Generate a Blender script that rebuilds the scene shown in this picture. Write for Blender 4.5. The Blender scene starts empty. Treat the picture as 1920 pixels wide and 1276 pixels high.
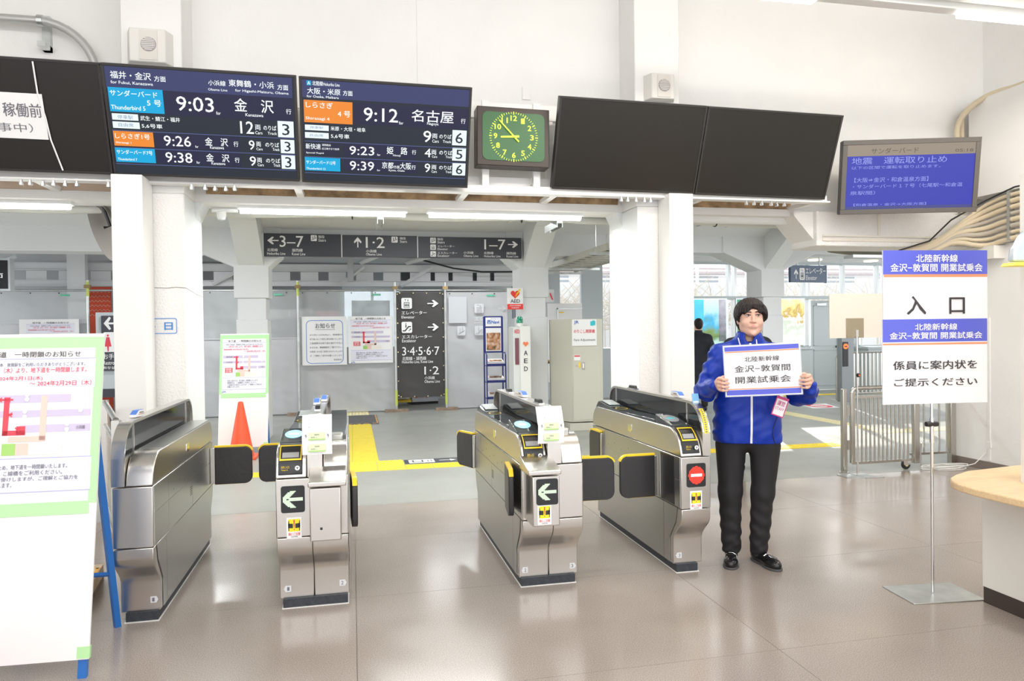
import bpy, bmesh, math, random
import numpy as np
from mathutils import Vector, Matrix, Euler
random.seed(7)
rng = np.random.RandomState(7)
SC = bpy.context.scene
COL = SC.collection
R = math.radians

# ------------------------------------------------------------------ camera
cam_data = bpy.data.cameras.new('camera')
cam_data.sensor_width = 36.0
cam_data.lens = 1355.0 / 1920 * 36.0
cam_data.clip_start = 0.05
cam_data.clip_end = 200
cam = bpy.data.objects.new('camera', cam_data)
COL.objects.link(cam)
cam.matrix_world = Matrix(((0.9762728, 0.0153122, -0.2160021, 0.0),
                           (-0.2161580, 0.0093668, -0.9763135, 0.0),
                           (-0.0129263, 0.9998389, 0.0124545, 1.52),
                           (0, 0, 0, 1)))
SC.camera = cam
# ------------------------------------------------------------------ world, exposure
SC.view_settings.view_transform = 'Standard'
SC.view_settings.look = 'None'
SC.view_settings.gamma = 1.0
SC.view_settings.use_curve_mapping = False
SC.view_settings.exposure = 0.28
world = bpy.data.worlds.new('world')
SC.world = world
world.use_nodes = True
_nt = world.node_tree
_bg = _nt.nodes['Background']
_bg.inputs[0].default_value = (0.95, 0.97, 1.0, 1)
_bg.inputs[1].default_value = 1.9

def lamp(name, kind, loc, rot, energy, color=(1, 1, 1), size=None, size_y=None, **kw):
    d = bpy.data.lights.new(name, kind)
    d.energy = energy
    d.color = color
    if kind == 'AREA':
        d.shape = 'RECTANGLE'
        d.size = size
        d.size_y = size_y
    for k, v in kw.items():
        setattr(d, k, v)
    o = bpy.data.objects.new(name, d)
    o.location = loc
    o.rotation_euler = rot
    COL.objects.link(o)
    return o

# low winter sun raking in through the glazed platform side
sun = lamp('sun', 'SUN', (14, 24, 10), (0, 0, 0), 9.0, (1.0, 0.95, 0.86), angle=R(0.6))
_sd = Vector((-0.42, -1.0, -0.40))
sun.rotation_euler = _sd.to_track_quat('-Z', 'Y').to_euler()
# unseen lamps added to light the lobby and front wall (their fixtures further down)
for (x, y, L, e) in ((-1.5, 2.0, 3.0, 54), (2.6, 2.0, 3.0, 54), (0.5, -1.5, 5.0, 50), (5.0, 3.4, 2.4, 34)):
    lamp('lobby_fill_light', 'AREA', (x, y, 4.30), (R(58) if y > 0 else 0, 0, 0), e, (1.0, 0.95, 0.88), size=L, size_y=0.25)
# unseen lamps added to brighten the platform hall behind the gates
for (x, y, e) in ((-2.2, 9.0, 30), (1.0, 9.0, 36), (5.0, 9.0, 40), (-2.5, 12.9, 46), (2.0, 12.9, 42), (9.5, 12.8, 34)):
    lamp('hall_fill_light', 'AREA', (x, y, 2.98 if y > 11.5 else 3.09), (0, 0, 0), e, (0.97, 0.99, 1.0), size=1.6, size_y=0.3)

# ------------------------------------------------------------------ materials
MATS = {}
def mat(name, col, rough=0.6, metal=0.0, emit=None, estr=1.0, bump=0.0, bscale=40.0, var=0.0, vscale=3.0, alpha=1.0,
        trans=0.0, coat=0.0, spec=None, stretch=None, detail=3.0, sheen=0.0):
    if name in MATS:
        return MATS[name]
    m = bpy.data.materials.new(name)
    m.use_nodes = True
    nt = m.node_tree
    b = nt.nodes['Principled BSDF']
    b.inputs['Base Color'].default_value = (*col, 1)
    b.inputs['Roughness'].default_value = rough
    b.inputs['Metallic'].default_value = metal
    b.inputs['Alpha'].default_value = alpha
    b.inputs['Transmission Weight'].default_value = trans
    b.inputs['Coat Weight'].default_value = coat
    if spec is not None:
        b.inputs['Specular IOR Level'].default_value = spec
    if sheen:
        b.inputs['Sheen Weight'].default_value = sheen
    if emit:
        b.inputs['Emission Color'].default_value = (*emit, 1)
        b.inputs['Emission Strength'].default_value = estr
    if bump or var:
        tc = nt.nodes.new('ShaderNodeTexCoord')
        mp = nt.nodes.new('ShaderNodeMapping')
        nt.links.new(tc.outputs['Object'], mp.inputs['Vector'])
        if stretch:
            mp.inputs['Scale'].default_value = stretch
        if bump:
            n = nt.nodes.new('ShaderNodeTexNoise')
            n.inputs['Scale'].default_value = bscale
            n.inputs['Detail'].default_value = detail
            bp = nt.nodes.new('ShaderNodeBump')
            bp.inputs['Strength'].default_value = bump
            bp.inputs['Distance'].default_value = 0.01
            nt.links.new(mp.outputs[0], n.inputs['Vector'])
            nt.links.new(n.outputs['Fac'], bp.inputs['Height'])
            nt.links.new(bp.outputs[0], b.inputs['Normal'])
        if var:
            n2 = nt.nodes.new('ShaderNodeTexNoise')
            n2.inputs['Scale'].default_value = vscale
            n2.inputs['Detail'].default_value = 5
            nt.links.new(mp.outputs[0], n2.inputs['Vector'])
            rmp = nt.nodes.new('ShaderNodeValToRGB')
            rmp.color_ramp.elements[0].position = 0.3
            rmp.color_ramp.elements[1].position = 0.7
            c0 = tuple(max(0, c * (1 - var)) for c in col)
            c1 = tuple(min(1, c * (1 + var)) for c in col)
            rmp.color_ramp.elements[0].color = (*c0, 1)
            rmp.color_ramp.elements[1].color = (*c1, 1)
            nt.links.new(n2.outputs['Fac'], rmp.inputs['Fac'])
            nt.links.new(rmp.outputs[0], b.inputs['Base Color'])
    MATS[name] = m
    return m

M_PLASTER = mat('white_painted_plaster', (0.86, 0.85, 0.835), 0.62, bump=0.25, bscale=14, var=0.02, vscale=2)
M_ROUGH = mat('rough_white_render', (0.86, 0.845, 0.82), 0.6, bump=0.9, bscale=55, detail=4)
M_GLOSSW = mat('white_gloss_paint', (0.86, 0.88, 0.88), 0.3, bump=0.5, bscale=60)
M_POST = mat('white_steel_paint', (0.86, 0.85, 0.83), 0.3)
M_HALLW = mat('hall_white_paint', (0.74, 0.755, 0.76), 0.5, bump=0.08, bscale=30)
M_HALLG = mat('hall_grey_paint', (0.46, 0.48, 0.49), 0.5)
M_HALLB = mat('pale_blue_grey_paint', (0.58, 0.63, 0.65), 0.45)
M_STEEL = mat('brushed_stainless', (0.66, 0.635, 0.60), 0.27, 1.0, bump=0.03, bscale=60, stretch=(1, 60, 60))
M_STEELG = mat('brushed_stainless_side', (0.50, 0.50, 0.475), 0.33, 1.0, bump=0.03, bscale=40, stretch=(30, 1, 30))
M_CHROME = mat('chrome', (0.8, 0.8, 0.8), 0.12, 1.0)
M_FENCE = mat('stainless_tube', (0.56, 0.54, 0.50), 0.25, 1.0)
M_GALV = mat('galvanised_steel', (0.62, 0.64, 0.63), 0.38, 1.0, var=0.12, vscale=9)
M_ALU = mat('aluminium_frame', (0.74, 0.77, 0.78), 0.35, 0.6)
M_BLACK = mat('black_plastic', (0.018, 0.018, 0.02), 0.35)
M_BEZEL = mat('screen_bezel', (0.025, 0.023, 0.022), 0.35)
M_OFFSCREEN = mat('dark_screen_glass', (0.012, 0.010, 0.008), 0.33, spec=0.45)
M_RUBBER = mat('black_vinyl_pad', (0.028, 0.026, 0.027), 0.38, bump=0.15, bscale=25)
M_YEL = mat('yellow_trim', (0.95, 0.66, 0.02), 0.4)
M_PLINTH = mat('dark_plinth', (0.035, 0.04, 0.05), 0.5, var=0.3, vscale=60)
M_SMOKE = mat('smoked_glass', (0.022, 0.023, 0.025), 0.05, alpha=0.92, spec=0.5)
M_TOPG = mat('dark_glass_top', (0.06, 0.07, 0.075), 0.06, coat=0.5)
M_CLEAR = mat('clear_pane', (0.9, 0.95, 0.95), 0.03, alpha=0.12)
M_LAMP = mat('lit_tube_diffuser', (1, 1, 1), 0.4, emit=(0.97, 1.0, 0.98), estr=5.0)
M_LAMPW = mat('lit_warm_tube', (1, 1, 1), 0.4, emit=(1.0, 0.96, 0.88), estr=6.0)
M_FIXW = mat('white_fixture', (0.86, 0.87, 0.86), 0.4)
M_PAPER = mat('white_paper', (0.88, 0.87, 0.87), 0.6)
M_LAMIN = mat('laminated_white_card', (0.90, 0.89, 0.90), 0.22)
M_GTAPE = mat('green_tape', (0.46, 0.80, 0.40), 0.5)
M_BLUELEG = mat('blue_steel_paint', (0.02, 0.16, 0.52), 0.35)
M_CONE = mat('orange_red_cone', (0.88, 0.10, 0.03), 0.38)
M_WOOD = mat('pale_ash_wood', (0.86, 0.62, 0.36), 0.38, bump=0.05, bscale=20, var=0.10, vscale=6, stretch=(1, 12, 12))
M_SCRAP = mat('old_timber', (0.30, 0.22, 0.16), 0.8, var=0.3, vscale=12)
M_CREAM = mat('cream_laminate', (0.82, 0.80, 0.745), 0.45)
M_BEIGEM = mat('beige_steel', (0.60, 0.585, 0.50), 0.42)
M_BEIGES = mat('beige_plastic', (0.78, 0.76, 0.72), 0.5)
M_BRN = mat('dark_brown_base', (0.055, 0.04, 0.035), 0.5)
M_CONDB = mat('beige_conduit', (0.66, 0.56, 0.40), 0.5)
M_CONDW = mat('ivory_flex_duct', (0.74, 0.75, 0.70), 0.5)
M_SIGN = mat('charcoal_sign', (0.052, 0.054, 0.068), 0.42)
M_BANNER = mat('charcoal_vinyl_banner', (0.055, 0.052, 0.052), 0.45, bump=0.5, bscale=5)
M_SHEET = mat('grey_safety_sheet', (0.60, 0.61, 0.625), 0.5, alpha=0.82, bump=0.9, bscale=3.2, detail=5, var=.05, vscale=1.5)
M_FILM = mat('clear_vinyl_film', (0.76, 0.79, 0.80), 0.15, alpha=0.40, bump=0.5, bscale=4)
M_W = mat('print_white', (0.90, 0.90, 0.90), 0.5)
M_K = mat('print_black', (0.035, 0.03, 0.035), 0.5)
M_SKIN = mat('skin', (0.74, 0.45, 0.34), 0.5, spec=0.35, bump=0.03, bscale=80)
M_HAIR = mat('black_brown_hair', (0.016, 0.010, 0.009), 0.45, spec=.35, bump=0.5, bscale=60, stretch=(6, 6, 0.6))
M_JACKET = mat('royal_blue_nylon', (0.004, 0.034, 0.36), 0.45, bump=0.35, bscale=14, spec=.35)
M_TROUS = mat('black_trouser_cloth', (0.014, 0.013, 0.014), 0.75, bump=0.3, bscale=12)
M_SHOE = mat('polished_black_leather', (0.012, 0.012, 0.013), 0.12)
M_COAT = mat('dark_navy_coat', (0.018, 0.020, 0.028), 0.8, bump=0.2, bscale=10)
M_TACT = mat('yellow_tactile_rubber', (0.86, 0.68, 0.05), 0.55)
M_TACTP = mat('pale_yellow_tactile', (0.83, 0.74, 0.42), 0.55)
def emis(name, col, s=1.0):
    return mat(name, (0.01, 0.01, 0.01), 0.35, emit=col, estr=s, spec=.25)
E_S = 0.62
PRINT = {
    'w': M_W, 'k': M_K,
    'q': mat('print_grey', (0.16, 0.16, 0.19), 0.6), 'r': mat('print_red', (0.78, 0.07, 0.10), 0.6),
    'j': mat('print_blue', (0.02, 0.13, 0.52), 0.6), 's': mat('print_pale_blue', (0.80, 0.80, 0.90), 0.6),
    'v': mat('print_violet_line', (0.45, 0.45, 0.70), 0.6), 'p': mat('print_lilac', (0.60, 0.53, 0.70), 0.6),
    'e': mat('print_peach', (0.82, 0.58, 0.50), 0.6), 'g': mat('print_green', (0.36, 0.62, 0.16), 0.6),
    'y': mat('print_cream', (0.86, 0.80, 0.72), 0.6), 'B': mat('print_royal_blue', (0.10, 0.12, 0.62), 0.4),
    'O': mat('print_orange', (0.84, 0.30, 0.14), 0.4),
}
SCREENP = {
    'w': emis('led_white', (0.93, 1, 1), 1.5 * E_S), 'k': emis('led_black', (0.02, 0.03, 0.05), 1 * E_S), 'b': emis('led_slate', (0.35, 0.42, 0.65), E_S),
    'n': emis('led_navy', (0.055, 0.068, 0.20), E_S), 'd': emis('led_deep_navy', (0.020, 0.022, 0.075), E_S), 'c': emis('led_cyan', (0.0, 0.50, 0.92), 1.1 * E_S),
    'o': emis('led_orange', (1.0, 0.30, 0.035), 1.2 * E_S), 'W': emis('led_box_white', (0.85, 1, 1), 1.4 * E_S), 'l': emis('led_line', (0.14, 0.18, 0.45), E_S),
    'L': emis('tv_pale_text', (0.36, 0.42, 1.0), 1.1 * E_S), 'q': emis('tv_dim_text', (0.16, 0.14, 0.10), E_S), 't': emis('tv_tan', (0.42, 0.35, 0.27), E_S), 'T': emis('tv_dark_bar', (0.08, 0.09, 0.35), E_S),
}

# ------------------------------------------------------------------ mesh helpers
class MB:
    def __init__(s):
        s.v = []; s.f = []; s.m = []; s.mi = 0
    def add(s, vs, fs):
        n = len(s.v)
        s.v.extend([tuple(p) for p in vs])
        for f in fs:
            s.f.append(tuple(i + n for i in f)); s.m.append(s.mi)
        return s
    def box(s, x0, x1, y0, y1, z0, z1):
        if x0 > x1: x0, x1 = x1, x0
        if y0 > y1: y0, y1 = y1, y0
        if z0 > z1: z0, z1 = z1, z0
        return s.add([(x0, y0, z0), (x1, y0, z0), (x1, y1, z0), (x0, y1, z0), (x0, y0, z1), (x1, y0, z1), (x1, y1, z1), (x0, y1, z1)],
                     [(0, 3, 2, 1), (4, 5, 6, 7), (0, 1, 5, 4), (1, 2, 6, 5), (2, 3, 7, 6), (3, 0, 4, 7)])
    def prism(s, poly, axis, a, b):
        """poly in the two other axes (order x,y,z without axis), extruded from a to b along axis"""
        area = sum(poly[i][0] * poly[(i + 1) % len(poly)][1] - poly[(i + 1) % len(poly)][0] * poly[i][1] for i in range(len(poly)))
        flip = (area < 0)
        if axis == 1: flip = not flip
        if a > b: a, b = b, a
        if flip: poly = poly[::-1]
        n = len(poly)
        def P(p, t):
            return (t, p[0], p[1]) if axis == 0 else ((p[0], t, p[1]) if axis == 1 else (p[0], p[1], t))
        vs = [P(p, a) for p in poly] + [P(p, b) for p in poly]
        fs = [tuple(range(n))[::-1], tuple(range(n, 2 * n))]
        for i in range(n):
            j = (i + 1) % n
            fs.append((i, j, n + j, n + i))
        return s.add(vs, fs)
    def tube(s, pts, r, n=10, cap=True, radii=None):
        pts = [Vector(p) for p in pts]
        rings = []
        up = None
        for i, p in enumerate(pts):
            d = (pts[min(i + 1, len(pts) - 1)] - pts[max(i - 1, 0)])
            if d.length < 1e-9: d = Vector((0, 0, 1))
            d.normalize()
            if up is None:
                up = Vector((0, 0, 1)) if abs(d.z) < 0.9 else Vector((1, 0, 0))
            a = d.cross(up)
            if a.length < 1e-6: a = d.cross(Vector((1, 0, 0)))
            a.normalize(); b = a.cross(d).normalized(); up = b
            rr = radii[i] if radii else r
            rings.append([p + a * (rr * math.cos(t * 2 * math.pi / n)) + b * (rr * math.sin(t * 2 * math.pi / n)) for t in range(n)])
        vs = [q for rg in rings for q in rg]
        fs = []
        for i in range(len(pts) - 1):
            for t in range(n):
                u = (t + 1) % n
                fs.append((i * n + t, i * n + u, (i + 1) * n + u, (i + 1) * n + t))
        if cap:
            fs.append(tuple(range(n))[::-1]); fs.append(tuple(range((len(pts) - 1) * n, len(pts) * n)))
        return s.add(vs, fs)
    def lathe(s, prof, c=(0, 0, 0), n=24, axis=2):
        vs = []; fs = []
        for (r, z) in prof:
            for t in range(n):
                a = t * 2 * math.pi / n
                q = (r * math.cos(a), r * math.sin(a), z)
                if axis == 1: q = (q[0], q[2], -q[1])
                if axis == 0: q = (q[2], q[0], q[1])
                vs.append((q[0] + c[0], q[1] + c[1], q[2] + c[2]))
        for i in range(len(prof) - 1):
            for t in range(n):
                u = (t + 1) % n
                fs.append((i * n + t, i * n + u, (i + 1) * n + u, (i + 1) * n + t))
        fs.append(tuple(range(n))[::-1]); fs.append(tuple(range((len(prof) - 1) * n, len(prof) * n)))
        return s.add(vs, fs)
    def quad(s, a, b, c, d):
        return s.add([a, b, c, d], [(0, 1, 2, 3)])

ROOTLOC = {}
JOINED = {'lettering', 'coloured_field', 'screw_holes', 'eyelets', 'louvre', 'minute_marks', 'numerals', 'lit_arrow', 'lit_disc', 'grille_bars', 'orange_dashes',
          'wave_pattern', 'closed_marks', 'platform_circles', 'pictograms', 'pictogram', 'print', 'green_ticket_picture', 'green_ticket_stripe', 'figure', 'slot_specks'}
def tag(o, label=None, cat=None, group=None, kind=None):
    if label: o['label'] = label
    if cat: o['category'] = cat
    if group: o['group'] = group
    if kind: o['kind'] = kind
    return o
def build(name, mb, mats, parent=None, bevel=0, smooth=False, local=False, seg=2):
    """links the collected shape as one mesh object; world coordinates unless local"""
    if not isinstance(mats, (list, tuple)): mats = [mats]
    v = mb.v
    loc = Vector((0, 0, 0))
    base = Vector((0, 0, 0))
    if parent is not None and not local:
        base = ROOTLOC.get(parent.name, Vector((0, 0, 0)))
    elif parent is None and not local:
        arr = np.array(v)
        loc = Vector(((arr[:, 0].min() + arr[:, 0].max()) / 2, (arr[:, 1].min() + arr[:, 1].max()) / 2, arr[:, 2].min()))
        base = loc
    me = bpy.data.meshes.new(name)
    me.from_pydata([(p[0] - base.x, p[1] - base.y, p[2] - base.z) for p in v], [], mb.f)
    for m in mats: me.materials.append(m)
    if len(mats) > 1: me.polygons.foreach_set('material_index', mb.m)
    if smooth: me.polygons.foreach_set('use_smooth', [True] * len(me.polygons))
    me.update()
    o = bpy.data.objects.new(name, me)
    COL.objects.link(o)
    if parent is not None and name in JOINED: o['kind'] = 'stuff'      # flat print and specks too small to pick apart
    if parent is not None:
        o.parent = parent
        ROOTLOC[o.name] = base
    else:
        o.location = loc
        ROOTLOC[o.name] = loc
    if bevel:
        b = o.modifiers.new('bevel', 'BEVEL'); b.width = bevel; b.segments = seg; b.limit_method = 'ANGLE'; b.angle_limit = R(35)
        if smooth or True:
            me.polygons.foreach_set('use_smooth', [True] * len(me.polygons))
            try: me.set_sharp_from_angle(angle=R(40))
            except Exception: pass
    elif smooth:
        try: me.set_sharp_from_angle(angle=R(50))
        except Exception: pass
    return o
def thing(name, label, cat, loc=(0, 0, 0), rot=(0, 0, 0), group=None):
    o = bpy.data.objects.new(name, None)
    o.empty_display_size = 0.1
    o.location = loc; o.rotation_euler = rot
    COL.objects.link(o)
    ROOTLOC[o.name] = Vector(loc)
    return tag(o, label, cat, group)
def struct(name, mb, mats, parent=None, **kw):
    o = build(name, mb, mats, parent, **kw)
    if parent is None: o['kind'] = 'structure'
    return o
def copy_tree(o, parent=None):
    c = o.copy(); COL.objects.link(c)
    if parent is not None: c.parent = parent
    for ch in list(o.children): copy_tree(ch, c)
    return c
def rounded(x0, x1, y0, y1, r, n=5):
    pts = []
    for (cx, cy, a0) in ((x1 - r, y1 - r, 0), (x0 + r, y1 - r, 90), (x0 + r, y0 + r, 180), (x1 - r, y0 + r, 270)):
        for i in range(n + 1):
            a = R(a0 + 90 * i / n); pts.append((cx + r * math.cos(a), cy + r * math.sin(a)))
    return pts

# ------------------------------------------------------------------ lettering
_tc = {}
def glyphs(text):
    key = text
    if key in _tc: return _tc[key]
    c = bpy.data.curves.new('t', 'FONT'); c.body = text; c.resolution_u = 2
    o = bpy.data.objects.new('t', c)
    me = bpy.data.meshes.new_from_object(o)
    n = len(me.vertices)
    v = np.zeros(n * 3); me.vertices.foreach_get('co', v); v = v.reshape(-1, 3)[:, :2].copy()
    f = [tuple(p.vertices) for p in me.polygons]
    bpy.data.objects.remove(o); bpy.data.curves.remove(c); bpy.data.meshes.remove(me)
    if n:
        lo = v.min(0); hi = v.max(0); v = (v - lo) / np.maximum(hi - lo, 1e-6)
    _tc[key] = (v, f)
    return _tc[key]
def picto(mbw, mbk, kind, u0, v0, u1, v1, e):
    """white rounded pictogram tile with its dark figure; u,v with v downwards; e = plane offset"""
    W = u1 - u0; Hh = v1 - v0
    def P(a, b): return (u0 + W * a, v0 + Hh * b)
    r = 0.14
    pts = [(P(a, b)) for a, b in rounded(0, 1, 0, 1, r, 4)]
    mbw.poly2(pts)
    def bx(a0, b0, a1, b1): mbk.poly2([P(a0, b0), P(a1, b0), P(a1, b1), P(a0, b1)])
    def arrow(x, y, s, up):
        d = -1 if up else 1
        bx(x - 0.02, y - s / 2, x + 0.02, y + s / 2)
        mbk.poly2([P(x - 0.09, y + d * s * 0.2), P(x, y + d * s * 0.62), P(x + 0.09, y + d * s * 0.2)])
    if kind == 'lift':
        arrow(0.38, 0.2, 0.16, True); arrow(0.62, 0.2, 0.16, False)
        for b in ((0.24, 0.40, 0.28, 0.90), (0.72, 0.40, 0.76, 0.90), (0.24, 0.40, 0.76, 0.45), (0.24, 0.86, 0.76, 0.90)): bx(*b)
        for x in (0.36, 0.5, 0.64):
            bx(x - 0.045, 0.58, x + 0.045, 0.78); bx(x - 0.025, 0.50, x + 0.025, 0.56)
    elif kind == 'stairs':
        mbk.poly2([P(0.12, 0.88), P(0.12, 0.80), P(0.88, 0.42), P(0.88, 0.50)])
        for x, y in ((0.34, 0.42), (0.66, 0.26)):
            bx(x - 0.05, y - 0.12, x + 0.05, y + 0.18); bx(x - 0.04, y - 0.22, x + 0.04, y - 0.14)
            mbk.poly2([P(x, y + 0.16), P(x + 0.05, y + 0.16), P(x + 0.12, y + 0.34), P(x + 0.06, y + 0.34)])
    elif kind == 'escalator':
        mbk.poly2([P(0.10, 0.86), P(0.10, 0.76), P(0.30, 0.76), P(0.64, 0.38), P(0.88, 0.38), P(0.88, 0.48), P(0.70, 0.48), P(0.36, 0.86)])
        bx(0.36, 0.24, 0.46, 0.52); bx(0.37, 0.12, 0.45, 0.20)
        mbk.poly2([P(0.66, 0.82), P(0.80, 0.66), P(0.74, 0.62), P(0.88, 0.60), P(0.88, 0.74), P(0.84, 0.70), P(0.70, 0.86)])
class FB(MB):
    """flat artwork on a face: (u, v down, both 0..1) -> local x, z of a face of size w x h whose top left is (x0, z1), at y"""
    def __init__(s, x0, z1, w, h, y):
        MB.__init__(s); s.x0 = x0; s.z1 = z1; s.w = w; s.h = h; s.y = y
    def poly2(s, pts):
        vs = [(s.x0 + p[0] * s.w, s.y, s.z1 - p[1] * s.h) for p in pts]
        a = sum(vs[i][0] * vs[(i + 1) % len(vs)][2] - vs[(i + 1) % len(vs)][0] * vs[i][2] for i in range(len(vs)))
        if a < 0: vs = vs[::-1]
        s.add(vs, [tuple(range(len(vs)))])
    def text(s, t, u0, v0, u1, v1, bold=0.0):
        v, f = glyphs(t)
        if len(v) == 0: return
        h = abs(v1 - v0) * s.h
        offs = [(0, 0)] if bold <= 0 else [(-bold * h, -bold * h * .6), (bold * h, bold * h * .6), (-bold * h, bold * h * .6), (bold * h, -bold * h * .6)]
        for k, (dx, dz) in enumerate(offs):          # heavier weight: the same outline printed again a hair to the side
            s.add([(s.x0 + (u0 + (u1 - u0) * p[0]) * s.w + dx, s.y - .00004 * k, s.z1 - (v1 - (v1 - v0) * p[1]) * s.h + dz) for p in v], f)
FOFF = {'n': 0, 'd': .0003, 's': 0, 't': 0, 'T': .0002, 'v': .0004, 'p': .0004, 'e': .0008, 'g': .0012, 'y': .0008, 'r': .0014, 'l': .0014, 'O': .0004, 'B': 0}
def artwork(layout, parent, x0, z1, w, h, y, pal, bold=0.012, name='lettering', names=None, mapf=None):
    """one flat print per colour; text a hair in front of the coloured fields"""
    fields = {}; texts = {}
    for it in layout:
        t, u0, v0, u1, v1 = it[:5]
        if t[0] == '#':
            c = t[1]; yo = FOFF.get(c, .0009); fb = fields.setdefault(c, FB(x0, z1, w, h, y - yo))
            if c in 'lv': v1 = max(v1, v0 + 0.006); v1 = min(v1, v0 + 0.006)
            fb.poly2([(u0, v0), (u1, v0), (u1, v1), (u0, v1)])
        else:
            c = it[5] if len(it) > 5 else 'w'
            fb = texts.setdefault(c, FB(x0, z1, w, h, y - 0.003))
            if t[0] == '>':
                W = u1 - u0; Hh = v1 - v0
                sh = [(0, .43), (.62, .43), (.40, .08), (.56, 0), (1, .5), (.56, 1), (.40, .92), (.62, .57), (0, .57)]
                if t == '>left': sh = [(1 - a, b) for a, b in sh]
                if t == '>up': sh = [(b, 1 - a) for a, b in sh]
                P = [(u0 + W * a, v0 + Hh * b) for a, b in sh]
                n = 9
                for tri in ((0, 1, 7, 8), (2, 3, 4, 4), (4, 5, 6, 6)): pass
                fb.poly2([P[0], P[1], P[7], P[8]]); fb.poly2([P[1], P[2], P[3], P[4]]); fb.poly2([P[4], P[5], P[6], P[7]]); fb.poly2([P[1], P[4], P[7]])
            elif t[0] == '@':
                kb = texts.setdefault('k', FB(x0, z1, w, h, y - 0.005))
                kb.y = y - 0.005
                picto(fb, kb, t[1:], u0, v0, u1, v1, 0)
            else:
                fb.text(t, u0, v0, u1, v1, bold)
    for c in sorted(fields): build('coloured_field', fields[c], pal[c], parent, local=True)
    for c in sorted(texts): build(name, texts[c], pal[c], parent, local=True)
BOARD_KANAZAWA=[
('#n',0.0,0.0,0.993,0.194),('#c',0.005,0.189,0.288,0.414),('#d',0.292,0.193,0.992,0.422),('#W',0.01,0.432,0.146,0.492),('#W',0.009,0.508,0.149,0.57),('#W',0.903,0.422,0.993,0.582),
('#W',0.915,0.606,0.994,0.743),('#W',0.916,0.763,0.995,0.902),('#o',0.005,0.598,0.215,0.74),('#d',0.222,0.603,0.681,0.745),('#c',0.004,0.758,0.215,0.897),
('#d',0.224,0.76,0.685,0.898),('#l',0.001,0.589,0.997,0.587),('#l',0.003,0.754,0.997,0.751),('#l',0.001,0.912,0.997,0.911),('福井・金沢',0.027,0.039,0.235,0.108,'w'),
('方面',0.251,0.062,0.311,0.113,'w'),('for Fukui, Kanazawa', 0.025, 0.127, 0.242, 0.159, 'w'),('小浜線',0.535,0.068,0.628,0.117,'w'),('東舞鶴・小浜',0.645,0.05,0.892,0.114,'w'),
('方面',0.911,0.069,0.971,0.121,'w'),('Obama Line', 0.532, 0.144, 0.635, 0.166, 'w'),('for Higashi-Maizuru, Obama', 0.678, 0.137, 0.972, 0.168, 'w'),('サンダーバード',0.014,0.212,0.259,0.268,'w'),
('5 号', 0.201, 0.287, 0.275, 0.346, 'w'),('Thunderbird 5', 0.012, 0.353, 0.189, 0.393, 'w'),('9:03',0.356,0.237,0.555,0.373,'w'),('for',0.566,0.362,0.59,0.393,'w'),
('金\u3000沢',0.668,0.225,0.884,0.351,'w'),('Kanazawa',0.726,0.363,0.825,0.393,'w'),('行',0.954,0.3,0.983,0.351,'w'),('停車駅',0.039,0.444,0.119,0.482,'b'),('武生・鯖江・福井',0.157,0.442,0.366,0.486,'w'),
('自由席',0.039,0.518,0.117,0.555,'b'),('5,6号車',0.16,0.515,0.269,0.559,'w'),('12',0.693,0.443,0.767,0.563,'w'),('両',0.776,0.471,0.806,0.523,'w'),('Cars',0.775,0.534,0.815,0.564,'w'),
('のりば',0.822,0.473,0.895,0.52,'w'),('Track',0.845,0.535,0.897,0.563,'w'),('3',0.928,0.45,0.969,0.56,'k'),('しらさぎ1号',0.014,0.617,0.196,0.67,'w'),('Shirasagi 1', 0.014, 0.698, 0.094, 0.722, 'w'),
('9:26',0.27,0.62,0.415,0.72,'w'),('for',0.437,0.703,0.454,0.727,'w'),('金\u3000沢',0.493,0.62,0.618,0.7,'w'),('Kanazawa',0.518,0.701,0.595,0.73,'w'),('行',0.65,0.647,0.676,0.698,'w'),
('9',0.735,0.628,0.767,0.722,'w'),('両',0.777,0.64,0.803,0.688,'w'),('Cars',0.776,0.698,0.811,0.724,'w'),('のりば',0.828,0.64,0.906,0.686,'w'),('Track',0.868,0.694,0.908,0.723,'w'),
('3',0.937,0.625,0.972,0.724,'k'),('サンダーバード7号',0.012,0.777,0.201,0.82,'w'),('Thunderbird 7', 0.014, 0.857, 0.116, 0.881, 'w'),('9:38',0.27,0.782,0.415,0.882,'w'),
('for',0.437,0.859,0.455,0.885,'w'),('金\u3000沢',0.492,0.779,0.62,0.858,'w'),('Kanazawa',0.519,0.861,0.596,0.888,'w'),('行',0.651,0.808,0.677,0.859,'w'),
('9',0.735,0.788,0.77,0.884,'w'),('両',0.777,0.801,0.804,0.85,'w'),('Cars',0.778,0.857,0.813,0.885,'w'),('のりば',0.828,0.801,0.908,0.846,'w'),('Track',0.869,0.854,0.908,0.884,'w'),
('3',0.937,0.78,0.973,0.888,'k'),]
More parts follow.
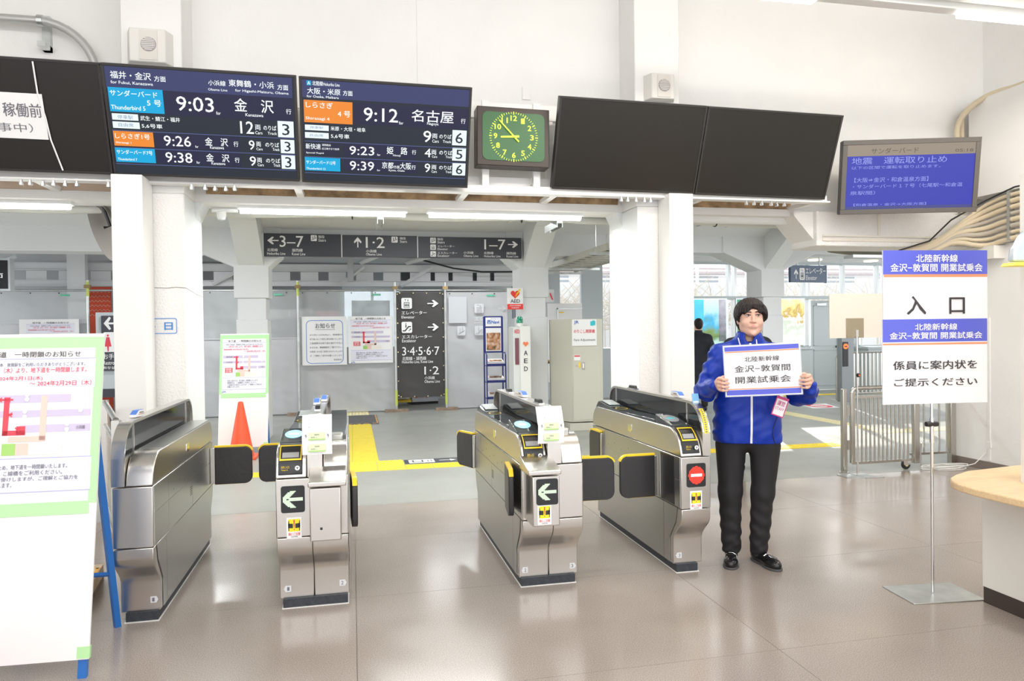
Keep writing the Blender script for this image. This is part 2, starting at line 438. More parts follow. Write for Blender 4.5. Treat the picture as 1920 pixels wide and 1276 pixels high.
BOARD_NAGOYA=[
('#n',0.0,-0.0,1.001,0.171),('#c',0.027,0.008,0.053,0.053),('#o',0.007,0.194,0.291,0.414),('#d',0.3,0.194,1.002,0.409),('#W',0.01,0.438,0.149,0.492),('#W',0.009,0.513,0.148,0.571),
('#W',0.905,0.415,0.995,0.574),('#W',0.909,0.598,0.996,0.737),('#W',0.913,0.758,0.997,0.894),('#d',0.006,0.621,0.213,0.737),('#d',0.233,0.608,0.687,0.739),
('#c',0.003,0.767,0.214,0.903),('#d',0.232,0.762,0.689,0.891),('#l',0.007,0.6,0.995,0.584),('#l',0.004,0.758,0.997,0.746),('#l',0.001,0.924,0.998,0.904),
('A',0.032,0.014,0.048,0.047,'w'),('北陸線',0.06,0.008,0.121,0.051,'w'),('Hokuriku Line', 0.124, 0.018, 0.217, 0.048, 'w'),('大阪・米原',0.03,0.074,0.221,0.134,'w'),
('方面',0.236,0.082,0.292,0.132,'w'),('for Osaka, Maibara', 0.026, 0.146, 0.211, 0.172, 'w'),('しらさぎ',0.019,0.211,0.175,0.268,'w'),('4 号', 0.204, 0.283, 0.278, 0.344, 'w'),
('Shirasagi 4', 0.016, 0.358, 0.155, 0.394, 'w'),('9:12',0.358,0.235,0.564,0.371,'w'),('for',0.571,0.357,0.597,0.387,'w'),('名古屋',0.648,0.227,0.908,0.348,'w'),
('Nagoya',0.744,0.349,0.815,0.384,'w'),('行',0.955,0.293,0.984,0.344,'w'),('停車駅',0.039,0.45,0.117,0.476,'b'),('自由席',0.037,0.527,0.116,0.555,'b'),('米原・大垣・岐阜',0.16,0.442,0.368,0.485,'w'),
('5,6号車',0.161,0.517,0.271,0.563,'w'),('9',0.723,0.437,0.772,0.556,'w'),('両',0.778,0.464,0.81,0.514,'w'),('Cars',0.779,0.525,0.82,0.556,'w'),('のりば',0.823,0.465,0.899,0.51,'w'),
('Track',0.846,0.526,0.899,0.554,'w'),('6',0.925,0.441,0.972,0.551,'k'),('新快速',0.011,0.626,0.099,0.682,'w'),('湖西経由',0.107,0.624,0.158,0.646,'w'),('近江舞子まで各停',0.106,0.662,0.209,0.683,'w'),
('Special Rapid', 0.012, 0.711, 0.116, 0.732, 'w'),('9:23',0.271,0.633,0.421,0.721,'w'),('for',0.439,0.7,0.459,0.721,'w'),('姫\u3000路',0.498,0.621,0.625,0.698,'w'),
('Himeji',0.537,0.699,0.583,0.725,'w'),('行',0.654,0.645,0.68,0.691,'w'),('4',0.734,0.622,0.772,0.712,'w'),('両',0.776,0.634,0.807,0.685,'w'),('Cars',0.78,0.692,0.813,0.716,'w'),
('のりば',0.826,0.633,0.908,0.68,'w'),('Track',0.867,0.688,0.908,0.713,'w'),('5',0.932,0.619,0.974,0.717,'k'),('サンダーバード12号',0.011,0.797,0.186,0.836,'w'),('Thunderbird 12', 0.011, 0.871, 0.125, 0.892, 'w'),
('9:39',0.272,0.787,0.42,0.881,'w'),('for',0.439,0.863,0.458,0.883,'w'),('京都',0.469,0.783,0.54,0.851,'w'),('方面',0.542,0.815,0.578,0.847,'w'),('大阪',0.581,0.782,0.65,0.853,'w'),
('行',0.653,0.805,0.679,0.85,'w'),('Kyoto, Osaka', 0.511, 0.857, 0.61, 0.884, 'w'),('9',0.736,0.78,0.771,0.874,'w'),('両',0.779,0.794,0.81,0.842,'w'),('Cars',0.78,0.849,0.814,0.876,'w'),
('のりば',0.828,0.793,0.908,0.838,'w'),('Track',0.87,0.849,0.909,0.873,'w'),('6',0.936,0.78,0.978,0.881,'k'),]
SIGN_WEST=[
('>left',0.046,0.142,0.19,0.489,'w'),('3–7',0.204,0.099,0.507,0.591,'w'),('@stairs',0.605,0.049,0.683,0.317,'w'),('階段',0.703,0.058,0.782,0.187,'w'),('Stairs',0.703,0.212,0.801,0.335,'w'),
('北陸線',0.042,0.66,0.178,0.79,'w'),('Hokuriku Line', 0.042, 0.825, 0.274, 0.943, 'w'),('湖西線',0.359,0.661,0.497,0.803,'w'),('Kosei Line', 0.359, 0.833, 0.53, 0.955, 'w'),
]
SIGN_MID=[
('>up',0.153,0.091,0.255,0.573,'w'),('1·2',0.311,0.081,0.559,0.576,'w'),('@stairs',0.653,0.045,0.737,0.324,'w'),('階段',0.767,0.061,0.846,0.182,'w'),('Stairs',0.767,0.205,0.862,0.326,'w'),
('小浜線',0.311,0.659,0.451,0.796,'w'),('Obama Line', 0.311, 0.82, 0.521, 0.927, 'w'),]
SIGN_EAST=[
('@stairs',0.114,0.05,0.167,0.319,'w'),('@lift',0.114,0.373,0.167,0.634,'w'),('@escalator',0.114,0.693,0.167,0.954,'w'),('階段',0.183,0.062,0.237,0.177,'w'),
('Stairs',0.183,0.199,0.25,0.322,'w'),('エレベーター',0.183,0.396,0.346,0.499,'w'),('Elevator',0.183,0.533,0.281,0.636,'w'),('エスカレーター',0.183,0.716,0.37,0.819,'w'),
('Escalator',0.183,0.853,0.295,0.956,'w'),('小浜線',0.43,0.681,0.527,0.809,'w'),('Obama Line', 0.432, 0.847, 0.573, 0.949, 'w'),('1–7',0.634,0.095,0.84,0.581,'w'),
('>right',0.866,0.16,0.965,0.488,'w'),('北陸線',0.627,0.687,0.722,0.811,'w'),('Hokuriku Line', 0.63, 0.849, 0.791, 0.956, 'w'),('湖西線',0.848,0.692,0.945,0.816,'w'),
('Kosei Line', 0.85, 0.85, 0.967, 0.955, 'w'),]
BANNER=[
('@lift',0.103,0.056,0.324,0.16,'w'),('>right',0.648,0.075,0.883,0.145,'w'),('エレベーター',0.105,0.181,0.633,0.215,'w'),('Elevator',0.102,0.226,0.377,0.252,'w'),
('@escalator',0.101,0.284,0.322,0.39,'w'),('>right',0.651,0.301,0.884,0.373,'w'),('エスカレーター',0.108,0.41,0.734,0.443,'w'),('Escalator',0.107,0.45,0.402,0.479,'w'),
('3·4·5·6·7',0.107,0.524,0.888,0.605,'w'),('北陸線・湖西線',0.106,0.617,0.608,0.652,'w'),('Hokuriku Line, Kosei Line', 0.1, 0.653, 0.752, 0.684, 'w'),('1·2',0.567,0.714,0.873,0.791,'w'),
('小浜線',0.567,0.808,0.783,0.839,'w'),('Obama Line', 0.566, 0.845, 0.892, 0.872, 'w'),]
NOTICE=[
('#s',0.001,0.064,0.998,0.258),('#s',0.006,0.719,1.001,0.933),('#v',0.001,0.058,0.996,0.062),('#v',0.009,0.715,1.002,0.719),('#v',0.009,0.933,1.001,0.937),
('#p',0.023,0.301,0.816,0.353),('#p',0.025,0.404,0.977,0.448),('#p',0.435,0.501,0.979,0.55),('#e',0.588,0.309,0.637,0.603),('#e',0.352,0.574,0.637,0.611),
('#r',0.305,0.315,0.347,0.566),('#r',0.308,0.534,0.48,0.566),('#r',0.41,0.507,0.48,0.566),('#r',0.275,0.325,0.373,0.337),('#r',0.331,0.422,0.375,0.434),
('#r',0.073,0.532,0.24,0.623),('#g',0.309,0.619,0.413,0.696),('#e',0.412,0.619,0.511,0.696),('#y',0.51,0.619,0.769,0.696),('地下道\u3000一時閉鎖のお知らせ',0.129,0.01,0.879,0.05,'k'),
('日頃より西日本\u3000敦賀駅をご利用いただきありがとうございます。',0.086,0.085,0.917,0.111,'q'),('2月1日（木）より、地下道を一時閉鎖します。',0.148,0.117,0.93,0.155,'r'),('閉鎖期間 2024年2月1日(木)', 0.039, 0.175, 0.589, 0.208, 'r'),
('～ 2024年2月29日（木）', 0.491, 0.208, 0.973, 0.244, 'r'),('小浜線',0.871,0.511,0.94,0.536,'q'),('北陸線',0.091,0.416,0.238,0.438,'q'),('湖西線',0.089,0.315,0.236,0.339,'q'),
('閉鎖',0.097,0.542,0.215,0.574,'w'),('区間',0.098,0.582,0.216,0.615,'w'),('改良工事のため、地下道を一時閉鎖いたします。',0.132,0.757,0.819,0.788,'q'),('期間中は、こ線橋をご利用ください。',0.132,0.796,0.783,0.827,'q'),
('ご迷惑をお掛けしますが、ご理解とご協力を',0.133,0.835,0.907,0.863,'q'),('お願いいたします。',0.133,0.871,0.404,0.902,'q'),('JR',0.004,0.961,0.115,0.998,'j'),]
ENTRY_UP=[
('#B',-0.0,0.0,0.999,0.342),('#O',0.006,0.338,0.998,0.376),('北陸新幹線',0.309,0.058,0.708,0.167,'w'),('金沢−敦賀間 開業試乗会', 0.066, 0.188, 0.947, 0.3, 'w'),('入\u3000口',0.221,0.645,0.774,0.904,'k'),
]
ENTRY_LOW=[
('#B',-0.0,0.0,1.0,0.269),('#O',0.002,0.282,1.0,0.303),('北陸新幹線',0.302,0.053,0.706,0.132,'w'),('金沢−敦賀間 開業試乗会', 0.062, 0.155, 0.947, 0.235, 'w'),('係員に案内状を',0.094,0.49,0.896,0.595,'k'),
('ご提示ください',0.102,0.697,0.898,0.791,'k'),]
HELD=[
('#B',0.0,-0.0,0.999,0.092),('#O',0.002,0.099,1.0,0.122),('#B',-0.001,0.895,1.0,1.0),('#O',-0.002,0.867,1.0,0.886),('北陸新幹線',0.264,0.214,0.733,0.321,'k'),
('金沢−敦賀間',0.124,0.394,0.872,0.533,'k'),('開業試乗会',0.128,0.619,0.873,0.762,'k'),]
NEWS=[
('#t',0.0,-0.0,1.001,0.173),('#T',-0.001,0.951,1.0,1.0),('サンダーバード',0.187,0.055,0.557,0.142,'q'),('05:18',0.842,0.097,0.981,0.145,'q'),('地震\u3000運転取り止め',0.038,0.193,0.782,0.3,'L'),
('以下の区間で運転を取り止めます。',0.038,0.327,0.735,0.375,'L'),('【大阪⇒金沢・和倉温泉方面】',0.065,0.505,0.646,0.579,'L'),('・サンダーバード１７号（七尾駅〜和倉温',0.056,0.611,0.915,0.674,'L'),('泉駅間）',0.035,0.711,0.234,0.773,'L'),
('【和倉温泉・金沢→大阪方面】',0.068,0.905,0.641,0.947,'L'),]
# ================================================================== THE SETTING
def speck_mat(name, c, rough, sp=260, mix=0.25, r2=0.35, spec=0.5, big=0.06):
    m = bpy.data.materials.new(name); m.use_nodes = True
    nt = m.node_tree; b = nt.nodes['Principled BSDF']
    g = nt.nodes.new('ShaderNodeNewGeometry')
    n = nt.nodes.new('ShaderNodeTexNoise'); n.inputs['Scale'].default_value = sp; n.inputs['Detail'].default_value = 2
    nt.links.new(g.outputs['Position'], n.inputs['Vector'])
    rp = nt.nodes.new('ShaderNodeValToRGB')
    rp.color_ramp.elements[0].position = 0.35; rp.color_ramp.elements[1].position = 0.68
    rp.color_ramp.elements[0].color = (*[x * (1 - mix) for x in c], 1)
    rp.color_ramp.elements[1].color = (*[min(1, x * (1 + mix)) for x in c], 1)
    nt.links.new(n.outputs['Fac'], rp.inputs['Fac'])
    n3 = nt.nodes.new('ShaderNodeTexNoise'); n3.inputs['Scale'].default_value = 0.9; n3.inputs['Detail'].default_value = 6
    nt.links.new(g.outputs['Position'], n3.inputs['Vector'])
    mx = nt.nodes.new('ShaderNodeMix'); mx.data_type = 'RGBA'; mx.blend_type = 'MULTIPLY'; mx.inputs[0].default_value = 1
    r3 = nt.nodes.new('ShaderNodeValToRGB')
    r3.color_ramp.elements[0].position = 0.3; r3.color_ramp.elements[1].position = 0.7
    r3.color_ramp.elements[0].color = (1 - big * 2, 1 - big * 2, 1 - big * 2, 1); r3.color_ramp.elements[1].color = (1, 1, 1, 1)
    nt.links.new(n3.outputs['Fac'], r3.inputs['Fac'])
    nt.links.new(rp.outputs[0], mx.inputs[6]); nt.links.new(r3.outputs[0], mx.inputs[7])
    nt.links.new(mx.outputs[2], b.inputs['Base Color'])
    mr = nt.nodes.new('ShaderNodeMapRange')
    mr.inputs['From Min'].default_value = 0.35; mr.inputs['From Max'].default_value = 0.65
    mr.inputs['To Min'].default_value = rough; mr.inputs['To Max'].default_value = r2
    n2 = nt.nodes.new('ShaderNodeTexNoise'); n2.inputs['Scale'].default_value = 1.6; n2.inputs['Detail'].default_value = 5
    nt.links.new(g.outputs['Position'], n2.inputs['Vector'])
    nt.links.new(n2.outputs['Fac'], mr.inputs['Value']); nt.links.new(mr.outputs[0], b.inputs['Roughness'])
    bp = nt.nodes.new('ShaderNodeBump'); bp.inputs['Strength'].default_value = 0.05; bp.inputs['Distance'].default_value = 0.02
    nt.links.new(n2.outputs['Fac'], bp.inputs['Height']); nt.links.new(bp.outputs[0], b.inputs['Normal'])
    b.inputs['Specular IOR Level'].default_value = spec
    MATS[name] = m
    return m
M_FLOOR = speck_mat('speckled_lobby_floor', (0.40, 0.342, 0.30), 0.15, r2=0.27, spec=0.75, mix=.24, sp=190, big=.09)
M_FLOOR2 = speck_mat('grey_hall_floor', (0.37, 0.375, 0.345), 0.32, r2=0.45, spec=0.4)
M_SEAM = mat('floor_seam', (0.16, 0.13, 0.11), 0.6)

# floors ----------------------------------------------------------------
fl_base = struct('floor', MB().box(-6, 7.2, -5, 6.5, -0.08, -0.006), M_SEAM)
xs = [-6.0, -3.9, -1.95, 0.0, 1.95, 3.9, 5.85, 7.2]
ys = [-5.0, -2.9, -1.71, -0.52, 0.67, 1.86, 3.05, 4.24, 5.43, 6.5]
for i in range(len(xs) - 1):
    for j in range(len(ys) - 1):
        build('floor_sheet', MB().box(xs[i] + .0012, xs[i + 1] - .0012, ys[j] + .0012, ys[j + 1] - .0012, -0.006, 0.0), M_FLOOR, fl_base)
fl2 = struct('floor', MB().box(-10, 17, 6.503, 19, -0.08, 0.0), M_FLOOR2)
def tact(x, y, sx, sy, kind, m):
    b = MB().box(x + .003, x + sx - .003, y + .003, y + sy - .003, 0.0, 0.004)
    if kind == 'x':
        for k in range(4):
            yy = y + sy * (k + .5) / 4; b.box(x + .012, x + sx - .012, yy - .011, yy + .011, 0.004, 0.009)
    elif kind == 'y':
        for k in range(4):
            xx = x + sx * (k + .5) / 4; b.box(xx - .011, xx + .011, y + .012, y + sy - .012, 0.004, 0.009)
    else:
        for i in range(5):
            for k in range(5):
                cx = x + sx * (i + .5) / 5; cy = y + sy * (k + .5) / 5
                b.add([(cx - .016, cy - .016, .004), (cx + .016, cy - .016, .004), (cx + .016, cy + .016, .004), (cx - .016, cy + .016, .004),
                       (cx - .009, cy - .009, .009), (cx + .009, cy - .009, .009), (cx + .009, cy + .009, .009), (cx - .009, cy + .009, .009)],
                      [(4, 5, 6, 7), (0, 1, 5, 4), (1, 2, 6, 5), (2, 3, 7, 6), (3, 0, 4, 7)])
    return build('tactile_tile', b, m, fl2)
for k in range(-6, 20):                              # line across the hall, parallel to the gates
    x = -0.05 + 0.31 * k
    if 0 <= k < 2: continue
    tact(x, 8.10, 0.31, 0.27, 'x', M_TACT)
for i in range(2):
    for j in range(2): tact(-0.05 + .31 * i, 8.10 + .31 * j, .31, .31, 'dot', M_TACT)
for k in range(12):                                  # strip leading to the closed passage
    for i in range(2): tact(-0.33 + .31 * i, 8.73 + .30 * k, .31, .30, 'y', M_TACT)
for k in range(5):
    for i in range(2): tact(-0.33 + .31 * i, 13.65 + .30 * k, .31, .30, 'dot', M_TACTP)
for k in range(8): tact(-1.9 - .31 * k, 9.35, .31, .27, 'x', M_TACT)
for k in range(22):                                   # pale sunlit strips in the right-hand hall
    t = k / 21.0
    tact(7.4 + 0.0 * k, 8.9 + .30 * k, .30, .30, 'dot', M_TACTP)
for k in range(14): tact(8.1 + .31 * k, 14.35, .31, .22, 'x', M_TACT)
for k in range(10): tact(7.72 + .31 * k, 8.9, .31, .30, 'dot', M_TACTP)
# front (lobby) wall: everything above the openings ----------------------
Z_H = 2.66
w = MB()
w.box(-6, 4.56, 6.65, 6.95, Z_H + 0.07, 5.15)
w.box(-6, 4.56, 6.62, 6.95, Z_H, Z_H + 0.07)
w.box(4.56, 6.95, 6.65, 6.95, Z_H, 5.15)
w.box(-6, -5.0, 6.4, 6.95, 0, 5.15)
wall_front = struct('wall_front', w, M_PLASTER)
M_BARE = mat('bare_brown_concrete', (0.44, 0.295, 0.165), 0.85, bump=0.5, bscale=60, var=0.45, vscale=9)
M_PEACH = mat('peach_primer', (0.74, 0.58, 0.45), 0.75, bump=0.3, bscale=50, var=0.06)
build('bare_concrete_strip', MB().box(-1.205, 2.54, 6.640, 6.651, 2.735, 2.90), M_BARE, wall_front)
build('bare_concrete_strip', MB().box(3.1, 4.42, 6.640, 6.651, 2.70, 2.84), M_BARE, wall_front)
build('bare_concrete_strip', MB().box(-5.0, -1.75, 6.640, 6.651, 2.735, 2.90), M_PEACH, wall_front)
for x in (-0.55, -0.3, 0.48, 1.02, 2.05, -0.72):
    build('plaster_dab', MB().lathe([(0.0, -.006), (.020, -.004), (.012, 0.0)], (x, 6.639, 2.835 + .01 * math.sin(x * 9)), 9, 1), M_W, wall_front)
# thick beam on the right, below the small screen
b = MB().box(4.62, 6.6, 6.50, 6.95, 2.35, 2.70)
build('lower_beam', b, M_ROUGH, wall_front, bevel=.012)
build('lower_beam', MB().prism([(4.40, 2.66), (4.62, 2.42), (4.62, 2.70), (4.40, 2.70)], 1, 6.56, 6.95), M_ROUGH, wall_front)
build('cable_cover', MB().box(4.68, 6.45, 6.485, 6.50, 2.40, 2.43).box(4.68, 6.45, 6.478, 6.50, 2.445, 2.46), mat('ivory_cover', (0.82, 0.77, 0.68), 0.5), wall_front)
build('cable_cover', MB().box(5.33, 5.36, 6.488, 6.50, 2.46, 2.69), mat('ivory_cover', (0.8, 0.77, 0.7), 0.5), wall_front)
build('conduit_drop', MB().box(0.62, 0.66, 6.642, 6.65, 3.3, 5.1), M_PLASTER, wall_front)
build('switch_plate', MB().box(1.60, 1.68, 6.635, 6.65, 3.70, 3.82), M_POST, wall_front, bevel=.003)
# columns of the front wall
def colm(name, x0, x1, y0, y1, z1, m, parent=None):
    return struct(name, MB().box(x0, x1, y0, y1, 0, z1), m, parent, bevel=.012)
c1 = colm('column', -1.745, -1.30, 6.24, 6.93, 2.66, M_ROUGH)
c2 = colm('column', 2.585, 3.02, 6.27, 7.02, 2.66, M_ROUGH)
for c, s, x in ((c1, 1, -1.30), (c2, -1, 2.585)):
    build('haunch', MB().prism([(x, 2.52), (x + s * .07, 2.66), (x, 2.66)], 1, 6.64, 6.93), M_GLOSSW, c)
    build('gloss_side', MB().box(x - .001 * s, x + s * .002, 6.26, 6.92, 0, 2.655), M_GLOSSW, c)
ck_ = MB(); P_ = [(-1.53, 1.905), (-1.44, 1.902), (-1.37, 1.908), (-1.30, 1.903)]
ck_.tube([(a, 6.238, b) for a, b in P_], .0022, 4)
ck_.tube([(-1.2975, 6.24, 1.903), (-1.2975, 6.45, 1.888), (-1.2975, 6.65, 1.872), (-1.2975, 6.92, 1.865)], .0022, 4)
build('crack', ck_, mat('crack_shadow', (.25, .23, .2), .9), c1)
p1 = struct('column', MB().box(-1.745, -1.295, 6.24, 6.66, 2.6605, 5.15), M_PLASTER, bevel=.01)
p2 = struct('column', MB().box(2.575, 3.02, 6.27, 6.66, 2.6605, 5.15), M_PLASTER, bevel=.01)
# stamp on the left column: blue outlined box with 終 日
st = thing('painted_notice', 'blue outlined painted lettering on the rough white column', 'notice', (-1.30, 6.232, 1.60))
pts = rounded(-.34, -.068, -.062, .062, .015, 4); inn = rounded(-.337, -.073, -.057, .057, .012, 4)
fb = MB(); n = len(pts)
fb.add([(p[0], 0, p[1]) for p in pts] + [(p[0], 0, p[1]) for p in inn], [(i, (i + 1) % n, n + (i + 1) % n, n + i) for i in range(n)])
M_BP = mat('blue_paint', (0.03, 0.22, 0.66), 0.6)
build('outline', fb, M_BP, st, local=True)
f2 = FB(-.30, .035, .20, .07, -.001); f2.text('終', 0.0, 0, .36, 1, .02); f2.text('日', .70, .1, 1.0, .95, .02)
build('lettering', f2, M_BP, st, local=True)
# side walls of the lobby
wr = MB().box(6.8, 7.0, -1, 6.9, 2.35, 5.15).box(6.5, 7.0, -1, 6.78, 0, 2.35)
wall_right = struct('wall_right', wr, M_PLASTER)
build('boxed_panel', MB().box(6.46, 6.81, 3.0, 6.50, 2.87, 3.89), M_PLASTER, wall_right, bevel=.004)
struct('baseboard_right', MB().box(6.485, 6.5, 0, 6.78, 0, 0.09).box(6.485, 6.6, 6.78, 6.795, 0, 0.09), mat('taupe_skirting', (0.22, 0.18, 0.16), 0.5))
struct('wall_left', MB().box(-5.2, -5.0, -1, 6.62, 0, 5.15), M_PLASTER)
struct('ceiling', MB().box(-6, 7.0, -1.0, 6.95, 5.15, 5.3), mat('lobby_ceiling', (0.70, 0.72, 0.70), 0.7))
# hall ceilings -----------------------------------------------------------
M_CEIL2 = mat('olive_grey_roof_panels', (0.22, 0.225, 0.195), 0.6)
ce = struct('ceiling', MB().box(-8, 16, 6.955, 10.998, 3.20, 3.33), M_CEIL2)
for k in range(34):
    x = -6.0 + 0.52 * k
    build('ceiling_rib', MB().box(x, x + .05, 6.96, 10.99, 3.165, 3.20), M_HALLW, ce)
for y in (7.9, 9.4): build('ceiling_rib', MB().box(-7, 14, y, y + .05, 3.14, 3.165), M_HALLG, ce)
ce2 = struct('ceiling', MB().box(-8, 4.2, 11.46, 19, 3.10, 3.2), M_HALLW)
ce3 = struct('ceiling', MB().box(4.2, 17, 11.46, 15.7, 3.07, 3.2), mat('white_panel_ceiling', (0.72, 0.76, 0.78), 0.25))
for k in range(24): build('ceiling_joint', MB().box(4.2, 17, 11.6 + .17 * k, 11.605 + .17 * k, 3.066, 3.0705), M_HALLG, ce3)
# second row of columns and the arched beam they carry
Y2 = 11.0
be = MB()
be.box(-8, 4.0, Y2, Y2 + .42, 2.70, 3.33)
be.box(4.0, 17, Y2, Y2 + .42, 2.78, 3.33)
beam = struct('beam', be, M_HALLW, bevel=.01)
build('beam_flare', MB().prism([(Y2 - .30, 3.198), (Y2, 3.05), (Y2, 3.198)], 0, -8, 16), M_HALLW, beam)
def col_row2(x0, x1, hl, hr, zl, zr):
    c = struct('column', MB().box(x0, x1, Y2 + .002, Y2 + .44, 0, 1.75 + .3), M_HALLW, bevel=.008)
    build('column_base', MB().box(x0 - .02, x1 + .02, Y2 - .012, Y2 + .45, 0, 1.74), M_HALLW, c, bevel=.006)
    z = 2.05
    build('column_head', MB().prism([(x0 - .045, z), (x1 + .045, z), (x1 + .045, 2.50), (x1 + hr, zr), (x1 + hr, 3.2), (x0 - hl, 3.2), (x0 - hl, zl), (x0 - .045, 2.50)], 1, Y2 - .02, Y2 + .46), M_HALLW, c, bevel=.008)
    build('beam_bracket', MB().prism([(Y2 - .02, 2.52), (Y2 - .02, 3.19), (Y2 - 1.3, 3.19), (Y2 - .8, 3.05)], 0, x0 + .02, x1 - .02), M_HALLW, c)
    return c
col_row2(-1.60, -1.21, .62, .22, 2.75, 2.66)
col_row2(2.60, 2.985, .25, .30, 2.68, 2.9)
col_row2(6.79, 7.13, .75, 1.2, 2.79, 3.05)
col_row2(-6.2, -5.8, .3, .3, 2.7, 2.7)
# back wall of the closed-off passage
bw = MB().box(-10, 4.1, 16.5, 16.7, 0, 3.2)
wall_back = struct('wall_back', bw, M_HALLG)
# steelwork under the passage roof
def hbeam(name, x0, x1, y, z0, z1, m, parent):
    b = MB().box(x0, x1, y - .06, y + .06, z0, z0 + .012).box(x0, x1, y - .06, y + .06, z1 - .012, z1).box(x0, x1, y - .005, y + .005, z0 + .012, z1 - .012)
    return build(name, b, m, parent)
roof_steel = struct('trim_1', MB().box(-9, 4.0, 15.22, 15.34, 2.98, 3.10), M_HALLW)
hbeam('steel_beam', -9, 4.0, 14.9, 2.76, 2.90, M_HALLW, roof_steel)
hbeam('steel_beam', -9, 4.0, 14.9, 2.47, 2.58, M_HALLW, roof_steel)
hbeam('steel_beam', -9, 4.0, 12.9, 3.0, 3.10, M_HALLG, roof_steel)
hbeam('steel_beam', -9, 4.0, 13.8, 2.98, 3.10, M_HALLG, roof_steel)
for (xa, za, xb, zb) in ((-2.6, 2.5, -1.7, 2.99), (-.2, 2.5, .25, 2.85), (.98, 2.47, 1.62, 2.86), (-6.9, 2.5, -5.9, 3.0)):
    build('brace', MB().tube([(xa, 14.78, za), (xb, 14.70, zb)], .035, 4), M_HALLW, roof_steel)
for (xa, ya, xb, yb) in ((-3.3, 14.7, -1.2, 11.6), (.2, 14.7, 1.1, 11.6), (-7.6, 14.7, -6.0, 11.6), (1.1, 14.7, 2.2, 11.6)):
    build('rafter', MB().tube([(xa, ya, 2.93), (xb, yb, 3.04)], .05, 4), M_HALLW, roof_steel)
build('hanger_post', MB().box(-.07, .05, 14.60, 14.70, 2.55, 3.1), M_HALLG, roof_steel)
build('hanger_post', MB().box(-5.05, -4.75, 14.60, 14.75, 0, 3.1), M_HALLW, roof_steel)
sl = MB(); x = -8.0
slats = []
k = 0
while x < 3.6:                                        # louvred panel between the two beams
    wdt = .34 if x < .9 else (.42 if k % 2 else .28)
    build('louvre_panel', MB().box(x, x + wdt, 14.93, 14.96, 2.585, 2.755), M_HALLW, roof_steel)
    x += wdt + (.20 if x < .9 else .09); k += 1
struct('gap_shade', MB().box(1.0, 4.0, 14.975, 14.99, 2.5, 2.8), mat('dark_gap', (0.05, 0.06, 0.065), 0.8))  # dark sheet standing in for the shade in the louvre gaps
# cables on the roof
for i, pts in enumerate(([(-3.2, 12.6, 3.04), (-1.5, 12.8, 2.99), (1.0, 13.2, 3.02), (3.9, 13.3, 2.98)], [(1.3, 14.3, 2.97), (2.0, 14.4, 2.80), (2.6, 14.5, 2.74), (3.9, 14.6, 2.76)], [(-8, 12.6, 3.04), (-5, 12.9, 3.0), (-3, 13.3, 3.02)])):
    build('roof_cable', MB().tube(pts, .018, 6), M_BLACK, roof_steel)
# glazed outer wall on the right ------------------------------------------
YW = 15.5
gw = MB()
gw.box(4.1, 17, YW - .06, YW + .06, 3.03, 3.2)            # head
gw.box(7.1, 17, YW - .07, YW + .07, 2.20, 2.28)           # transom
gw.box(4.1, 4.52, YW - .06, YW + .06, 0, 3.05)
gw.box(5.02, 5.52, YW - .06, YW + .06, 0, 3.05)
gw.box(6.4, 7.65, YW - .06, YW + .06, 0, 3.05)
gw.box(4.52, 5.02, YW - .06, YW + .06, 0, 1.70)
gw.box(5.52, 6.4, YW - .06, YW + .06, 0, 1.12)
gw.box(7.65, 10.75, YW - .04, YW + .06, 0, 1.10)
gw.box(9.4, 10.0, YW - .04, YW + .06, 1.1, 2.2)
gw.box(12.15, 17, YW - .04, YW + .06, 0, 1.08)
wall_far = struct('wall_right', gw, M_HALLB)
for xm in (7.68, 8.65, 8.80, 10.00, 10.62, 10.74, 11.70, 12.66, 12.86, 13.9, 14.9, 15.9):
    build('mullion', MB().box(xm - .03, xm + .03, YW - .07, YW + .07, 2.28, 3.03), M_ALU, wall_far)
for xm in (8.58, 8.78, 10.0, 10.60, 10.76, 12.13, 13.4, 14.7):
    build('mullion', MB().box(xm - .03, xm + .03, YW - .07, YW + .07, 1.08, 2.20), M_ALU, wall_far)
wi = struct('window_1', MB().box(7.66, 16.9, YW - .006, YW + .006, 2.285, 3.025), M_CLEAR)
struct('window_2', MB().box(12.16, 16.9, YW - .006, YW + .006, 1.085, 2.195), M_CLEAR)
struct('window_3', MB().box(4.52, 5.02, YW - .006, YW + .006, 1.70, 3.03), M_CLEAR)
struct('window_4', MB().box(5.52, 6.4, YW - .006, YW + .006, 1.12, 3.03), M_CLEAR)
for x in (5.75, 6.1): build('window_frame', MB().box(x - .02, x + .02, YW - .03, YW + .03, 1.12, 3.03), M_ALU, wall_far)
# double door
def door(n, x0, x1, knob):
    d = struct('door_%d' % n, MB().box(x0, x1, YW - .02, YW + .02, 0.02, 2.17), M_HALLB, bevel=.004)
    t = MB()
    for (a0, a1, z0, z1) in ((x0 + .09, x1 - .09, 1.08, 2.05), (x0 + .09, x1 - .09, .12, .98)):
        t.box(a0, a1, YW - .034, YW - .02, z1 - .015, z1).box(a0, a1, YW - .034, YW - .02, z0, z0 + .015)
        t.box(a0, a0 + .015, YW - .034, YW - .02, z0, z1).box(a1 - .015, a1, YW - .034, YW - .02, z0, z1)
    build('moulding', t, M_HALLB, d)
    build('door_handle', MB().lathe([(0, -.09), (.035, -.085), (.035, -.06), (.015, -.05), (.015, -.02), (.03, -.02)], (knob, YW, 1.05), 12, 1), M_CHROME, d)
    return d
d1 = door(1, 10.80, 11.62, 11.52)
door(2, 11.64, 12.10, 11.72)
build('door_closer', MB().box(10.95, 11.2, YW - .09, YW - .02, 2.05, 2.11).tube([(10.97, YW - .08, 2.10), (11.4, YW - .14, 2.15)], .01, 6), M_ALU, d1)
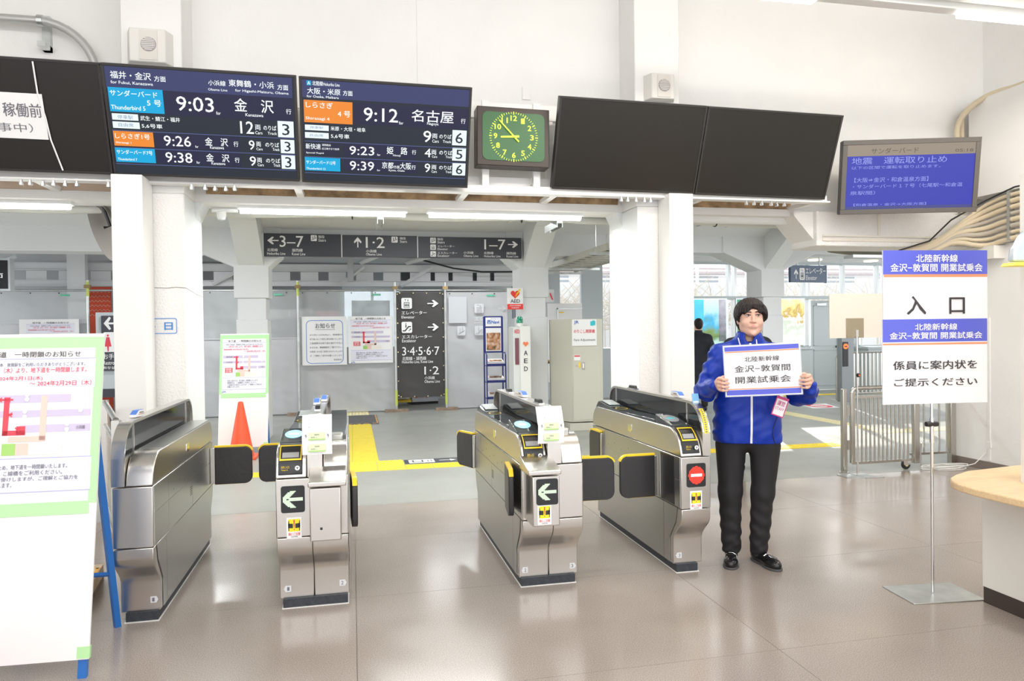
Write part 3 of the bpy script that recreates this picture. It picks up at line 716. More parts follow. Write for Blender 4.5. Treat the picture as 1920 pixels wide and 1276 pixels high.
struct('trim_3', MB().box(9.6, 10.42, 14.85, YW - .04, 0, 1.02).box(9.6, 10.45, 14.82, YW - .04, 1.02, 1.06), M_HALLB, bevel=.004)
struct('trim_4', MB().box(11.95, 16.5, 14.9, YW - .04, 0.0, 1.0).box(11.9, 16.5, 14.86, YW - .04, 1.0, 1.05), M_HALLB, bevel=.004)
# outside beyond the glass
struct('ground', MB().box(-6, 40, 17.0, 60, -1.0, -0.9), mat('snowy_ballast', (0.62, 0.60, 0.57), 0.9, var=0.2, vscale=2))
ww = MB().box(2, 40, 23.0, 23.3, -1, 3.05)
retain = build('retaining_wall', ww, mat('pale_concrete', (0.62, 0.63, 0.65), 0.8, var=0.08, vscale=3))
tag(retain, 'pale concrete retaining wall beyond the far windows', 'wall')
rl = thing('trackside_railing', 'pale steel railing on top of the wall beyond the far windows', 'railing', (2, 23.15, 3.05))
for z in (3.25, 3.55, 3.85): build('rail', MB().tube([(2, 23.15, z), (40, 23.15, z)], .035, 6), M_HALLW, rl)
for k in range(20): build('post', MB().box(2.2 + 1.9 * k, 2.28 + 1.9 * k, 23.1, 23.2, 3.05, 3.9), M_HALLW, rl)
bl = thing('far_building', 'long pale building with a dark roof line far beyond the windows', 'building', (20, 34, -.9))
build('wall', MB().box(2, 44, 34, 40, -.9, 4.3), mat('pale_cladding', (0.75, 0.76, 0.78), 0.8), bl)
build('roof', MB().box(1.5, 45, 33.5, 41, 4.3, 4.6), mat('dusty_rose_roof', (0.42, 0.36, 0.38), 0.8), bl)
for k in range(10): build('window', MB().box(4 + 4 * k, 6.4 + 4 * k, 33.96, 34.02, 3.9, 4.2), mat('dim_window', (0.3, 0.35, 0.4), 0.2), bl)
hb = MB()
for k in range(2000):
    x = rng.uniform(4, 26); y = rng.uniform(18.8, 20.6); h = rng.uniform(.5, 1.5)
    a = Vector((x, y, rng.uniform(1.5, 2.45))); d1_ = Vector((rng.uniform(-.6, .6), rng.uniform(-.3, .3), rng.uniform(.05, .7)))
    hb.tube([a, a + d1_ * .5 * h, a + d1_ * h + Vector((rng.uniform(-.15, .15), 0, -.08))], .012, 3, cap=False)
    if k % 12 == 0: hb.tube([(x, y, -.9), a + Vector((0, 0, .3))], .02, 3, cap=False)
hedge = build('bare_shrubs', hb, mat('dry_twigs', (0.50, 0.45, 0.38), 0.9)); tag(hedge, 'tangle of bare winter shrubs outside the far windows', 'shrubs', kind='stuff')
# ================================================================== DISPLAYS AND SIGNS
# white steel stand frame that carries the displays (two posts, rails)
def post(x0, x1, y0, y1, label):
    t = thing('steel_post', label, 'post', ((x0 + x1) / 2, (y0 + y1) / 2, 0))
    build('shaft', MB().box(x0, x1, y0, y1, 0.02, 2.74), M_POST, t, bevel=.004)
    build('base_plate', MB().box(x0 - .02, x1 + .02, y0 - .02, y1 + .02, 0, 0.02), M_POST, t)
    return t
post(-1.748, -1.53, 5.945, 6.228, 'smooth white square steel post left of the first gate, under the departure boards')
post(2.79, 3.02, 6.02, 6.262, 'smooth white square steel post behind the rightmost gate, under the switched-off screens')
rf = thing('display_rail_frame', 'white steel rail frame running along the wall behind all the screens', 'frame', (1.0, 6.3, 2.74))
rail = build('lower_rail', MB().box(-5.0, 4.50, 6.17, 6.225, 2.715, 2.79).box(-5.0, 4.5, 6.12, 6.17, 2.715, 2.73), M_POST, rf, bevel=.003)
build('upper_rail', MB().box(-5.0, 4.60, 6.34, 6.40, 3.42, 3.56), M_POST, rf, bevel=.003)
build('middle_rail', MB().box(-5.0, 4.60, 6.34, 6.40, 2.82, 2.90), M_POST, rf, bevel=.003)
for x in (-4.3, -2.35, -0.42, 0.98, 1.78, 3.2, 4.4):
    build('cantilever_arm', MB().box(x - .03, x + .03, 6.235, 6.64, 2.72, 2.76), M_POST, rf)
    build('upright', MB().box(x - .03, x + .03, 6.35, 6.42, 2.80, 3.56), M_POST, rf)
for x in (-2.42, -2.36, -2.28, -2.20, -2.12, -2.04, -1.82, -1.22, -1.12, -1.05, -0.97, -0.90, 2.38, 2.44, 2.52, 2.60, 2.66, 2.90, 3.62, 3.70, 3.78, 3.88, 3.95, 4.03):
    b = MB().lathe([(.018, -.03), (.018, -.012), (.011, -.012), (.011, .016), (.020, .016), (.020, .026)], (x, 6.14 + .02 * (int(x * 100) % 2), 2.705), 6)
    build('bolt', b, M_CHROME, rf)
def display(name, label, cx, w, h, zc_bot, ybot, tilt, roll=0.0, face=M_OFFSCREEN, cat='screen', group=None, border=.018):
    """face plane is local x/z, facing -y; origin at bottom middle"""
    t = thing(name, label, cat, (cx, ybot, zc_bot), (R(tilt), R(roll), 0), group)
    build('casing', MB().box(-w / 2, w / 2, 0.004, .07, 0, h), M_BEZEL, t, local=True, bevel=.006)
    fr = MB()
    e = border
    fr.box(-w / 2, w / 2, -.006, .006, 0, e).box(-w / 2, w / 2, -.006, .006, h - e, h).box(-w / 2, -w / 2 + e, -.006, .006, e, h - e).box(w / 2 - e, w / 2, -.006, .006, e, h - e)
    build('bezel', fr, M_BEZEL, t, local=True, bevel=.002)
    build('screen', MB().box(-w / 2 + e, w / 2 - e, -.002, .004, e, h - e), face, t, local=True)
    build('mounting_bracket', MB().box(-.16, -.10, .07, .16, .02, h - .1).box(.10, .16, .07, .16, .02, h - .1), M_POST, t, local=True)
    return t
H_D = .80
TL = 21.0
# switched-off pair on the right
display('ceiling_screen', 'large switched-off black screen, left one of the pair right of the clock', 2.41, 1.355, .775, 2.765, 6.14, TL, 0.45)
display('ceiling_screen', 'large switched-off black screen, right one of the pair above the entrance board', 3.772, 1.355, .775, 2.752, 6.14, TL, 0.45)
# switched-off pair on the far left with a taped sheet
d = display('ceiling_screen', 'large switched-off black screen with a sheet of white paper taped on, top left corner', -2.425, 1.33, H_D, 2.760, 6.06, TL, 0.3)
pp = MB().box(-.40, .26, -.0115, -.0095, .24, .56)
sheet_ = thing('taped_paper_sheet', 'white paper sheet with black lettering taped over the switched-off screen at top left', 'sheet', (-2.425, 6.06, 2.760), (R(TL), R(.3), 0))
build('paper', pp, M_PAPER, sheet_, local=True)
f = FB(-.40, .56, .66, .32, -.0125)
f.text('調整中　稼働前', .08, .22, .97, .52, .012); f.text('（工事中）', .30, .66, .86, .86)
build('lettering', f, PRINT['q'], sheet_, local=True)
build('string', MB().tube([(.235, -.014, .78), (.235, -.014, .56), (.262, -.014, .40), (.275, -.014, .24), (.325, -.014, .02)], .006, 5), M_W, sheet_, local=True)
# the two lit departure boards
b1 = display('departure_board', 'lit departure board showing 9:03 first, left one of the two lit boards', -1.068, 1.355, H_D, 2.746, 6.03, TL, .3, face=SCREENP['k'])
# flat colours one above the other: each colour its own hair-thin level
def led_art(t, layout, w, h, e, pal=SCREENP, bold=.008):
    artwork(layout, t, -w / 2 + e, h - e, w - 2 * e, h - 2 * e, -.0030, pal, bold)
led_art(b1, BOARD_KANAZAWA, 1.355, H_D, .022)
b2 = display('departure_board', 'lit departure board showing 9:12 first, directly left of the green clock', .298, 1.338, H_D, 2.735, 6.03, TL, .3, face=SCREENP['k'])
led_art(b2, BOARD_NAGOYA, 1.338, H_D, .022)
# small TV on the right wall
tv = thing('wall_television', 'small television with a blue news text page at upper right', 'television', (5.27, 6.02, 2.615), (R(8), R(.2), R(-17)))
tw, th = 1.27, .70
build('casing', MB().box(-tw / 2, tw / 2, 0.006, .08, 0, th), M_BEZEL, tv, local=True, bevel=.008)
fr = MB(); e = .045
fr.box(-tw / 2, tw / 2, -.012, .01, 0, e).box(-tw / 2, tw / 2, -.012, .01, th - e, th).box(-tw / 2, -tw / 2 + e, -.012, .01, e, th - e).box(tw / 2 - e, tw / 2, -.012, .01, e, th - e)
build('bezel', fr, mat('tv_grey_frame', (.10, .09, .08), .4), tv, local=True, bevel=.003)
build('screen', MB().box(-tw / 2 + e, tw / 2 - e, -.002, .006, e, th - e), emis('tv_blue', (0.06, 0.075, 0.72), .52), tv, local=True)
artwork(NEWS, tv, -tw / 2 + e, th - e, tw - 2 * e, th - 2 * e, -.003, SCREENP, .006)
build('bracket', MB().box(-.1, .1, .08, .46, .3, .5), M_BLACK, tv, local=True)
# speakers
def speaker(x, y, z, w, h, label):
    t = thing('wall_speaker', label, 'speaker', (x, y, z))
    build('housing', MB().prism([(-w / 2, 0), (-w / 2 + .04, -.10), (w / 2 - .04, -.10), (w / 2, 0)], 2, 0, h), M_BEIGES, t, local=True, bevel=.008)
    build('grille_panel', MB().box(-.055, .075, -.106, -.099, .015, h - .015), mat('speaker_panel', (.72, .69, .64), .5), t, local=True)
    build('grille', MB().lathe([(0, -.112), (.055, -.110), (.058, -.104)], (.01, 0, h * .52), 24, 1), mat('speaker_mesh', (.40, .37, .38), .5), t, local=True)
    g = MB()
    for k in range(7): g.box(.01 - math.sqrt(max(0, .05 ** 2 - (.014 * (k - 3)) ** 2)), .01 + math.sqrt(max(0, .05 ** 2 - (.014 * (k - 3)) ** 2)), -.115, -.110, h * .52 + .014 * (k - 3) - .003, h * .52 + .014 * (k - 3) + .003)
    build('grille_bars', g, M_BEIGES, t, local=True)
speaker(-1.525, 6.24, 3.66, .34, .26, 'boxy off-white speaker on the wall above the 9:03 departure board')
speaker(2.81, 6.27, 3.63, .30, .23, 'boxy off-white speaker on the wall above the switched-off screens')
# clock -----------------------------------------------------------------
ck = thing('station_clock', 'square green-faced clock with yellow numerals between the departure board and black screen', 'clock', (1.375, 6.06, 2.935), (0, R(.6), 0))
CW, CH = .635, .50
build('case', MB().box(-CW / 2, CW / 2, .0, .16, 0, CH), mat('bronze_case', (.040, .028, .022), .4, .2), ck, local=True, bevel=.006)
gm = mat('green_dial', (.010, .085, .016), .35, emit=(.008, .10, .012), estr=.3)
build('dial', MB().prism([(p[0], p[1]) for p in rounded(-.272, .272, .045, .455, .05, 5)], 1, -.006, .001), gm, ck, local=True)
ym = mat('dial_yellow', (.7, .85, .05), .5, emit=(.62, .85, .04), estr=.8)
cx0, cz0 = 0.0, .25
nm = MB()
for k in range(60):
    a = R(6 * k); r0, r1 = (.196, .212) if k % 5 else (.190, .214); hw = .0018 if k % 5 else .004
    c_, s_ = math.cos(a), math.sin(a)
    nm.add([(cx0 + s_ * r0 - c_ * hw, -.0075, cz0 + c_ * r0 + s_ * hw), (cx0 + s_ * r0 + c_ * hw, -.0075, cz0 + c_ * r0 - s_ * hw),
            (cx0 + s_ * r1 + c_ * hw, -.0075, cz0 + c_ * r1 - s_ * hw), (cx0 + s_ * r1 - c_ * hw, -.0075, cz0 + c_ * r1 + s_ * hw)], [(0, 1, 2, 3)])
build('minute_marks', nm, ym, ck, local=True)
f = FB(0, 0, 1, 1, -.0085)
for k in range(1, 13):
    a = R(30 * k); s_ = str(k); ww_ = .030 if k < 10 else .054
    x = cx0 + .160 * math.sin(a); z = cz0 + .158 * math.cos(a)
    f.text(s_, x - ww_ / 2, -(z + .022), x + ww_ / 2, -(z - .022), .02)
build('numerals', f, ym, ck, local=True)
def hand(ang, L, tail, wd, y, nmn):
    a = R(ang); c_, s_ = math.cos(a), math.sin(a)
    P = [(-wd, -tail), (wd, -tail), (wd * .7, L), (-wd * .7, L)]
    q = [(cx0 + p[0] * c_ + p[1] * s_, cz0 - p[0] * s_ + p[1] * c_) for p in P]
    build(nmn, MB().prism(q, 1, y, y + .003), ym, ck, local=True)
hand(266, .115, .045, .009, -.016, 'hour_hand'); hand(-44, .185, .06, .006, -.021, 'minute_hand')
build('bracket', MB().box(-.245, -.185, .155, .20, -.20, CH + .10).box(.215, .275, .155, .20, -.20, CH + .10), M_POST, ck, local=True)
build('bracket_arm', MB().box(-.245, -.185, .16, .34, -.10, -.04).box(.215, .275, .16, .34, -.10, -.04).box(-.245, -.185, .16, .34, .46, .52).box(.215, .275, .16, .34, .46, .52), M_POST, ck, local=True)
# fluorescent fittings under the wall opening -----------------------------
def tube_light(x0, x1, y, z, label, lit=True, m=M_LAMP):
    t = thing('tube_light', label, 'ceiling light', ((x0 + x1) / 2, y, z))
    build('housing', MB().prism([(y - .055, z + .035), (y + .055, z + .035), (y + .045, z + .075), (y - .045, z + .075)], 0, x0 - .02, x1 + .02), M_FIXW, t)
    build('diffuser', MB().prism([(y - .045, z + .035), (y - .03, z + .005), (y, z - .006), (y + .03, z + .005), (y + .045, z + .035)], 0, x0, x1), m if lit else M_FIXW, t, smooth=True)
    if lit:
        a = lamp('tube_lamp', 'AREA', ((x0 + x1) / 2, y, z - .03), (0, 0, 0), 26, (.96, 1, .97), size=x1 - x0, size_y=.08)
    return t
tube_light(-3.9, -2.31, 6.78, 2.60, 'lit fluorescent fitting over the left opening, behind the left column')
tube_light(-.95, .50, 6.78, 2.60, 'lit fluorescent fitting over the gates, left one of the two end to end')
tube_light(.72, 2.20, 6.78, 2.60, 'lit fluorescent fitting over the gates, right one of the two end to end')
tube_light(3.2, 4.5, 6.78, 2.60, 'unlit white fluorescent fitting over the right opening', lit=False)
ca = thing('security_camera', 'small white domed camera at the top of the left column', 'camera', (-1.12, 6.88, 2.66))
build('arm', MB().tube([(-1.2, 6.86, 2.63), (-.98, 6.86, 2.635)], .02, 8), M_FIXW, ca)
build('body', MB().lathe([(0, -.06), (.03, -.05), (.04, -.02), (.04, .02), (.0, .03)], (-1.12, 6.86, 2.60), 14), M_FIXW, ca, smooth=True)
# flexible ducts and straps behind the fittings
dt = thing('flexible_duct', 'ivory flexible ducts strung along behind the fluorescent fittings', 'duct', (0, 7.25, 2.6))
for (y, z, r) in ((7.26, 2.685, .042), (7.36, 2.745, .028), (7.18, 2.75, .022)):
    pts = [(-5 + .25 * k, y + .01 * math.sin(k), z + .012 * math.sin(k * .9 + y * 9)) for k in range(46)]
    build('duct', MB().tube(pts, r, 10), M_CONDW, dt, smooth=True)
for x in (-3.4, -2.5, -.92, .02, .9, 1.72, -2.0, 3.9):
    build('strap', MB().lathe([(.054, -.007), (.054, .007)], (x, 7.26, 2.69), 12, 0), M_BLACK, dt)
for x in (.28, 2.05):
    build('strut_bracket', MB().box(x - .03, x + .03, 6.98, 7.45, 2.60, 2.63).box(x - .03, x - .024, 6.98, 7.45, 2.56, 2.60).box(x + .024, x + .03, 6.98, 7.45, 2.56, 2.60).box(x - .008, x + .008, 7.3, 7.316, 2.6, 3.20), M_GALV, dt)
pj = thing('cable_tray', 'cable tray with black cables seen above the right opening, behind the unlit fitting', 'cable tray', (4.2, 8.2, 2.9))
build('rail', MB().box(3.0, 6.8, 8.0, 8.03, 2.88, 2.95).box(3.0, 6.8, 8.5, 8.53, 2.88, 2.95), M_ALU, pj)
for k in range(12): build('rung', MB().box(3.1 + .32 * k, 3.15 + .32 * k, 8.0, 8.5, 2.88, 2.90), M_ALU, pj)
for k in range(3): build('cable', MB().tube([(3.0, 7.9 + .1 * k, 2.86), (3.7, 7.75 + .1 * k, 2.83), (4.3, 8.1 + .1 * k, 2.92), (6.8, 8.2 + .1 * k, 2.92)], .02, 6), M_BLACK, pj)
build('hanger', MB().box(3.75, 3.8, 7.7, 8.6, 2.80, 2.84).tube([(3.78, 7.75, 2.72), (3.78, 7.75, 3.20)], .01, 6), M_GALV, pj)
# ladder rack seen between the right column and the second row
lr = thing('cable_ladder', 'beige cable ladder hung from the hall ceiling beyond the right column', 'cable ladder', (3.75, 11.5, 2.6))
for x in (3.35, 4.05): build('side_rail', MB().box(x, x + .03, 9.2, 12.9, 2.60, 2.69), mat('ladder_beige', (.52, .51, .45), .5), lr)
for k in range(12): build('rung', MB().box(3.36, 4.06, 9.3 + .31 * k, 9.34 + .31 * k, 2.61, 2.63), mat('ladder_beige', (.5, .5, .4), .5), lr)
for k, (y) in enumerate((9.5, 11.9, 12.8)): build('hanger_rod', MB().tube([(3.3, y, 2.58), (3.3, y, 3.1 if y > 11.4 else 3.20)], .008, 6).box(3.2, 4.2, y - .02, y + .02, 2.56, 2.60), M_GALV, lr)
for k in range(4): build('cable', MB().tube([(3.45 + .12 * k, 9.2, 2.66), (3.5 + .12 * k, 12, 2.65), (3.42 + .12 * k, 12.9, 2.66)], .022, 6), M_BLACK if k == 1 else M_CONDW, lr)
# LED line lights hanging in the lobby, upper right
ll = thing('line_light_rail', 'long white hanging light rail with two glowing bars, top right corner', 'ceiling light', (4.6, 4.72, 3.9))
build('rail', MB().box(2.2, 6.78, 4.66, 4.76, 3.93, 3.99), M_FIXW, ll, bevel=.004)
build('channel', MB().box(2.2, 6.78, 4.50, 4.62, 3.96, 4.08), M_FIXW, ll, bevel=.006)
for (x0, x1) in ((1.9, 3.34), (4.60, 6.2)):
    build('glowing_bar', MB().box(x0, x1, 4.675, 4.745, 3.895, 3.93), M_LAMPW, ll, bevel=.006)
    lamp('bar_lamp', 'AREA', ((x0 + x1) / 2, 4.71, 3.88), (0, 0, 0), 20, (1, .9, .74), size=x1 - x0, size_y=.07)
for x in (2.6, 4.45, 6.3): build('hanger_rod', MB().tube([(x, 4.71, 3.98), (x, 4.71, 5.15)], .008, 6), M_ALU, ll)
# unseen fixtures added to go with the lobby fill lamps
for (x, y, L, lb) in ((-1.5, 2.0, 3.0, 'added white light line, out of view over the left part of the lobby, before the gates'), (2.6, 2.0, 3.0, 'added white light line, out of view over the lobby, in front of the man in blue'), (0.5, -1.5, 5.0, 'longest added white light line, out of view behind the viewer'), (5.0, 3.4, 2.4, 'short added white light line, out of view over the counter')):
    t = thing('added_line_light', lb, 'ceiling light', (x, y, 4.33), group='added lobby light lines')
    build('housing', MB().box(x - L / 2, x + L / 2, y - .06, y + .06, 4.35, 4.42), M_FIXW, t)
    build('diffuser', MB().box(x - L / 2, x + L / 2, y - .05, y + .05, 4.325, 4.35), M_LAMPW, t)
    build('hanger_rod', MB().tube([(x, y, 4.42), (x, y, 5.15)], .01, 6), M_ALU, t)
# hanging direction sign in the hall -------------------------------------
def hang_sign(name, label, x0, x1, z0, z1, y, layout, group=None, bold=.006, m=M_SIGN):
    t = thing(name, label, 'sign', ((x0 + x1) / 2, y, z0))
    w = x1 - x0; h = z1 - z0
    build('panel', MB().box(-w / 2, w / 2, 0, .09, 0, h), m, t, local=True, bevel=.003)
    artwork(layout, t, -w / 2, h, w, h, -.001, PRINT, bold)
    return t
YS = 10.88
hang_sign('direction_sign', 'charcoal direction sign with a left arrow and 3–7', -1.215, -.135, 2.645, 2.972, YS, SIGN_WEST)
hang_sign('direction_sign', 'charcoal direction sign with an up arrow and 1·2', -.120, .972, 2.645, 2.966, YS, SIGN_MID)
hang_sign('direction_sign', 'charcoal direction sign with 1–7 and a right arrow', .987, 2.575, 2.645, 2.960, YS, SIGN_EAST)
bk = MB().box(-1.25, 2.60, YS + .09, Y2, 2.655, 2.955).box(-1.25, -1.215, YS, YS + .1, 2.645, 2.975).box(-.135, -.120, YS - .002, YS + .1, 2.645, 2.97).box(.972, .987, YS - .002, YS + .1, 2.645, 2.965)
tag(build('sign_backing', bk, M_HALLW), 'white backing frame holding the three charcoal direction signs', 'frame')
# hanging sign: elevator (right hall)
es = thing('hanging_sign', 'slate blue hanging sign with an up arrow reading Elevator, near the far windows', 'sign', (8.19, 11.8, 2.35), (0, R(-.5), R(9)))
build('panel', MB().box(-.42, .42, -.03, .03, 0, .31), mat('slate_sign', (.12, .16, .24), .3), es, local=True, bevel=.003)
build('end_cap', MB().box(.42, .44, -.035, .035, -.01, .32), M_ALU, es, local=True)
artwork([('>up', .08, .22, .20, .80, 'w'), ('@lift', .235, .16, .38, .86, 'w'), ('エレベーター', .41, .14, .97, .50, 'w'), ('Elevator', .41, .60, .72, .86, 'w')], es, -.42, .31, .84, .31, -.032, PRINT, .01)
for x in (-.25, .28): build('hanger_rod', MB().tube([(x, 0, .31), (x, 0, .72)], .014, 6), M_ALU, es, local=True)
# downlights
for i, (x, y) in enumerate(((9.345, 12.855), (10.335, 14.62), (11.9, 14.735), (7.9, 14.3), (13.4, 13.4))):
    o = build('downlight', MB().lathe([(0, 0), (.12, 0), (.15, -.004), (.155, .014)], (x, y, 3.052), 20), [mat('downlight_glow', (1, .9, .7), .5, emit=(1, .86, .6), estr=2.2)])
    tag(o, ['round recessed downlight above the hanging Elevator sign', 'round recessed downlight behind the Elevator sign, nearer the windows', 'round recessed downlight right of the Elevator sign, near the far windows', 'round recessed downlight left of the Elevator sign, behind the arched column', 'round recessed downlight at the right end of the white hall ceiling'][i], 'ceiling light')
# dark air curtain / pipe under ceiling, right
ac = thing('pipe_elbow', 'olive grey lagged pipes hanging below the white hall ceiling, behind the entrance board', 'pipe', (7.2, 9.2, 2.7))
build('pipe', MB().tube([(6.3, 9.2, 3.13), (6.45, 9.2, 2.92), (6.8, 9.2, 2.72), (7.5, 9.2, 2.66), (9.6, 9.2, 2.66)], .13, 12), mat('olive_lagging', (.22, .21, .16), .7, bump=.4, bscale=20), ac, smooth=True)
build('pipe', MB().tube([(7.3, 9.6, 3.08), (7.5, 9.5, 2.95), (8.4, 9.5, 2.86), (9.6, 9.5, 2.86)], .15, 12), mat('grey_lagging', (.34, .34, .31), .7, bump=.4, bscale=20), ac, smooth=True)
build('tray', MB().box(6.9, 9.6, 8.9, 9.1, 2.50, 2.54), M_GALV, ac)
# conduits --------------------------------------------------------------
cd = thing('grey_conduit', 'grey steel conduit bending down behind the screen at top left', 'conduit', (-2.4, 6.5, 4.0))
pts = [(-5, 6.5, 4.06), (-2.42, 6.5, 4.06)] + [(-2.42 + .42 * math.sin(R(a)), 6.5, 3.64 + .42 * math.cos(R(a))) for a in range(10, 91, 10)] + [(-2.0, 6.5, 3.4)]
build('pipe', MB().tube(pts, .033, 12), mat('grey_pipe', (.55, .55, .54), .35, .5), cd, smooth=True)
build('clamp', MB().lathe([(.045, -.02), (.045, .02)], (-2.40, 6.5, 4.06), 12, 0).box(-2.43, -2.37, 6.5, 6.65, 3.86, 3.9).box(-2.43, -2.37, 6.6, 6.65, 3.86, 4.14), M_GALV, cd)
cd2 = thing('beige_conduit', 'beige conduit curving along the top of the boxed panel at upper right', 'conduit', (6.33, 6.5, 3.4))
pts = [(6.33, 6.52, 2.9), (6.33, 6.52, 3.55)] + [(6.33 + .26 * (1 - math.cos(R(a))), 6.52 - .40 * (1 - math.cos(R(a))), 3.58 + .35 * math.sin(R(a))) for a in range(0, 91, 10)] + [(6.62, 5.7, 3.93), (6.62, 3.2, 3.93)]
build('pipe', MB().tube(pts, .030, 10), M_CONDB, cd2, smooth=True)
build('pipe', MB().tube([(6.44, 6.56, 2.6), (6.44, 6.56, 3.8)], .022, 8), M_CONDB, cd2, smooth=True)
build('clamp', MB().lathe([(.038, -.012), (.038, .012)], (6.33, 6.52, 3.50), 12), M_CHROME, cd2)
bd = thing('pipe_bundle', 'bundle of beige conduits sweeping down the right wall under the television', 'conduit bundle', (6.4, 6.0, 2.4))
for i in range(8):
    z = 2.83 - .062 * i; r = .026 if i % 3 else .02
    e = -.02 * i
    p = [(6.43, 3.0, z), (6.43, 5.6, z), (6.43, 6.0, z - .01), (6.40, 6.25, z - .07), (6.28 + e, 6.38, 2.62 - .03 * i), (6.05 + e, 6.42, 2.44 - .022 * i), (5.80 + e, 6.44, 2.34 - .016 * i), (5.55 + e, 6.46, 2.30 - .01 * i)]
    # smooth by midpoint subdivision
    for _ in range(2):
        q = [p[0]]
        for a, c in zip(p[:-1], p[1:]):
            a = Vector(a); c = Vector(c); q += [a.lerp(c, .25), a.lerp(c, .75)]
        q.append(p[-1]); p = q
    build('conduit', MB().tube(p, r, 8), M_CONDB if i not in (3, 5) else mat('taupe_conduit', (.48, .43, .36), .5), bd, smooth=True)
build('black_cable', MB().tube([(6.40, 3.0, 2.885), (6.40, 5.9, 2.88), (6.37, 6.2, 2.80), (6.1, 6.36, 2.62), (5.85, 6.38, 2.40), (5.5, 6.40, 2.30)], .009, 6), M_BLACK, bd)
for y in (5.62, 5.95): build('clamp', MB().box(6.39, 6.46, y, y + .03, 2.36, 2.86), M_GALV, bd)
build('junction_box', MB().box(6.36, 6.5, 6.1, 6.3, 2.2, 2.33), M_BEIGES, bd)
# convex mirror behind the left post
mr = thing('safety_mirror', 'round convex safety mirror half hidden behind the left white post', 'mirror', (-2.17, 7.15, 2.5), (R(18), 0, R(-58)))
build('dish', MB().lathe([(0, .100), (.10, .085), (.20, .045), (.30, -.01), (.305, -.01), (.205, .055), (.105, .097), (0, .112)], (0, 0, 0), 36, 1), mat('mirror_back', (.17, .150, .13), .5), mr, local=True, smooth=True)
build('bracket', MB().tube([(0, 0, 0), (0, .06, 0), (0, .06, .60)], .014, 8), M_BLACK, mr, local=True)
# ================================================================== TICKET GATES
YF, YB = 4.07, 5.72                    # front and back of the upper body
def arc(cx, cy, r, a0, a1, n=7):
    return [(cx + r * math.cos(R(a0 + (a1 - a0) * i / n)), cy + r * math.sin(R(a0 + (a1 - a0) * i / n))) for i in range(n + 1)]
def scurve(y0, z0, y1, z1, n=8):
    return [(y0 + (y1 - y0) * (.5 - .5 * math.cos(math.pi * i / n)), z0 + (z1 - z0) * i / n) for i in range(n + 1)]
LOWP = [(4.19, .05)] + scurve(4.19, .20, YF, .37) + [(YF, .418)] + [(YB, .418)] + scurve(YB, .37, 5.62, .20)[0:] + [(5.62, .05)]
MIDP = [(YF, .422), (YB, .422), (YB, .738), (YF, .738)]
CAPP = [(YF, .742)] + arc(YF + .17, .90 - .16, .165, 180, 92, 8)[1:] + arc(YB - .13, .90 - .13, .13, 90, 0, 7) + [(YB, .742)]
def flap(parent, x, y, dirx, diry, L=.30):
    """swing pad hinged at x,y, reaching along dirx,diry"""
    d = Vector((dirx, diry, 0)).normalized(); n = Vector((-d.y, d.x, 0))
    o = Vector((x, y, 0))
    def place(poly, t0, t1, mb):
        m2 = MB().prism(poly, 1, t0, t1)
        vs = [tuple(o + d * v[0] + n * v[1] + Vector((0, 0, v[2]))) for v in m2.v]
        mb.add(vs, m2.f)
    pad = MB(); place([(p[0], p[1]) for p in ([(.03, .435), (L - .05, .435)] + arc(L - .05, .485, .05, -90, 0, 4) + arc(L - .05, .655, .05, 0, 90, 4) + [(.03, .705)])], -.016, .016, pad)
    f = build('flap_pad', pad, M_RUBBER, parent, bevel=.007, seg=3)
    tr = MB(); outer = [(.03, .4325), (L - .06, .4325), (L - .06, .440), (.03, .440)]
    t2 = MB(); place(outer, -.006, .006, t2); build('flap_piping', t2, M_YEL, f)
    # the yellow piping along the top of the pad
    place([(.03, .704), (L - .05, .704)] + [(p[0], p[1]) for p in arc(L - .05, .656, .050, 90, 20, 4)] + [(p[0], p[1]) for p in arc(L - .05, .656, .060, 20, 90, 4)] + [(.03, .716)], -.013, .013, tr)
    build('flap_trim', tr, M_YEL, f)
    hg = MB(); place([(0, .44), (.034, .44), (.034, .70), (0, .70)], -.012, .012, hg)
    build('hinge', hg, M_STEEL, f, bevel=.003)
def led_panel(parent, xc, zc, y, kind, s=.145):
    p = build('indicator_panel', MB().prism(rounded(xc - .062, xc + .062, zc - s / 2, zc + s / 2, .012, 3), 1, y - .005, y), M_BLACK, parent)
    if kind == 'arrow':
        m = emis('led_matrix_green_white', (.80, 1.0, .72), 1.0)
        b = MB()
        n = 17
        for i in range(n):
            for j in range(n):
                u = (i + .5) / n; v = (j + .5) / n - .5
                on = (.30 < u < .99 and abs(v) < .105) or (abs(abs(v) - (u - .04) * .92) < .15 and u < .62 and abs(v) < .46)
                if on:
                    cx = xc - .052 + .104 * u; cz = zc + .104 * v; h = .0028
                    b.quad((cx - h, y - .0058, cz - h), (cx + h, y - .0058, cz - h), (cx + h, y - .0058, cz + h), (cx - h, y - .0058, cz + h))
        build('lit_arrow', b, m, p)
    else:
        m = emis('led_red', (1, .05, .03), 1.4); mw = emis('led_bar_white', (1, .9, .95), 1.3)
        b = MB(); b2 = MB(); n = 19
        for i in range(n):
            for j in range(n):
                u = (i + .5) / n - .5; v = (j + .5) / n - .5
                if u * u + v * v < .23:
                    cx = xc + .108 * u; cz = zc + .112 * v; h = .0026
                    t = b2 if (abs(v) < .07 and abs(u) < .36) else b
                    t.quad((cx - h, y - .0058, cz - h), (cx + h, y - .0058, cz - h), (cx + h, y - .0058, cz + h), (cx - h, y - .0058, cz + h))
        build('lit_disc', b, m, p); build('lit_bar', b2, mw, p)
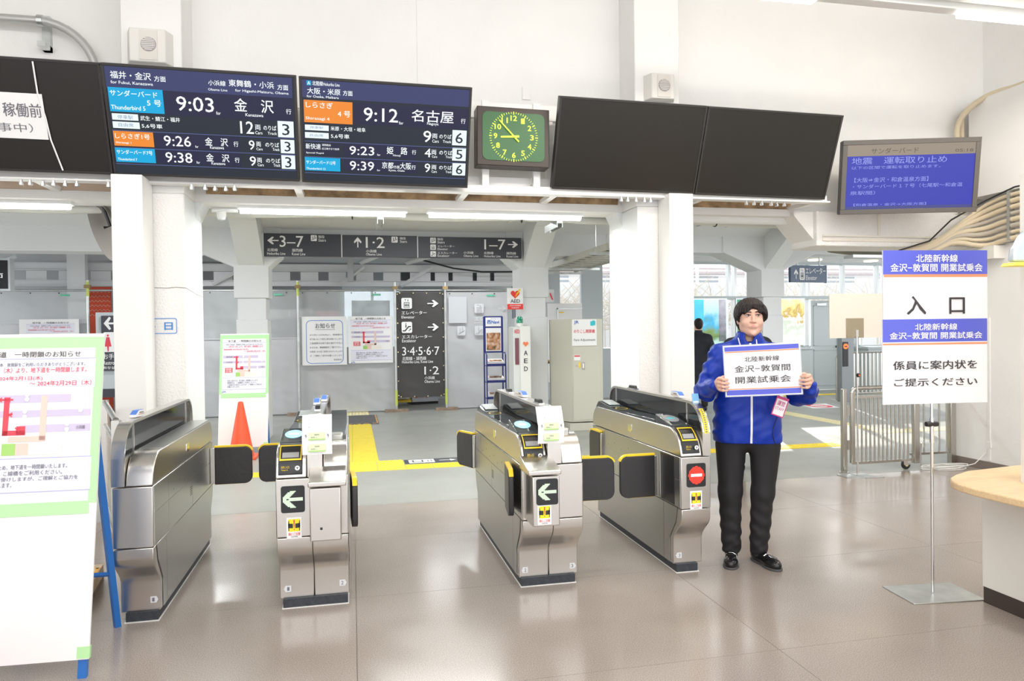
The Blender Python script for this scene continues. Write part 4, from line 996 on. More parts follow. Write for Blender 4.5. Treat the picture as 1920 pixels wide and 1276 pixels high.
def caution(parent, xc, zc, y):
    w, h = .078, .112
    p = build('caution_sticker', MB().box(xc - w / 2, xc + w / 2, y - .002, y, zc - h / 2, zc + h / 2), M_W, parent)
    f = FB(xc - w / 2, zc + h / 2, w, h, y - .0028); f.poly2([(.1, .08), (.9, .08), (.9, .68), (.1, .68)])
    build('yellow_field', f, mat('print_yellow', (.93, .80, .02), .5), p)
    k = FB(xc - w / 2, zc + h / 2, w, h, y - .0034)
    k.poly2([(.10, .28), (.42, .30), (.42, .52), (.10, .50)]); k.poly2([(.58, .30), (.90, .28), (.90, .50), (.58, .52)])
    for u in (.12, .83): k.poly2([(u, .16), (u + .05, .16), (u + .05, .64), (u, .64)])
    k.text('CAUTION', .28, .90, .72, .96, .01)
    build('lettering', k, M_K, p)
    r_ = FB(xc - w / 2, zc + h / 2, w, h, y - .0040)
    r_.poly2([(.45, .12), (.55, .12), (.52, .50), (.48, .50)]); r_.poly2([(.47, .54), (.53, .54), (.53, .60), (.47, .60)])
    r_.text('扉にご注意', .10, .73, .90, .87, .01)
    build('lettering', r_, PRINT['r'], p)
def number(parent, xc, zc, s, left):
    y = 4.1895; w = .030; h = .034
    pts = [(xc - w / 2, zc - h / 2), (xc + w / 2, zc - h / 2), (xc + w / 2, zc + h / 2), (xc - w / 2, zc + h / 2)]
    pts = [(xc - w / 2, zc - h / 2), (xc + w / 2, zc - h / 2), (xc + w / 2 + .009, zc), (xc + w / 2, zc + h / 2), (xc - w / 2, zc + h / 2)]
    if left: pts = [(2 * xc - a, b) for a, b in pts][::-1]
    p = build('number_sticker', MB().prism(pts, 1, y - .0015, y), mat('pale_grey_sticker', (.68, .69, .70), .5), parent)
    f = FB(xc - .006, zc + .010, .012, .020, y - .0022); f.text(s, 0, 0, 1, 1, .01)
    build('lettering', f, PRINT['q'], p)
def panels(parent, x, side):
    """thin cladding sheets on a passage side, with the joints between them; side=+1 faces +x"""
    xa, xb = (x, x + .003) if side > 0 else (x - .003, x)
    g = .004
    cuts = [(YF + .012, 4.38), (4.384, 5.42), (5.424, YB - .012)]
    for (a, b) in cuts:
        build('side_panel', MB().box(xa, xb, a, b, .60, .736), M_STEELG, parent)
    for (a, b) in ((YF + .012, 4.38), (4.384, 5.0), (5.004, YB - .012)):
        build('side_panel', MB().box(xa, xb, a, b, .426, .596), M_STEELG, parent)
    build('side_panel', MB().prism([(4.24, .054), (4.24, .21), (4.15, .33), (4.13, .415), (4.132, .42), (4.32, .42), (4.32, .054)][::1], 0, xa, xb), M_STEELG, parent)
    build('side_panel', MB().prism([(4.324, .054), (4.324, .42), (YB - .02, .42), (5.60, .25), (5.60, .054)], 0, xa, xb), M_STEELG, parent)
    lo = MB()
    for k in range(5): lo.box(xa - .001 if side < 0 else xb, xa if side < 0 else xb + .001, 4.93, 4.99, .50 + .012 * k, .505 + .012 * k)
    build('louvre', lo, M_BLACK, parent)
    sc = MB()
    for k in range(7):
        yy = 4.5 + .14 * k; sc.box(xa - .001 if side < 0 else xb, xa if side < 0 else xb + .001, yy, yy + .006, .63 + .03 * (k % 2), .636 + .03 * (k % 2))
    build('screw_holes', sc, M_BLACK, parent)
    build('latch', MB().prism([(p[0], p[1]) for p in rounded(4.86, 4.93, .79, .845, .012, 3)], 0, xa, xb), M_CHROME, parent)
def tower(parent, x0, x1, z1=1.066):
    yf, yb = YF - .005, YB + .0
    r = .20
    outer = [(yf, .745)] + arc(yf + r, z1 - r, r, 180, 90, 9) + arc(yb - .14, z1 - .14, .14, 90, 0, 7) + [(yb, .745)]
    cx = (yf + yb) / 2
    inner = [(yf + .020, .885)] + arc(yf + r, z1 - r, r - .016, 178, 90, 9) + arc(yb - .14, z1 - .14, .124, 90, 0, 7) + [(yb - .016, .885)]
    # frame = strip between outer and inner, both sides closed
    m = MB()
    n = len(outer)
    fo = outer; fi = inner
    # resample both to the same count
    def resample(P, N):
        d = [0]
        for a, b in zip(P[:-1], P[1:]): d.append(d[-1] + math.hypot(b[0] - a[0], b[1] - a[1]))
        out = []
        for i in range(N):
            t = d[-1] * i / (N - 1); k = 0
            while k < len(d) - 2 and d[k + 1] < t: k += 1
            u = (t - d[k]) / max(1e-9, d[k + 1] - d[k])
            out.append((P[k][0] + (P[k + 1][0] - P[k][0]) * u, P[k][1] + (P[k + 1][1] - P[k][1]) * u))
        return out
    top_o = [p for p in outer if p[1] >= .884] ; top_o = [(yf, .885)] + [p for p in outer[1:-1] if p[1] > .885] + [(yb, .885)]
    N = 44; A = resample(top_o, N); B = resample(inner, N)
    vs = []
    for X in (x0, x1):
        vs += [(X, a[0], a[1]) for a in A] + [(X, b[0], b[1]) for b in B]
    fs = []
    for i in range(N - 1):
        fs.append((i, i + 1, N + i + 1, N + i)); fs.append((2 * N + i, 3 * N + i, 3 * N + i + 1, 2 * N + i + 1))
        fs.append((i, 2 * N + i, 2 * N + i + 1, i + 1)); fs.append((N + i, N + i + 1, 3 * N + i + 1, 3 * N + i))
    m.add(vs, fs)
    m.prism([(yf, .745), (yb, .745), (yb, .888), (yf, .888)], 0, x0, x1)
    fr = build('tower_frame', m, M_STEEL, parent, smooth=True)
    xm = (x0 + x1) / 2
    build('tower_glass', MB().prism(inner, 0, xm - .016, xm + .016), M_SMOKE, fr)
    for yy in (yf + .22, yb - .16): build('mullion', MB().box(xm - .02, xm + .02, yy, yy + .014, .885, z1 - .014), M_STEEL, fr)
    return fr
def entry_module(parent, x0, x1, glow=True):
    """black ticket slot wrapped over the rounded front, tilted display behind it, dark glass top"""
    xa, xb = x0 + .012, x1 - .012
    outer = [(YF - .006, .765)] + arc(YF + .17, .745, .171, 172, 100, 6)
    inn = [(p[0] + .02, p[1] - .012) for p in outer][::-1]
    mod = build('ticket_slot', MB().prism(outer + inn, 0, xa, xb), M_BLACK, parent, bevel=.004)
    # yellow outlined opening: lies on the sloping part
    def on(y, z, e): return (y, z)
    P = arc(YF + .17, .745, .174, 146, 116, 4)
    Q = arc(YF + .17, .745, .1765, 146, 116, 4)
    yl = MB()
    for (a, b) in ((xa + .006, xa + .011), (xb - .011, xb - .006)): yl.prism(P + Q[::-1], 0, a, b)
    for (s0, s1) in ((149, 146), (116, 113)):
        yl.prism(arc(YF + .17, .745, .174, s0, s1, 1) + arc(YF + .17, .745, .1765, s1, s0, 1), 0, xa + .006, xb - .006)
    build('yellow_outline', yl, M_YEL, mod)
    build('slot_mouth', MB().prism(arc(YF + .17, .745, .1735, 143, 132, 2) + arc(YF + .17, .745, .170, 132, 143, 2), 0, xa + .02, xb - .02), mat('slot_grey', (.35, .35, .35), .4), mod)
    f = FB(xa + .012, .812, xb - xa - .024, .03, YF - .0085)
    f.text('改札入口', 0.05, .05, .45, .5); f.text('Ticket In', .05, .62, .38, .92)
    # lettering sits on the upright face
    build('lettering', f, M_YEL, mod)
    rd = MB().lathe([(0, -.002), (.013, -.002), (.013, 0)], (xb - .026, YF - .0075, .797), 14, 1)
    build('ticket_symbol', rd, M_W, mod)
    k = FB(xb - .034, .805, .016, .016, YF - .0105); k.poly2([(.1, .2), (.9, .2), (.9, .42), (.62, .42), (.62, .9), (.38, .9), (.38, .42), (.1, .42)])
    build('lettering', k, M_K, mod)
    # tilted touch display
    y0, z0, y1, z1 = YF + .165, .917, YF + .40, .962
    dm = build('display', MB().prism([(y0, z0 - .02), (y1, z1 - .06), (y1, z1), (y0, z0)], 0, x0 + .008, x1 - .004), M_TOPG, parent, bevel=.003)
    sl = (z1 - z0) / (y1 - y0)
    e = MB(); cx = (x0 + x1) / 2; cy = (y0 + y1) / 2 + .01; N = 26
    for (rx, ry, off, mm, nm) in ((.050, .072, .0012, 'blue_reader_glow', 'reader_disc'), (.030, .018, .0018, None, 'reader_mark')):
        e = MB(); vs = []
        for i in range(N):
            a = 2 * math.pi * i / N; yy = cy + ry * math.sin(a); vs.append((cx + rx * math.cos(a), yy, z0 + (yy - y0) * sl + off))
        e.add(vs, [tuple(range(N))])
        if glow: m_ = emis('blue_reader_glow', (.22, .62, 1.0), 1.3) if mm else emis('white_reader_mark', (.75, .92, 1), 1.2)
        else: m_ = mat('grey_reader', (.30, .31, .32), .3) if mm else emis('teal_mark', (.1, .6, .7), .8)
        build(nm, e, m_, dm)
    # long glass lid
    lid = build('glass_lid', MB().prism([(y1 + .01, .895), (y1 + .01, .925), (5.12, .912), (5.36, .922), (5.60, .945), (5.66, .90), (5.66, .88)], 0, x0 + .008, x1 - .002), M_TOPG, parent, bevel=.003)
    ring = MB(); cx2, cy2 = cx, 5.24
    vs = []
    for i in range(24):
        a = 2 * math.pi * i / 24
        for q in (1, .86): vs.append((cx2 + .048 * q * math.cos(a), cy2 + .05 * q * math.sin(a), .9195 + (cy2 + .05 * q * math.sin(a) - 5.24) * .042))
    ring.add(vs, [(2 * i, 2 * ((i + 1) % 24), 2 * ((i + 1) % 24) + 1, 2 * i + 1) for i in range(24)])
    build('yellow_ring', ring, M_YEL, lid)
    build('rear_tray', MB().prism([(5.40, .930), (5.59, .949), (5.59, .953), (5.40, .934)], 0, x0 + .03, x1 - .02), mat('tray_glass', (.6, .65, .65), .08), lid)
def gate(name, label, x0, x1, tow, halves, kick):
    g = thing('ticket_gate', label, 'ticket gate', ((x0 + x1) / 2, 4.9, 0))
    build('plinth', MB().box(kick[0], kick[1], 4.172, 5.60, 0, .052), M_PLINTH, g)
    build('plinth_seal', MB().box(kick[0] - .006, kick[1] + .006, 4.164, 5.61, 0, .004), M_BEIGES, g)
    for (a, b) in halves:
        build('lower_body', MB().prism(LOWP, 0, a, b), M_STEEL, g, bevel=.004)
    build('middle_body', MB().prism(MIDP, 0, x0, x1), M_STEEL, g, bevel=.005)
    return g
def cap(g, a, b):
    return build('upper_body', MB().prism(CAPP, 0, a, b), M_STEEL, g, bevel=.006)
def caption_strip(parent, x0, x1):
    s = build('caution_strip', MB().prism(arc(YF + .195, .866, .2025, 176, 128, 6) + arc(YF + .195, .866, .2005, 128, 176, 6), 0, x0, x1), mat('strip_yellow', (.93, .70, .05), .4), parent)
    k = MB()
    for i in range(11):
        a = 174 - 4.1 * i
        k.prism(arc(YF + .195, .866, .2032, a, a - 2.0, 1) + arc(YF + .195, .866, .2026, a - 2.0, a, 1), 0, x0 + .008, x1 - .008)
    build('print', k, PRINT['q'], s)
# gate 1 (left edge of the row)
g1 = gate('g', 'leftmost ticket gate, narrow steel body marked 1 with a single padded flap', -1.222, -1.025, None, [(-1.222, -1.027)], (-1.195, -1.035))
cap(g1, -1.155, -1.025)
tower(g1, -1.222, -1.158)
panels(g1, -1.025, 1)
number(g1, -1.062, .108, '1', False)
flap(g1, -1.02, 5.60, 1, 0, .29)
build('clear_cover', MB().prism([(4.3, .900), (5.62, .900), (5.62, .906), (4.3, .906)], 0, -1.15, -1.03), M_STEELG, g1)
# gate 2
g2 = gate('g', 'ticket gate marked 1 and 2 with a lit arrow on its left half', -.415, -.035, None, [(-.413, -.2285), (-.2265, -.037)], (-.395, -.045))
cap(g2, -.415, -.252); cap(g2, -.165, -.035)
tower(g2, -.248, -.169)
entry_module(g2, -.413, -.262)
build('glass_lid', MB().prism([(4.36, .895), (4.36, .925), (5.12, .912), (5.60, .945), (5.66, .90), (5.66, .88)], 0, -.160, -.045), M_TOPG, g2, bevel=.003)
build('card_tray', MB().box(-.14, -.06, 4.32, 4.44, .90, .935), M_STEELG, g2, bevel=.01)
panels(g2, -.035, 1)
led_panel(g2, -.326, .628, YF, 'arrow'); caution(g2, -.322, .473, YF)
number(g2, -.368, .103, '1', True); number(g2, -.075, .112, '2', False)
bx = build('front_box', MB().box(-.230, -.070, 3.90, YF, .435, .715), M_STEEL, g2, bevel=.006)
build('shelf_lid', MB().prism([(3.875, .725), (3.875, .75), (YF, .80), (YF, .725)], 0, -.236, -.042), M_STEEL, bx, bevel=.005)
build('sensor_window', MB().box(-.178, -.166, 3.898, 3.901, .495, .508), M_BLACK, bx)
flap(g2, -.415, 5.60, -1, 0, .27); flap(g2, -.012, 4.38, .05, -1, .28)
# gate 3
g3 = gate('g', 'ticket gate marked 2 and 3 with the lit arrow on its projecting front box', .950, 1.318, None, [(.952, 1.1335), (1.1355, 1.316)], (.962, 1.295))
cap(g3, .950, 1.100); cap(g3, 1.190, 1.318)
tower(g3, 1.104, 1.186)
entry_module(g3, .952, 1.096)
build('glass_lid', MB().prism([(4.50, .895), (4.50, .925), (5.12, .912), (5.60, .945), (5.66, .90), (5.66, .88)], 0, 1.195, 1.31), M_TOPG, g3, bevel=.003)
build('card_tray', MB().box(1.21, 1.28, 4.20, 4.30, .89, .93), M_STEELG, g3, bevel=.01)
panels(g3, .950, -1); panels(g3, 1.318, 1)
bx = build('front_box', MB().box(.962, 1.118, 3.87, YF, .435, .715), M_STEEL, g3, bevel=.006)
build('shelf_lid', MB().prism([(3.845, .725), (3.845, .75), (YF, .80), (YF, .725)], 0, .935, 1.122), M_STEEL, bx, bevel=.005)
led_panel(bx, 1.045, .628, 3.87, 'arrow'); caution(bx, 1.028, .502, 3.87)
number(g3, .990, .094, '2', True); number(g3, 1.282, .096, '3', False)
flap(g3, .928, 4.40, -.12, -1, .30); flap(g3, .945, 5.66, -.35, .9, .28); flap(g3, 1.322, 4.40, 1, -.02, .31)
# gate 4
g4 = gate('g', 'rightmost ticket gate marked 3 with a red no-entry light, beside the man in blue', 1.945, 2.140, None, [(1.947, 2.138)], (1.958, 2.10))
cap(g4, 1.945, 2.085)
tower(g4, 2.088, 2.140)
entry_module(g4, 1.947, 2.083, glow=False)
panels(g4, 1.945, -1)
led_panel(g4, 2.044, .627, YF, 'stop'); caution(g4, 2.042, .474, YF)
number(g4, 1.985, .103, '3', True)
flap(g4, 1.942, 4.40, -1, -.02, .27); flap(g4, 1.935, 5.45, -.04, 1, .26)
build('flap_recess', MB().box(1.940, 1.944, 4.16, 4.36, .43, .73), M_BLACK, g4)
caption_strip(g4, 2.100, 2.128)
build('side_bumper', MB().box(2.14, 2.155, 4.2, 4.3, .34, .40), M_STEEL, g4, bevel=.003)
# paper notices taped to the towers of gates 2 and 3
def gate_notice(x, label, s):
    t = thing('gate_notice', label, 'notice', (x, YF - .03, .87))
    N = 8; P = []
    for i in range(N + 1):
        v = i / N; P.append((-.008 - .012 * math.sin(v * 3) + (.05 * v * v if v > .55 else 0) * s, .21 * v))
    b = MB()
    for i in range(N):
        b.prism([(P[i][0], P[i][1]), (P[i + 1][0], P[i + 1][1]), (P[i + 1][0] + .0012, P[i + 1][1]), (P[i][0] + .0012, P[i][1])], 0, -.078, .078)
    build('paper', b, M_PAPER, t, local=True)
    f = FB(-.078, .21, .156, .21, -.024)
    for v0, v1 in ((.42, .62), (.72, .92)): f.poly2([(.22, v0), (.78, v0), (.78, v1), (.22, v1)])
    build('green_ticket_picture', f, mat('pale_green_print', (.72, .82, .52), .6), t, local=True)
    f = FB(-.078, .21, .156, .21, -.0248)
    for v0 in (.585, .885): f.poly2([(.22, v0), (.78, v0), (.78, v0 + .035), (.22, v0 + .035)])
    build('green_ticket_stripe', f, mat('mid_green_print', (.42, .66, .22), .6), t, local=True)
    f = FB(-.078, .21, .156, .21, -.0254)
    f.text('左側にきっぷを入れて', .15, .08, .85, .135); f.text('右側からお取りください', .2, .15, .8, .20)
    build('lettering', f, mat('pale_red_print', (.75, .35, .35), .6), t, local=True)
    f = FB(-.078, .21, .156, .21, -.0254)
    f.text('この面を上にして入れてください', .12, .26, .88, .31); f.text('乗車券', .42, .46, .58, .50); f.text('特急券', .42, .76, .58, .80)
    f.text('敦賀→', .3, .53, .5, .565); f.text('敦賀→', .3, .83, .5, .865)
    f.text('↑', .10, .46, .16, .56, .03); f.text('↑', .84, .46, .90, .56, .03)
    build('lettering', f, PRINT['q'], t, local=True)
gate_notice(-.193, 'paper notice taped to the tower of the gate nearest the traffic cone', 1)
gate_notice(1.115, 'paper notice taped to the tower of the gate with the projecting arrow box', 1)
# little train models on the towers
def train(x, y, z, rz, label, L=.105):
    t = thing('toy_train', label, 'toy train', (x, y, z), (0, 0, rz), 'paper bullet trains on the gate towers')
    # side outline: long streamlined nose
    P = [(-L / 2, .004), (-L / 2 + .004, .012), (-L / 2 + .03, .030), (-L / 2 + .045, .038), (L / 2, .038), (L / 2, .004)]
    build('body', MB().prism(P, 1, -.019, .019), mat('train_white', (.85, .84, .84), .4), t, local=True, bevel=.003)
    top = [(-L / 2 + .010, .0195), (-L / 2 + .03, .0315), (-L / 2 + .044, .0395), (L / 2 - .001, .0395), (L / 2 - .001, .0385), (-L / 2 + .045, .0385), (-L / 2 + .03, .0305), (-L / 2 + .012, .0185)]
    build('blue_roof', MB().prism(top, 1, -.017, .017), mat('train_blue', (.10, .25, .75), .4), t, local=True)
    s = MB()
    for yy in (-.0198, .0194): s.box(-L / 2 + .035, L / 2, yy, yy + .0004, .016, .019)
    build('side_stripe', s, mat('train_copper', (.55, .22, .15), .5), t, local=True)
    wd = MB()
    for k in range(4):
        for yy in (-.0200, .0194): wd.box(-L / 2 + .048 + .013 * k, -L / 2 + .055 + .013 * k, yy, yy + .0006, .023, .030)
    build('windows', wd, M_K, t, local=True)
T_Z = 1.066
train(-1.19, 4.42, T_Z, R(80), 'small blue and white toy train on the leftmost gate')
train(-.226, 4.80, T_Z, R(88), 'small blue and white toy train, left one of two side by side on gate 1-2')
train(-.187, 5.02, T_Z, R(88), 'small blue and white toy train, right one of two side by side on gate 1-2')
train(1.145, 4.86, T_Z, R(95), 'small blue and white toy train on the gate marked 2 and 3', .13)
train(2.114, 4.46, T_Z, R(90), 'small blue and white toy train on the rightmost gate', .14)
for (x, y, lb) in ((-.208, 4.52, 'small clip lamp on the tower of gate 1-2'), (1.145, 5.30, 'small clip lamp at the far end of the tower of gate 2-3'), (1.145, 4.42, 'small clip lamp at the near end of the tower of gate 2-3'), (2.114, 5.25, 'small clip lamp at the far end of the tower of the rightmost gate')):
    t = thing('gate_lamp', lb, 'signal lamp', (x, y, T_Z))
    build('base', MB().box(-.017, .017, -.075, .075, 0, .006), M_CHROME, t, local=True)
    build('lens', MB().prism([(-.06, .006), (.06, .006), (.045, .026), (-.045, .026)], 0, -.014, .014), M_BLACK, t, local=True, bevel=.003)
cdt = thing('blue_card', 'small light blue card standing on the rightmost gate, next to the man in blue', 'card', (2.114, 4.20, 1.052), (R(-12), 0, R(6)))
build('card', MB().box(-.024, .024, -.001, .001, 0, .062), mat('card_blue', (.25, .55, .86), .4), cdt, local=True)
build('print', MB().box(-.018, .018, -.0016, -.001, .004, .014), M_W, cdt, local=True)
# ================================================================== THINGS ON THE FLOOR
# A-frame notice stands ----------------------------------------------------
def a_stand(loc, rz, label, near):
    """local: board faces -y, bottom middle at origin"""
    t = thing('notice_stand', label, 'notice stand', loc, (0, 0, rz))
    W = .61
    tl = R(10)
    def B(x0, x1, y0, y1, a0, a1):                       # box in the tilted board plane (a = distance up the board)
        m = MB().box(x0, x1, y0, y1, a0, a1)
        return [(v[0], v[1] + math.sin(tl) * v[2], v[2] * math.cos(tl)) for v in m.v], m.f
    def TB(*bs):
        m = MB()
        for b in bs: m.add(*B(*b))
        return m
    build('board', TB((-W / 2, W / 2, 0, .012, .085, 1.56)), M_PAPER, t, local=True)
    for s in (-1, 1): build('front_leg', TB((s * (W / 2 - .03) - .018, s * (W / 2 - .03) + .018, .012, .036, .0, 1.50)), M_BLUELEG, t, local=True)
    for s in (-1, 1): build('rear_leg', MB().tube([(s * (W / 2 - .085), .60, .0), (s * (W / 2 - .085), .28, 1.42)], .020, 4), M_BLUELEG, t, local=True)
    build('cross_bar', MB().tube([(-W / 2 + .08, .53, .30), (W / 2 - .08, .53, .30)], .012, 4), M_BLUELEG, t, local=True)
    build('hinge_bar', MB().box(-W / 2 + .03, W / 2 - .03, .26, .29, 1.38, 1.42), M_BLUELEG, t, local=True)
    def tilt(o):
        me = o.data
        for v in me.vertices:
            x, y, z = v.co; v.co = (x, y + math.sin(tl) * z, z * math.cos(tl))
    po = build('poster', MB().box(-.285, .285, -.003, -.0005, .76, 1.53), M_LAMIN, t, local=True); tilt(po)
    x0, z1, w, h = -.277, 1.485, .552, .70
    before = set(bpy.data.objects)
    artwork(NOTICE, po, x0, z1, w, h, -.0046, PRINT, .006)
    f = FB(x0, z1, w, h, -.0078)
    for u, v in ((.27, .33), (.335, .33), (.355, .43), (.42, .53)):
        for s in (1, -1):
            f.poly2([(u - .02, v - .012 * s), (u - .016, v - .018 * s), (u + .02, v + .012 * s), (u + .016, v + .018 * s)])
    build('closed_marks', f, PRINT['r'], po, local=True)
    f = FB(x0, z1, w, h, -.0078)
    for i, (u, v) in enumerate(((.48, .30), (.48, .33), (.47, .41), (.47, .445), (.80, .50), (.80, .535), (.90, .41))):
        f.poly2([(u + .018 * math.cos(R(30 * k)), v + .015 * math.sin(R(30 * k))) for k in range(12)])
    build('platform_circles', f, M_W, po, local=True)
    for o in list(set(bpy.data.objects) - before):
        tilt(o)
    tp = TB((-W / 2, W / 2, -.0036, -.001, 1.492, 1.545), (-W / 2, -W / 2 + .030, -.0034, -.001, .77, 1.50), (W / 2 - .036, W / 2, -.0034, -.001, .77, 1.50), (-W / 2 + .02, W / 2 - .03, -.0036, -.001, .722, .78))
    build('green_tape', tp, M_GTAPE, t, local=True)
    build('green_tape', TB((W / 2 - .05, W / 2 + .004, -.002, .014, .09, .14)), M_GTAPE, t, local=True)
    return t
a_stand((-1.475, 3.545, 0), R(-3), 'large notice stand with green-taped closure poster in the left foreground', True)
a_stand((-1.385, 9.74, 0), R(-3), 'distant notice stand with green-taped closure poster, behind the traffic cone', False)
# traffic cones ------------------------------------------------------------
def cone(x, y, label, s=1.0):
    t = thing('traffic_cone', label, 'traffic cone', (x, y, 0))
    build('base', MB().prism(rounded(-.19 * s, .19 * s, -.19 * s, .19 * s, .04, 4), 2, 0, .03), M_CONE, t, local=True, bevel=.006)
    build('cone', MB().lathe([(.15 * s, .03), (.145 * s, .06), (.036, .66), (.030, .69), (.018, .70), (0, .70)], (0, 0, 0), 28), M_CONE, t, local=True, smooth=True)
cone(-1.355, 9.42, 'orange-red traffic cone in front of the distant notice stand')
cone(-1.52, 3.0, 'orange-red traffic cone at the left edge, in front of the large notice stand', 1.05)
# timber feet with stickers behind the large stand
tb = thing('timber_batten', 'short timber batten with a worn orange and white sticker behind the large notice stand', 'timber', (-1.55, 4.6, 0), (0, 0, R(8)))
build('batten', MB().box(-.06, .06, -.45, .35, .0, .05), M_SCRAP, tb, local=True)
build('batten_top', MB().box(-.05, .07, -.1, .28, .05, .12), mat('pale_timber', (.62, .48, .32), .7, var=.2, vscale=10), tb, local=True)
build('sticker', MB().box(-.04, .06, -.06, .18, .12, .1215), M_PAPER, tb, local=True)
build('orange_edge', MB().box(.045, .065, -.06, .2, .1215, .1225).box(-.04, .06, .18, .2, .1215, .1225), mat('sticker_orange', (.9, .45, .05), .6), tb, local=True)
# glass and steel side barrier left of gate 1
gb = thing('glass_barrier', 'low steel and glass barrier between the large notice stand and the first gate', 'barrier', (-1.7, 6.0, 0))
build('post', MB().box(-1.60, -1.55, 5.35, 5.40, 0, .95), M_FENCE, gb)
build('post', MB().box(-2.02, -1.97, 6.5, 6.55, 0, 1.0), M_FENCE, gb)
build('hand_rail', MB().tube([(-1.575, 5.37, .95), (-1.995, 6.53, .98)], .022, 8), M_FENCE, gb)
build('hand_rail', MB().tube([(-1.575, 5.37, .78), (-1.995, 6.53, .80)], .014, 8), M_FENCE, gb)
build('bottom_rail', MB().tube([(-1.575, 5.37, .10), (-1.995, 6.53, .10)], .016, 8), M_FENCE, gb)
build('glass', MB().prism([(-1.58, 5.38), (-1.99, 6.52), (-1.985, 6.52), (-1.575, 5.38)], 2, .12, .76), mat('barrier_glass', (.75, .8, .8), .05, alpha=.25), gb)
# the white board on the left with the toilet sign
tw_ = thing('temporary_wall', 'pale grey temporary wall panel seen left of the white post, carrying the toilet sign', 'panel', (-4.0, 14.0, 0))
build('panel', MB().box(-4.40, -3.6, 14.0, 14.05, .60, 1.95), M_HALLB, tw_)
build('skirting', MB().box(-4.40, -3.6, 13.98, 14.06, .45, .60), M_SIGN, tw_)
build('legs', MB().box(-4.38, -4.33, 14.0, 14.05, 0, .45).box(-3.7, -3.65, 14.0, 14.05, 0, .45), M_HALLG, tw_)
ts = thing('toilet_sign', 'charcoal sign with a left arrow and red female figure, beside the left white post', 'sign', (-4.10, 13.96, .92))
build('panel', MB().box(-.20, .20, 0, .03, 0, .97), M_SIGN, ts, local=True)
artwork([('>left', .10, .02, .60, .26, 'w'), ('お手洗', .06, .69, .72, .79, 'w'), ('Restroom', .06, .82, .72, .89, 'w'), ('화장실', .06, .92, .5, .97, 'w')], ts, -.2, .97, .4, .97, -.001, PRINT, .01)
build('white_field', MB().prism(rounded(-.17, .17, .33, .68, .03, 4), 1, -.002, .0), M_W, ts, local=True)
f = FB(-.2, .97, .4, .97, -.004)
f.poly2([(.26 + .045 * math.cos(R(30 * k)), .36 + .02 * math.sin(R(30 * k))) for k in range(12)])
f.poly2([(.20, .39), (.32, .39), (.40, .56), (.12, .56)]); f.poly2([(.22, .56), (.30, .56), (.28, .65), (.24, .65)])
build('figure', f, PRINT['r'], ts, local=True)
f = FB(-.2, .97, .4, .97, -.004)
f.poly2([(.70 + .045 * math.cos(R(30 * k)), .36 + .02 * math.sin(R(30 * k))) for k in range(12)])
f.poly2([(.60, .39), (.80, .39), (.77, .54), (.74, .65), (.66, .65), (.63, .54)])
build('figure', f, PRINT['j'], ts, local=True)
# departure display far left, red patterned panel, window poster
dd = thing('hanging_display', 'small dark departure display cut off at the left edge, in the passage', 'screen', (-6.6, 12.6, 2.25))
build('case', MB().box(-7.4, -6.05 + .9, 12.6, 12.75, 2.25, 2.75), M_ALU, dd); build('face', MB().box(-7.38, -5.18, 12.59, 12.6, 2.28, 2.72), M_BLACK, dd)
f = FB(-5.6, 2.72, .4, .44, 12.585); f.text('方面', .1, .45, .9, .62); f.text('for', .3, .72, .8, .84); build('lettering', f, SCREENP['w'], dd, local=False)
rp = thing('red_wave_panel', 'red panel with white wave pattern seen left of the white post above the poster stand', 'panel', (-4.7, 15.6, 1.85))
build('panel', MB().box(-5.05, -4.62, 15.6, 15.63, 0, 2.50), mat('red_panel', (.80, .10, .04), .5), rp)
wv = MB()
for k in range(6):
    z = 1.95 + .09 * k; P = []
    for i in range(25): P.append((-5.04 + .41 * i / 24, 15.59, z + .018 * math.sin(i * 1.57)))
    wv.tube(P, .006, 4)
build('wave_pattern', wv, mat('pattern_pale', (.95, .55, .42), .6), rp)
# safety sheets on scaffold poles --------------------------------------------
def wavy(x0, x1, z0, z1, y, nx=22, nz=12, amp=.025, seed=1):
    r_ = np.random.RandomState(seed); ph = r_.uniform(0, 6, 8)
    b = MB(); vs = []
    nx, nz = nx * 3, nz * 3
    for j in range(nz + 1):
        for i in range(nx + 1):
            x = x0 + (x1 - x0) * i / nx; z = z0 + (z1 - z0) * j / nz
            d = amp * (math.sin(x * 3.1 + ph[0] + z) + .6 * math.sin(z * 7 + ph[1] + x * 1.3) + .5 * math.sin((x + z) * 9 + ph[2])) * math.sin(math.pi * min(1, (i + .6) / nx)) * .6
            d += amp * .35 * (abs(math.sin(math.pi * z / .46 + .02 * math.sin(x * 8))) ** .35 - 1) + amp * .25 * (abs(math.sin(math.pi * x / .62 + ph[3])) ** .3 - 1) + amp * .12 * math.sin(x * 23 + z * 17 + ph[4]) * math.sin(z * 13 - x * 9)
            vs.append((x, y + d, z))
    fs = [(j * (nx + 1) + i, j * (nx + 1) + i + 1, (j + 1) * (nx + 1) + i + 1, (j + 1) * (nx + 1) + i) for j in range(nz) for i in range(nx)]
    return b.add(vs, fs)
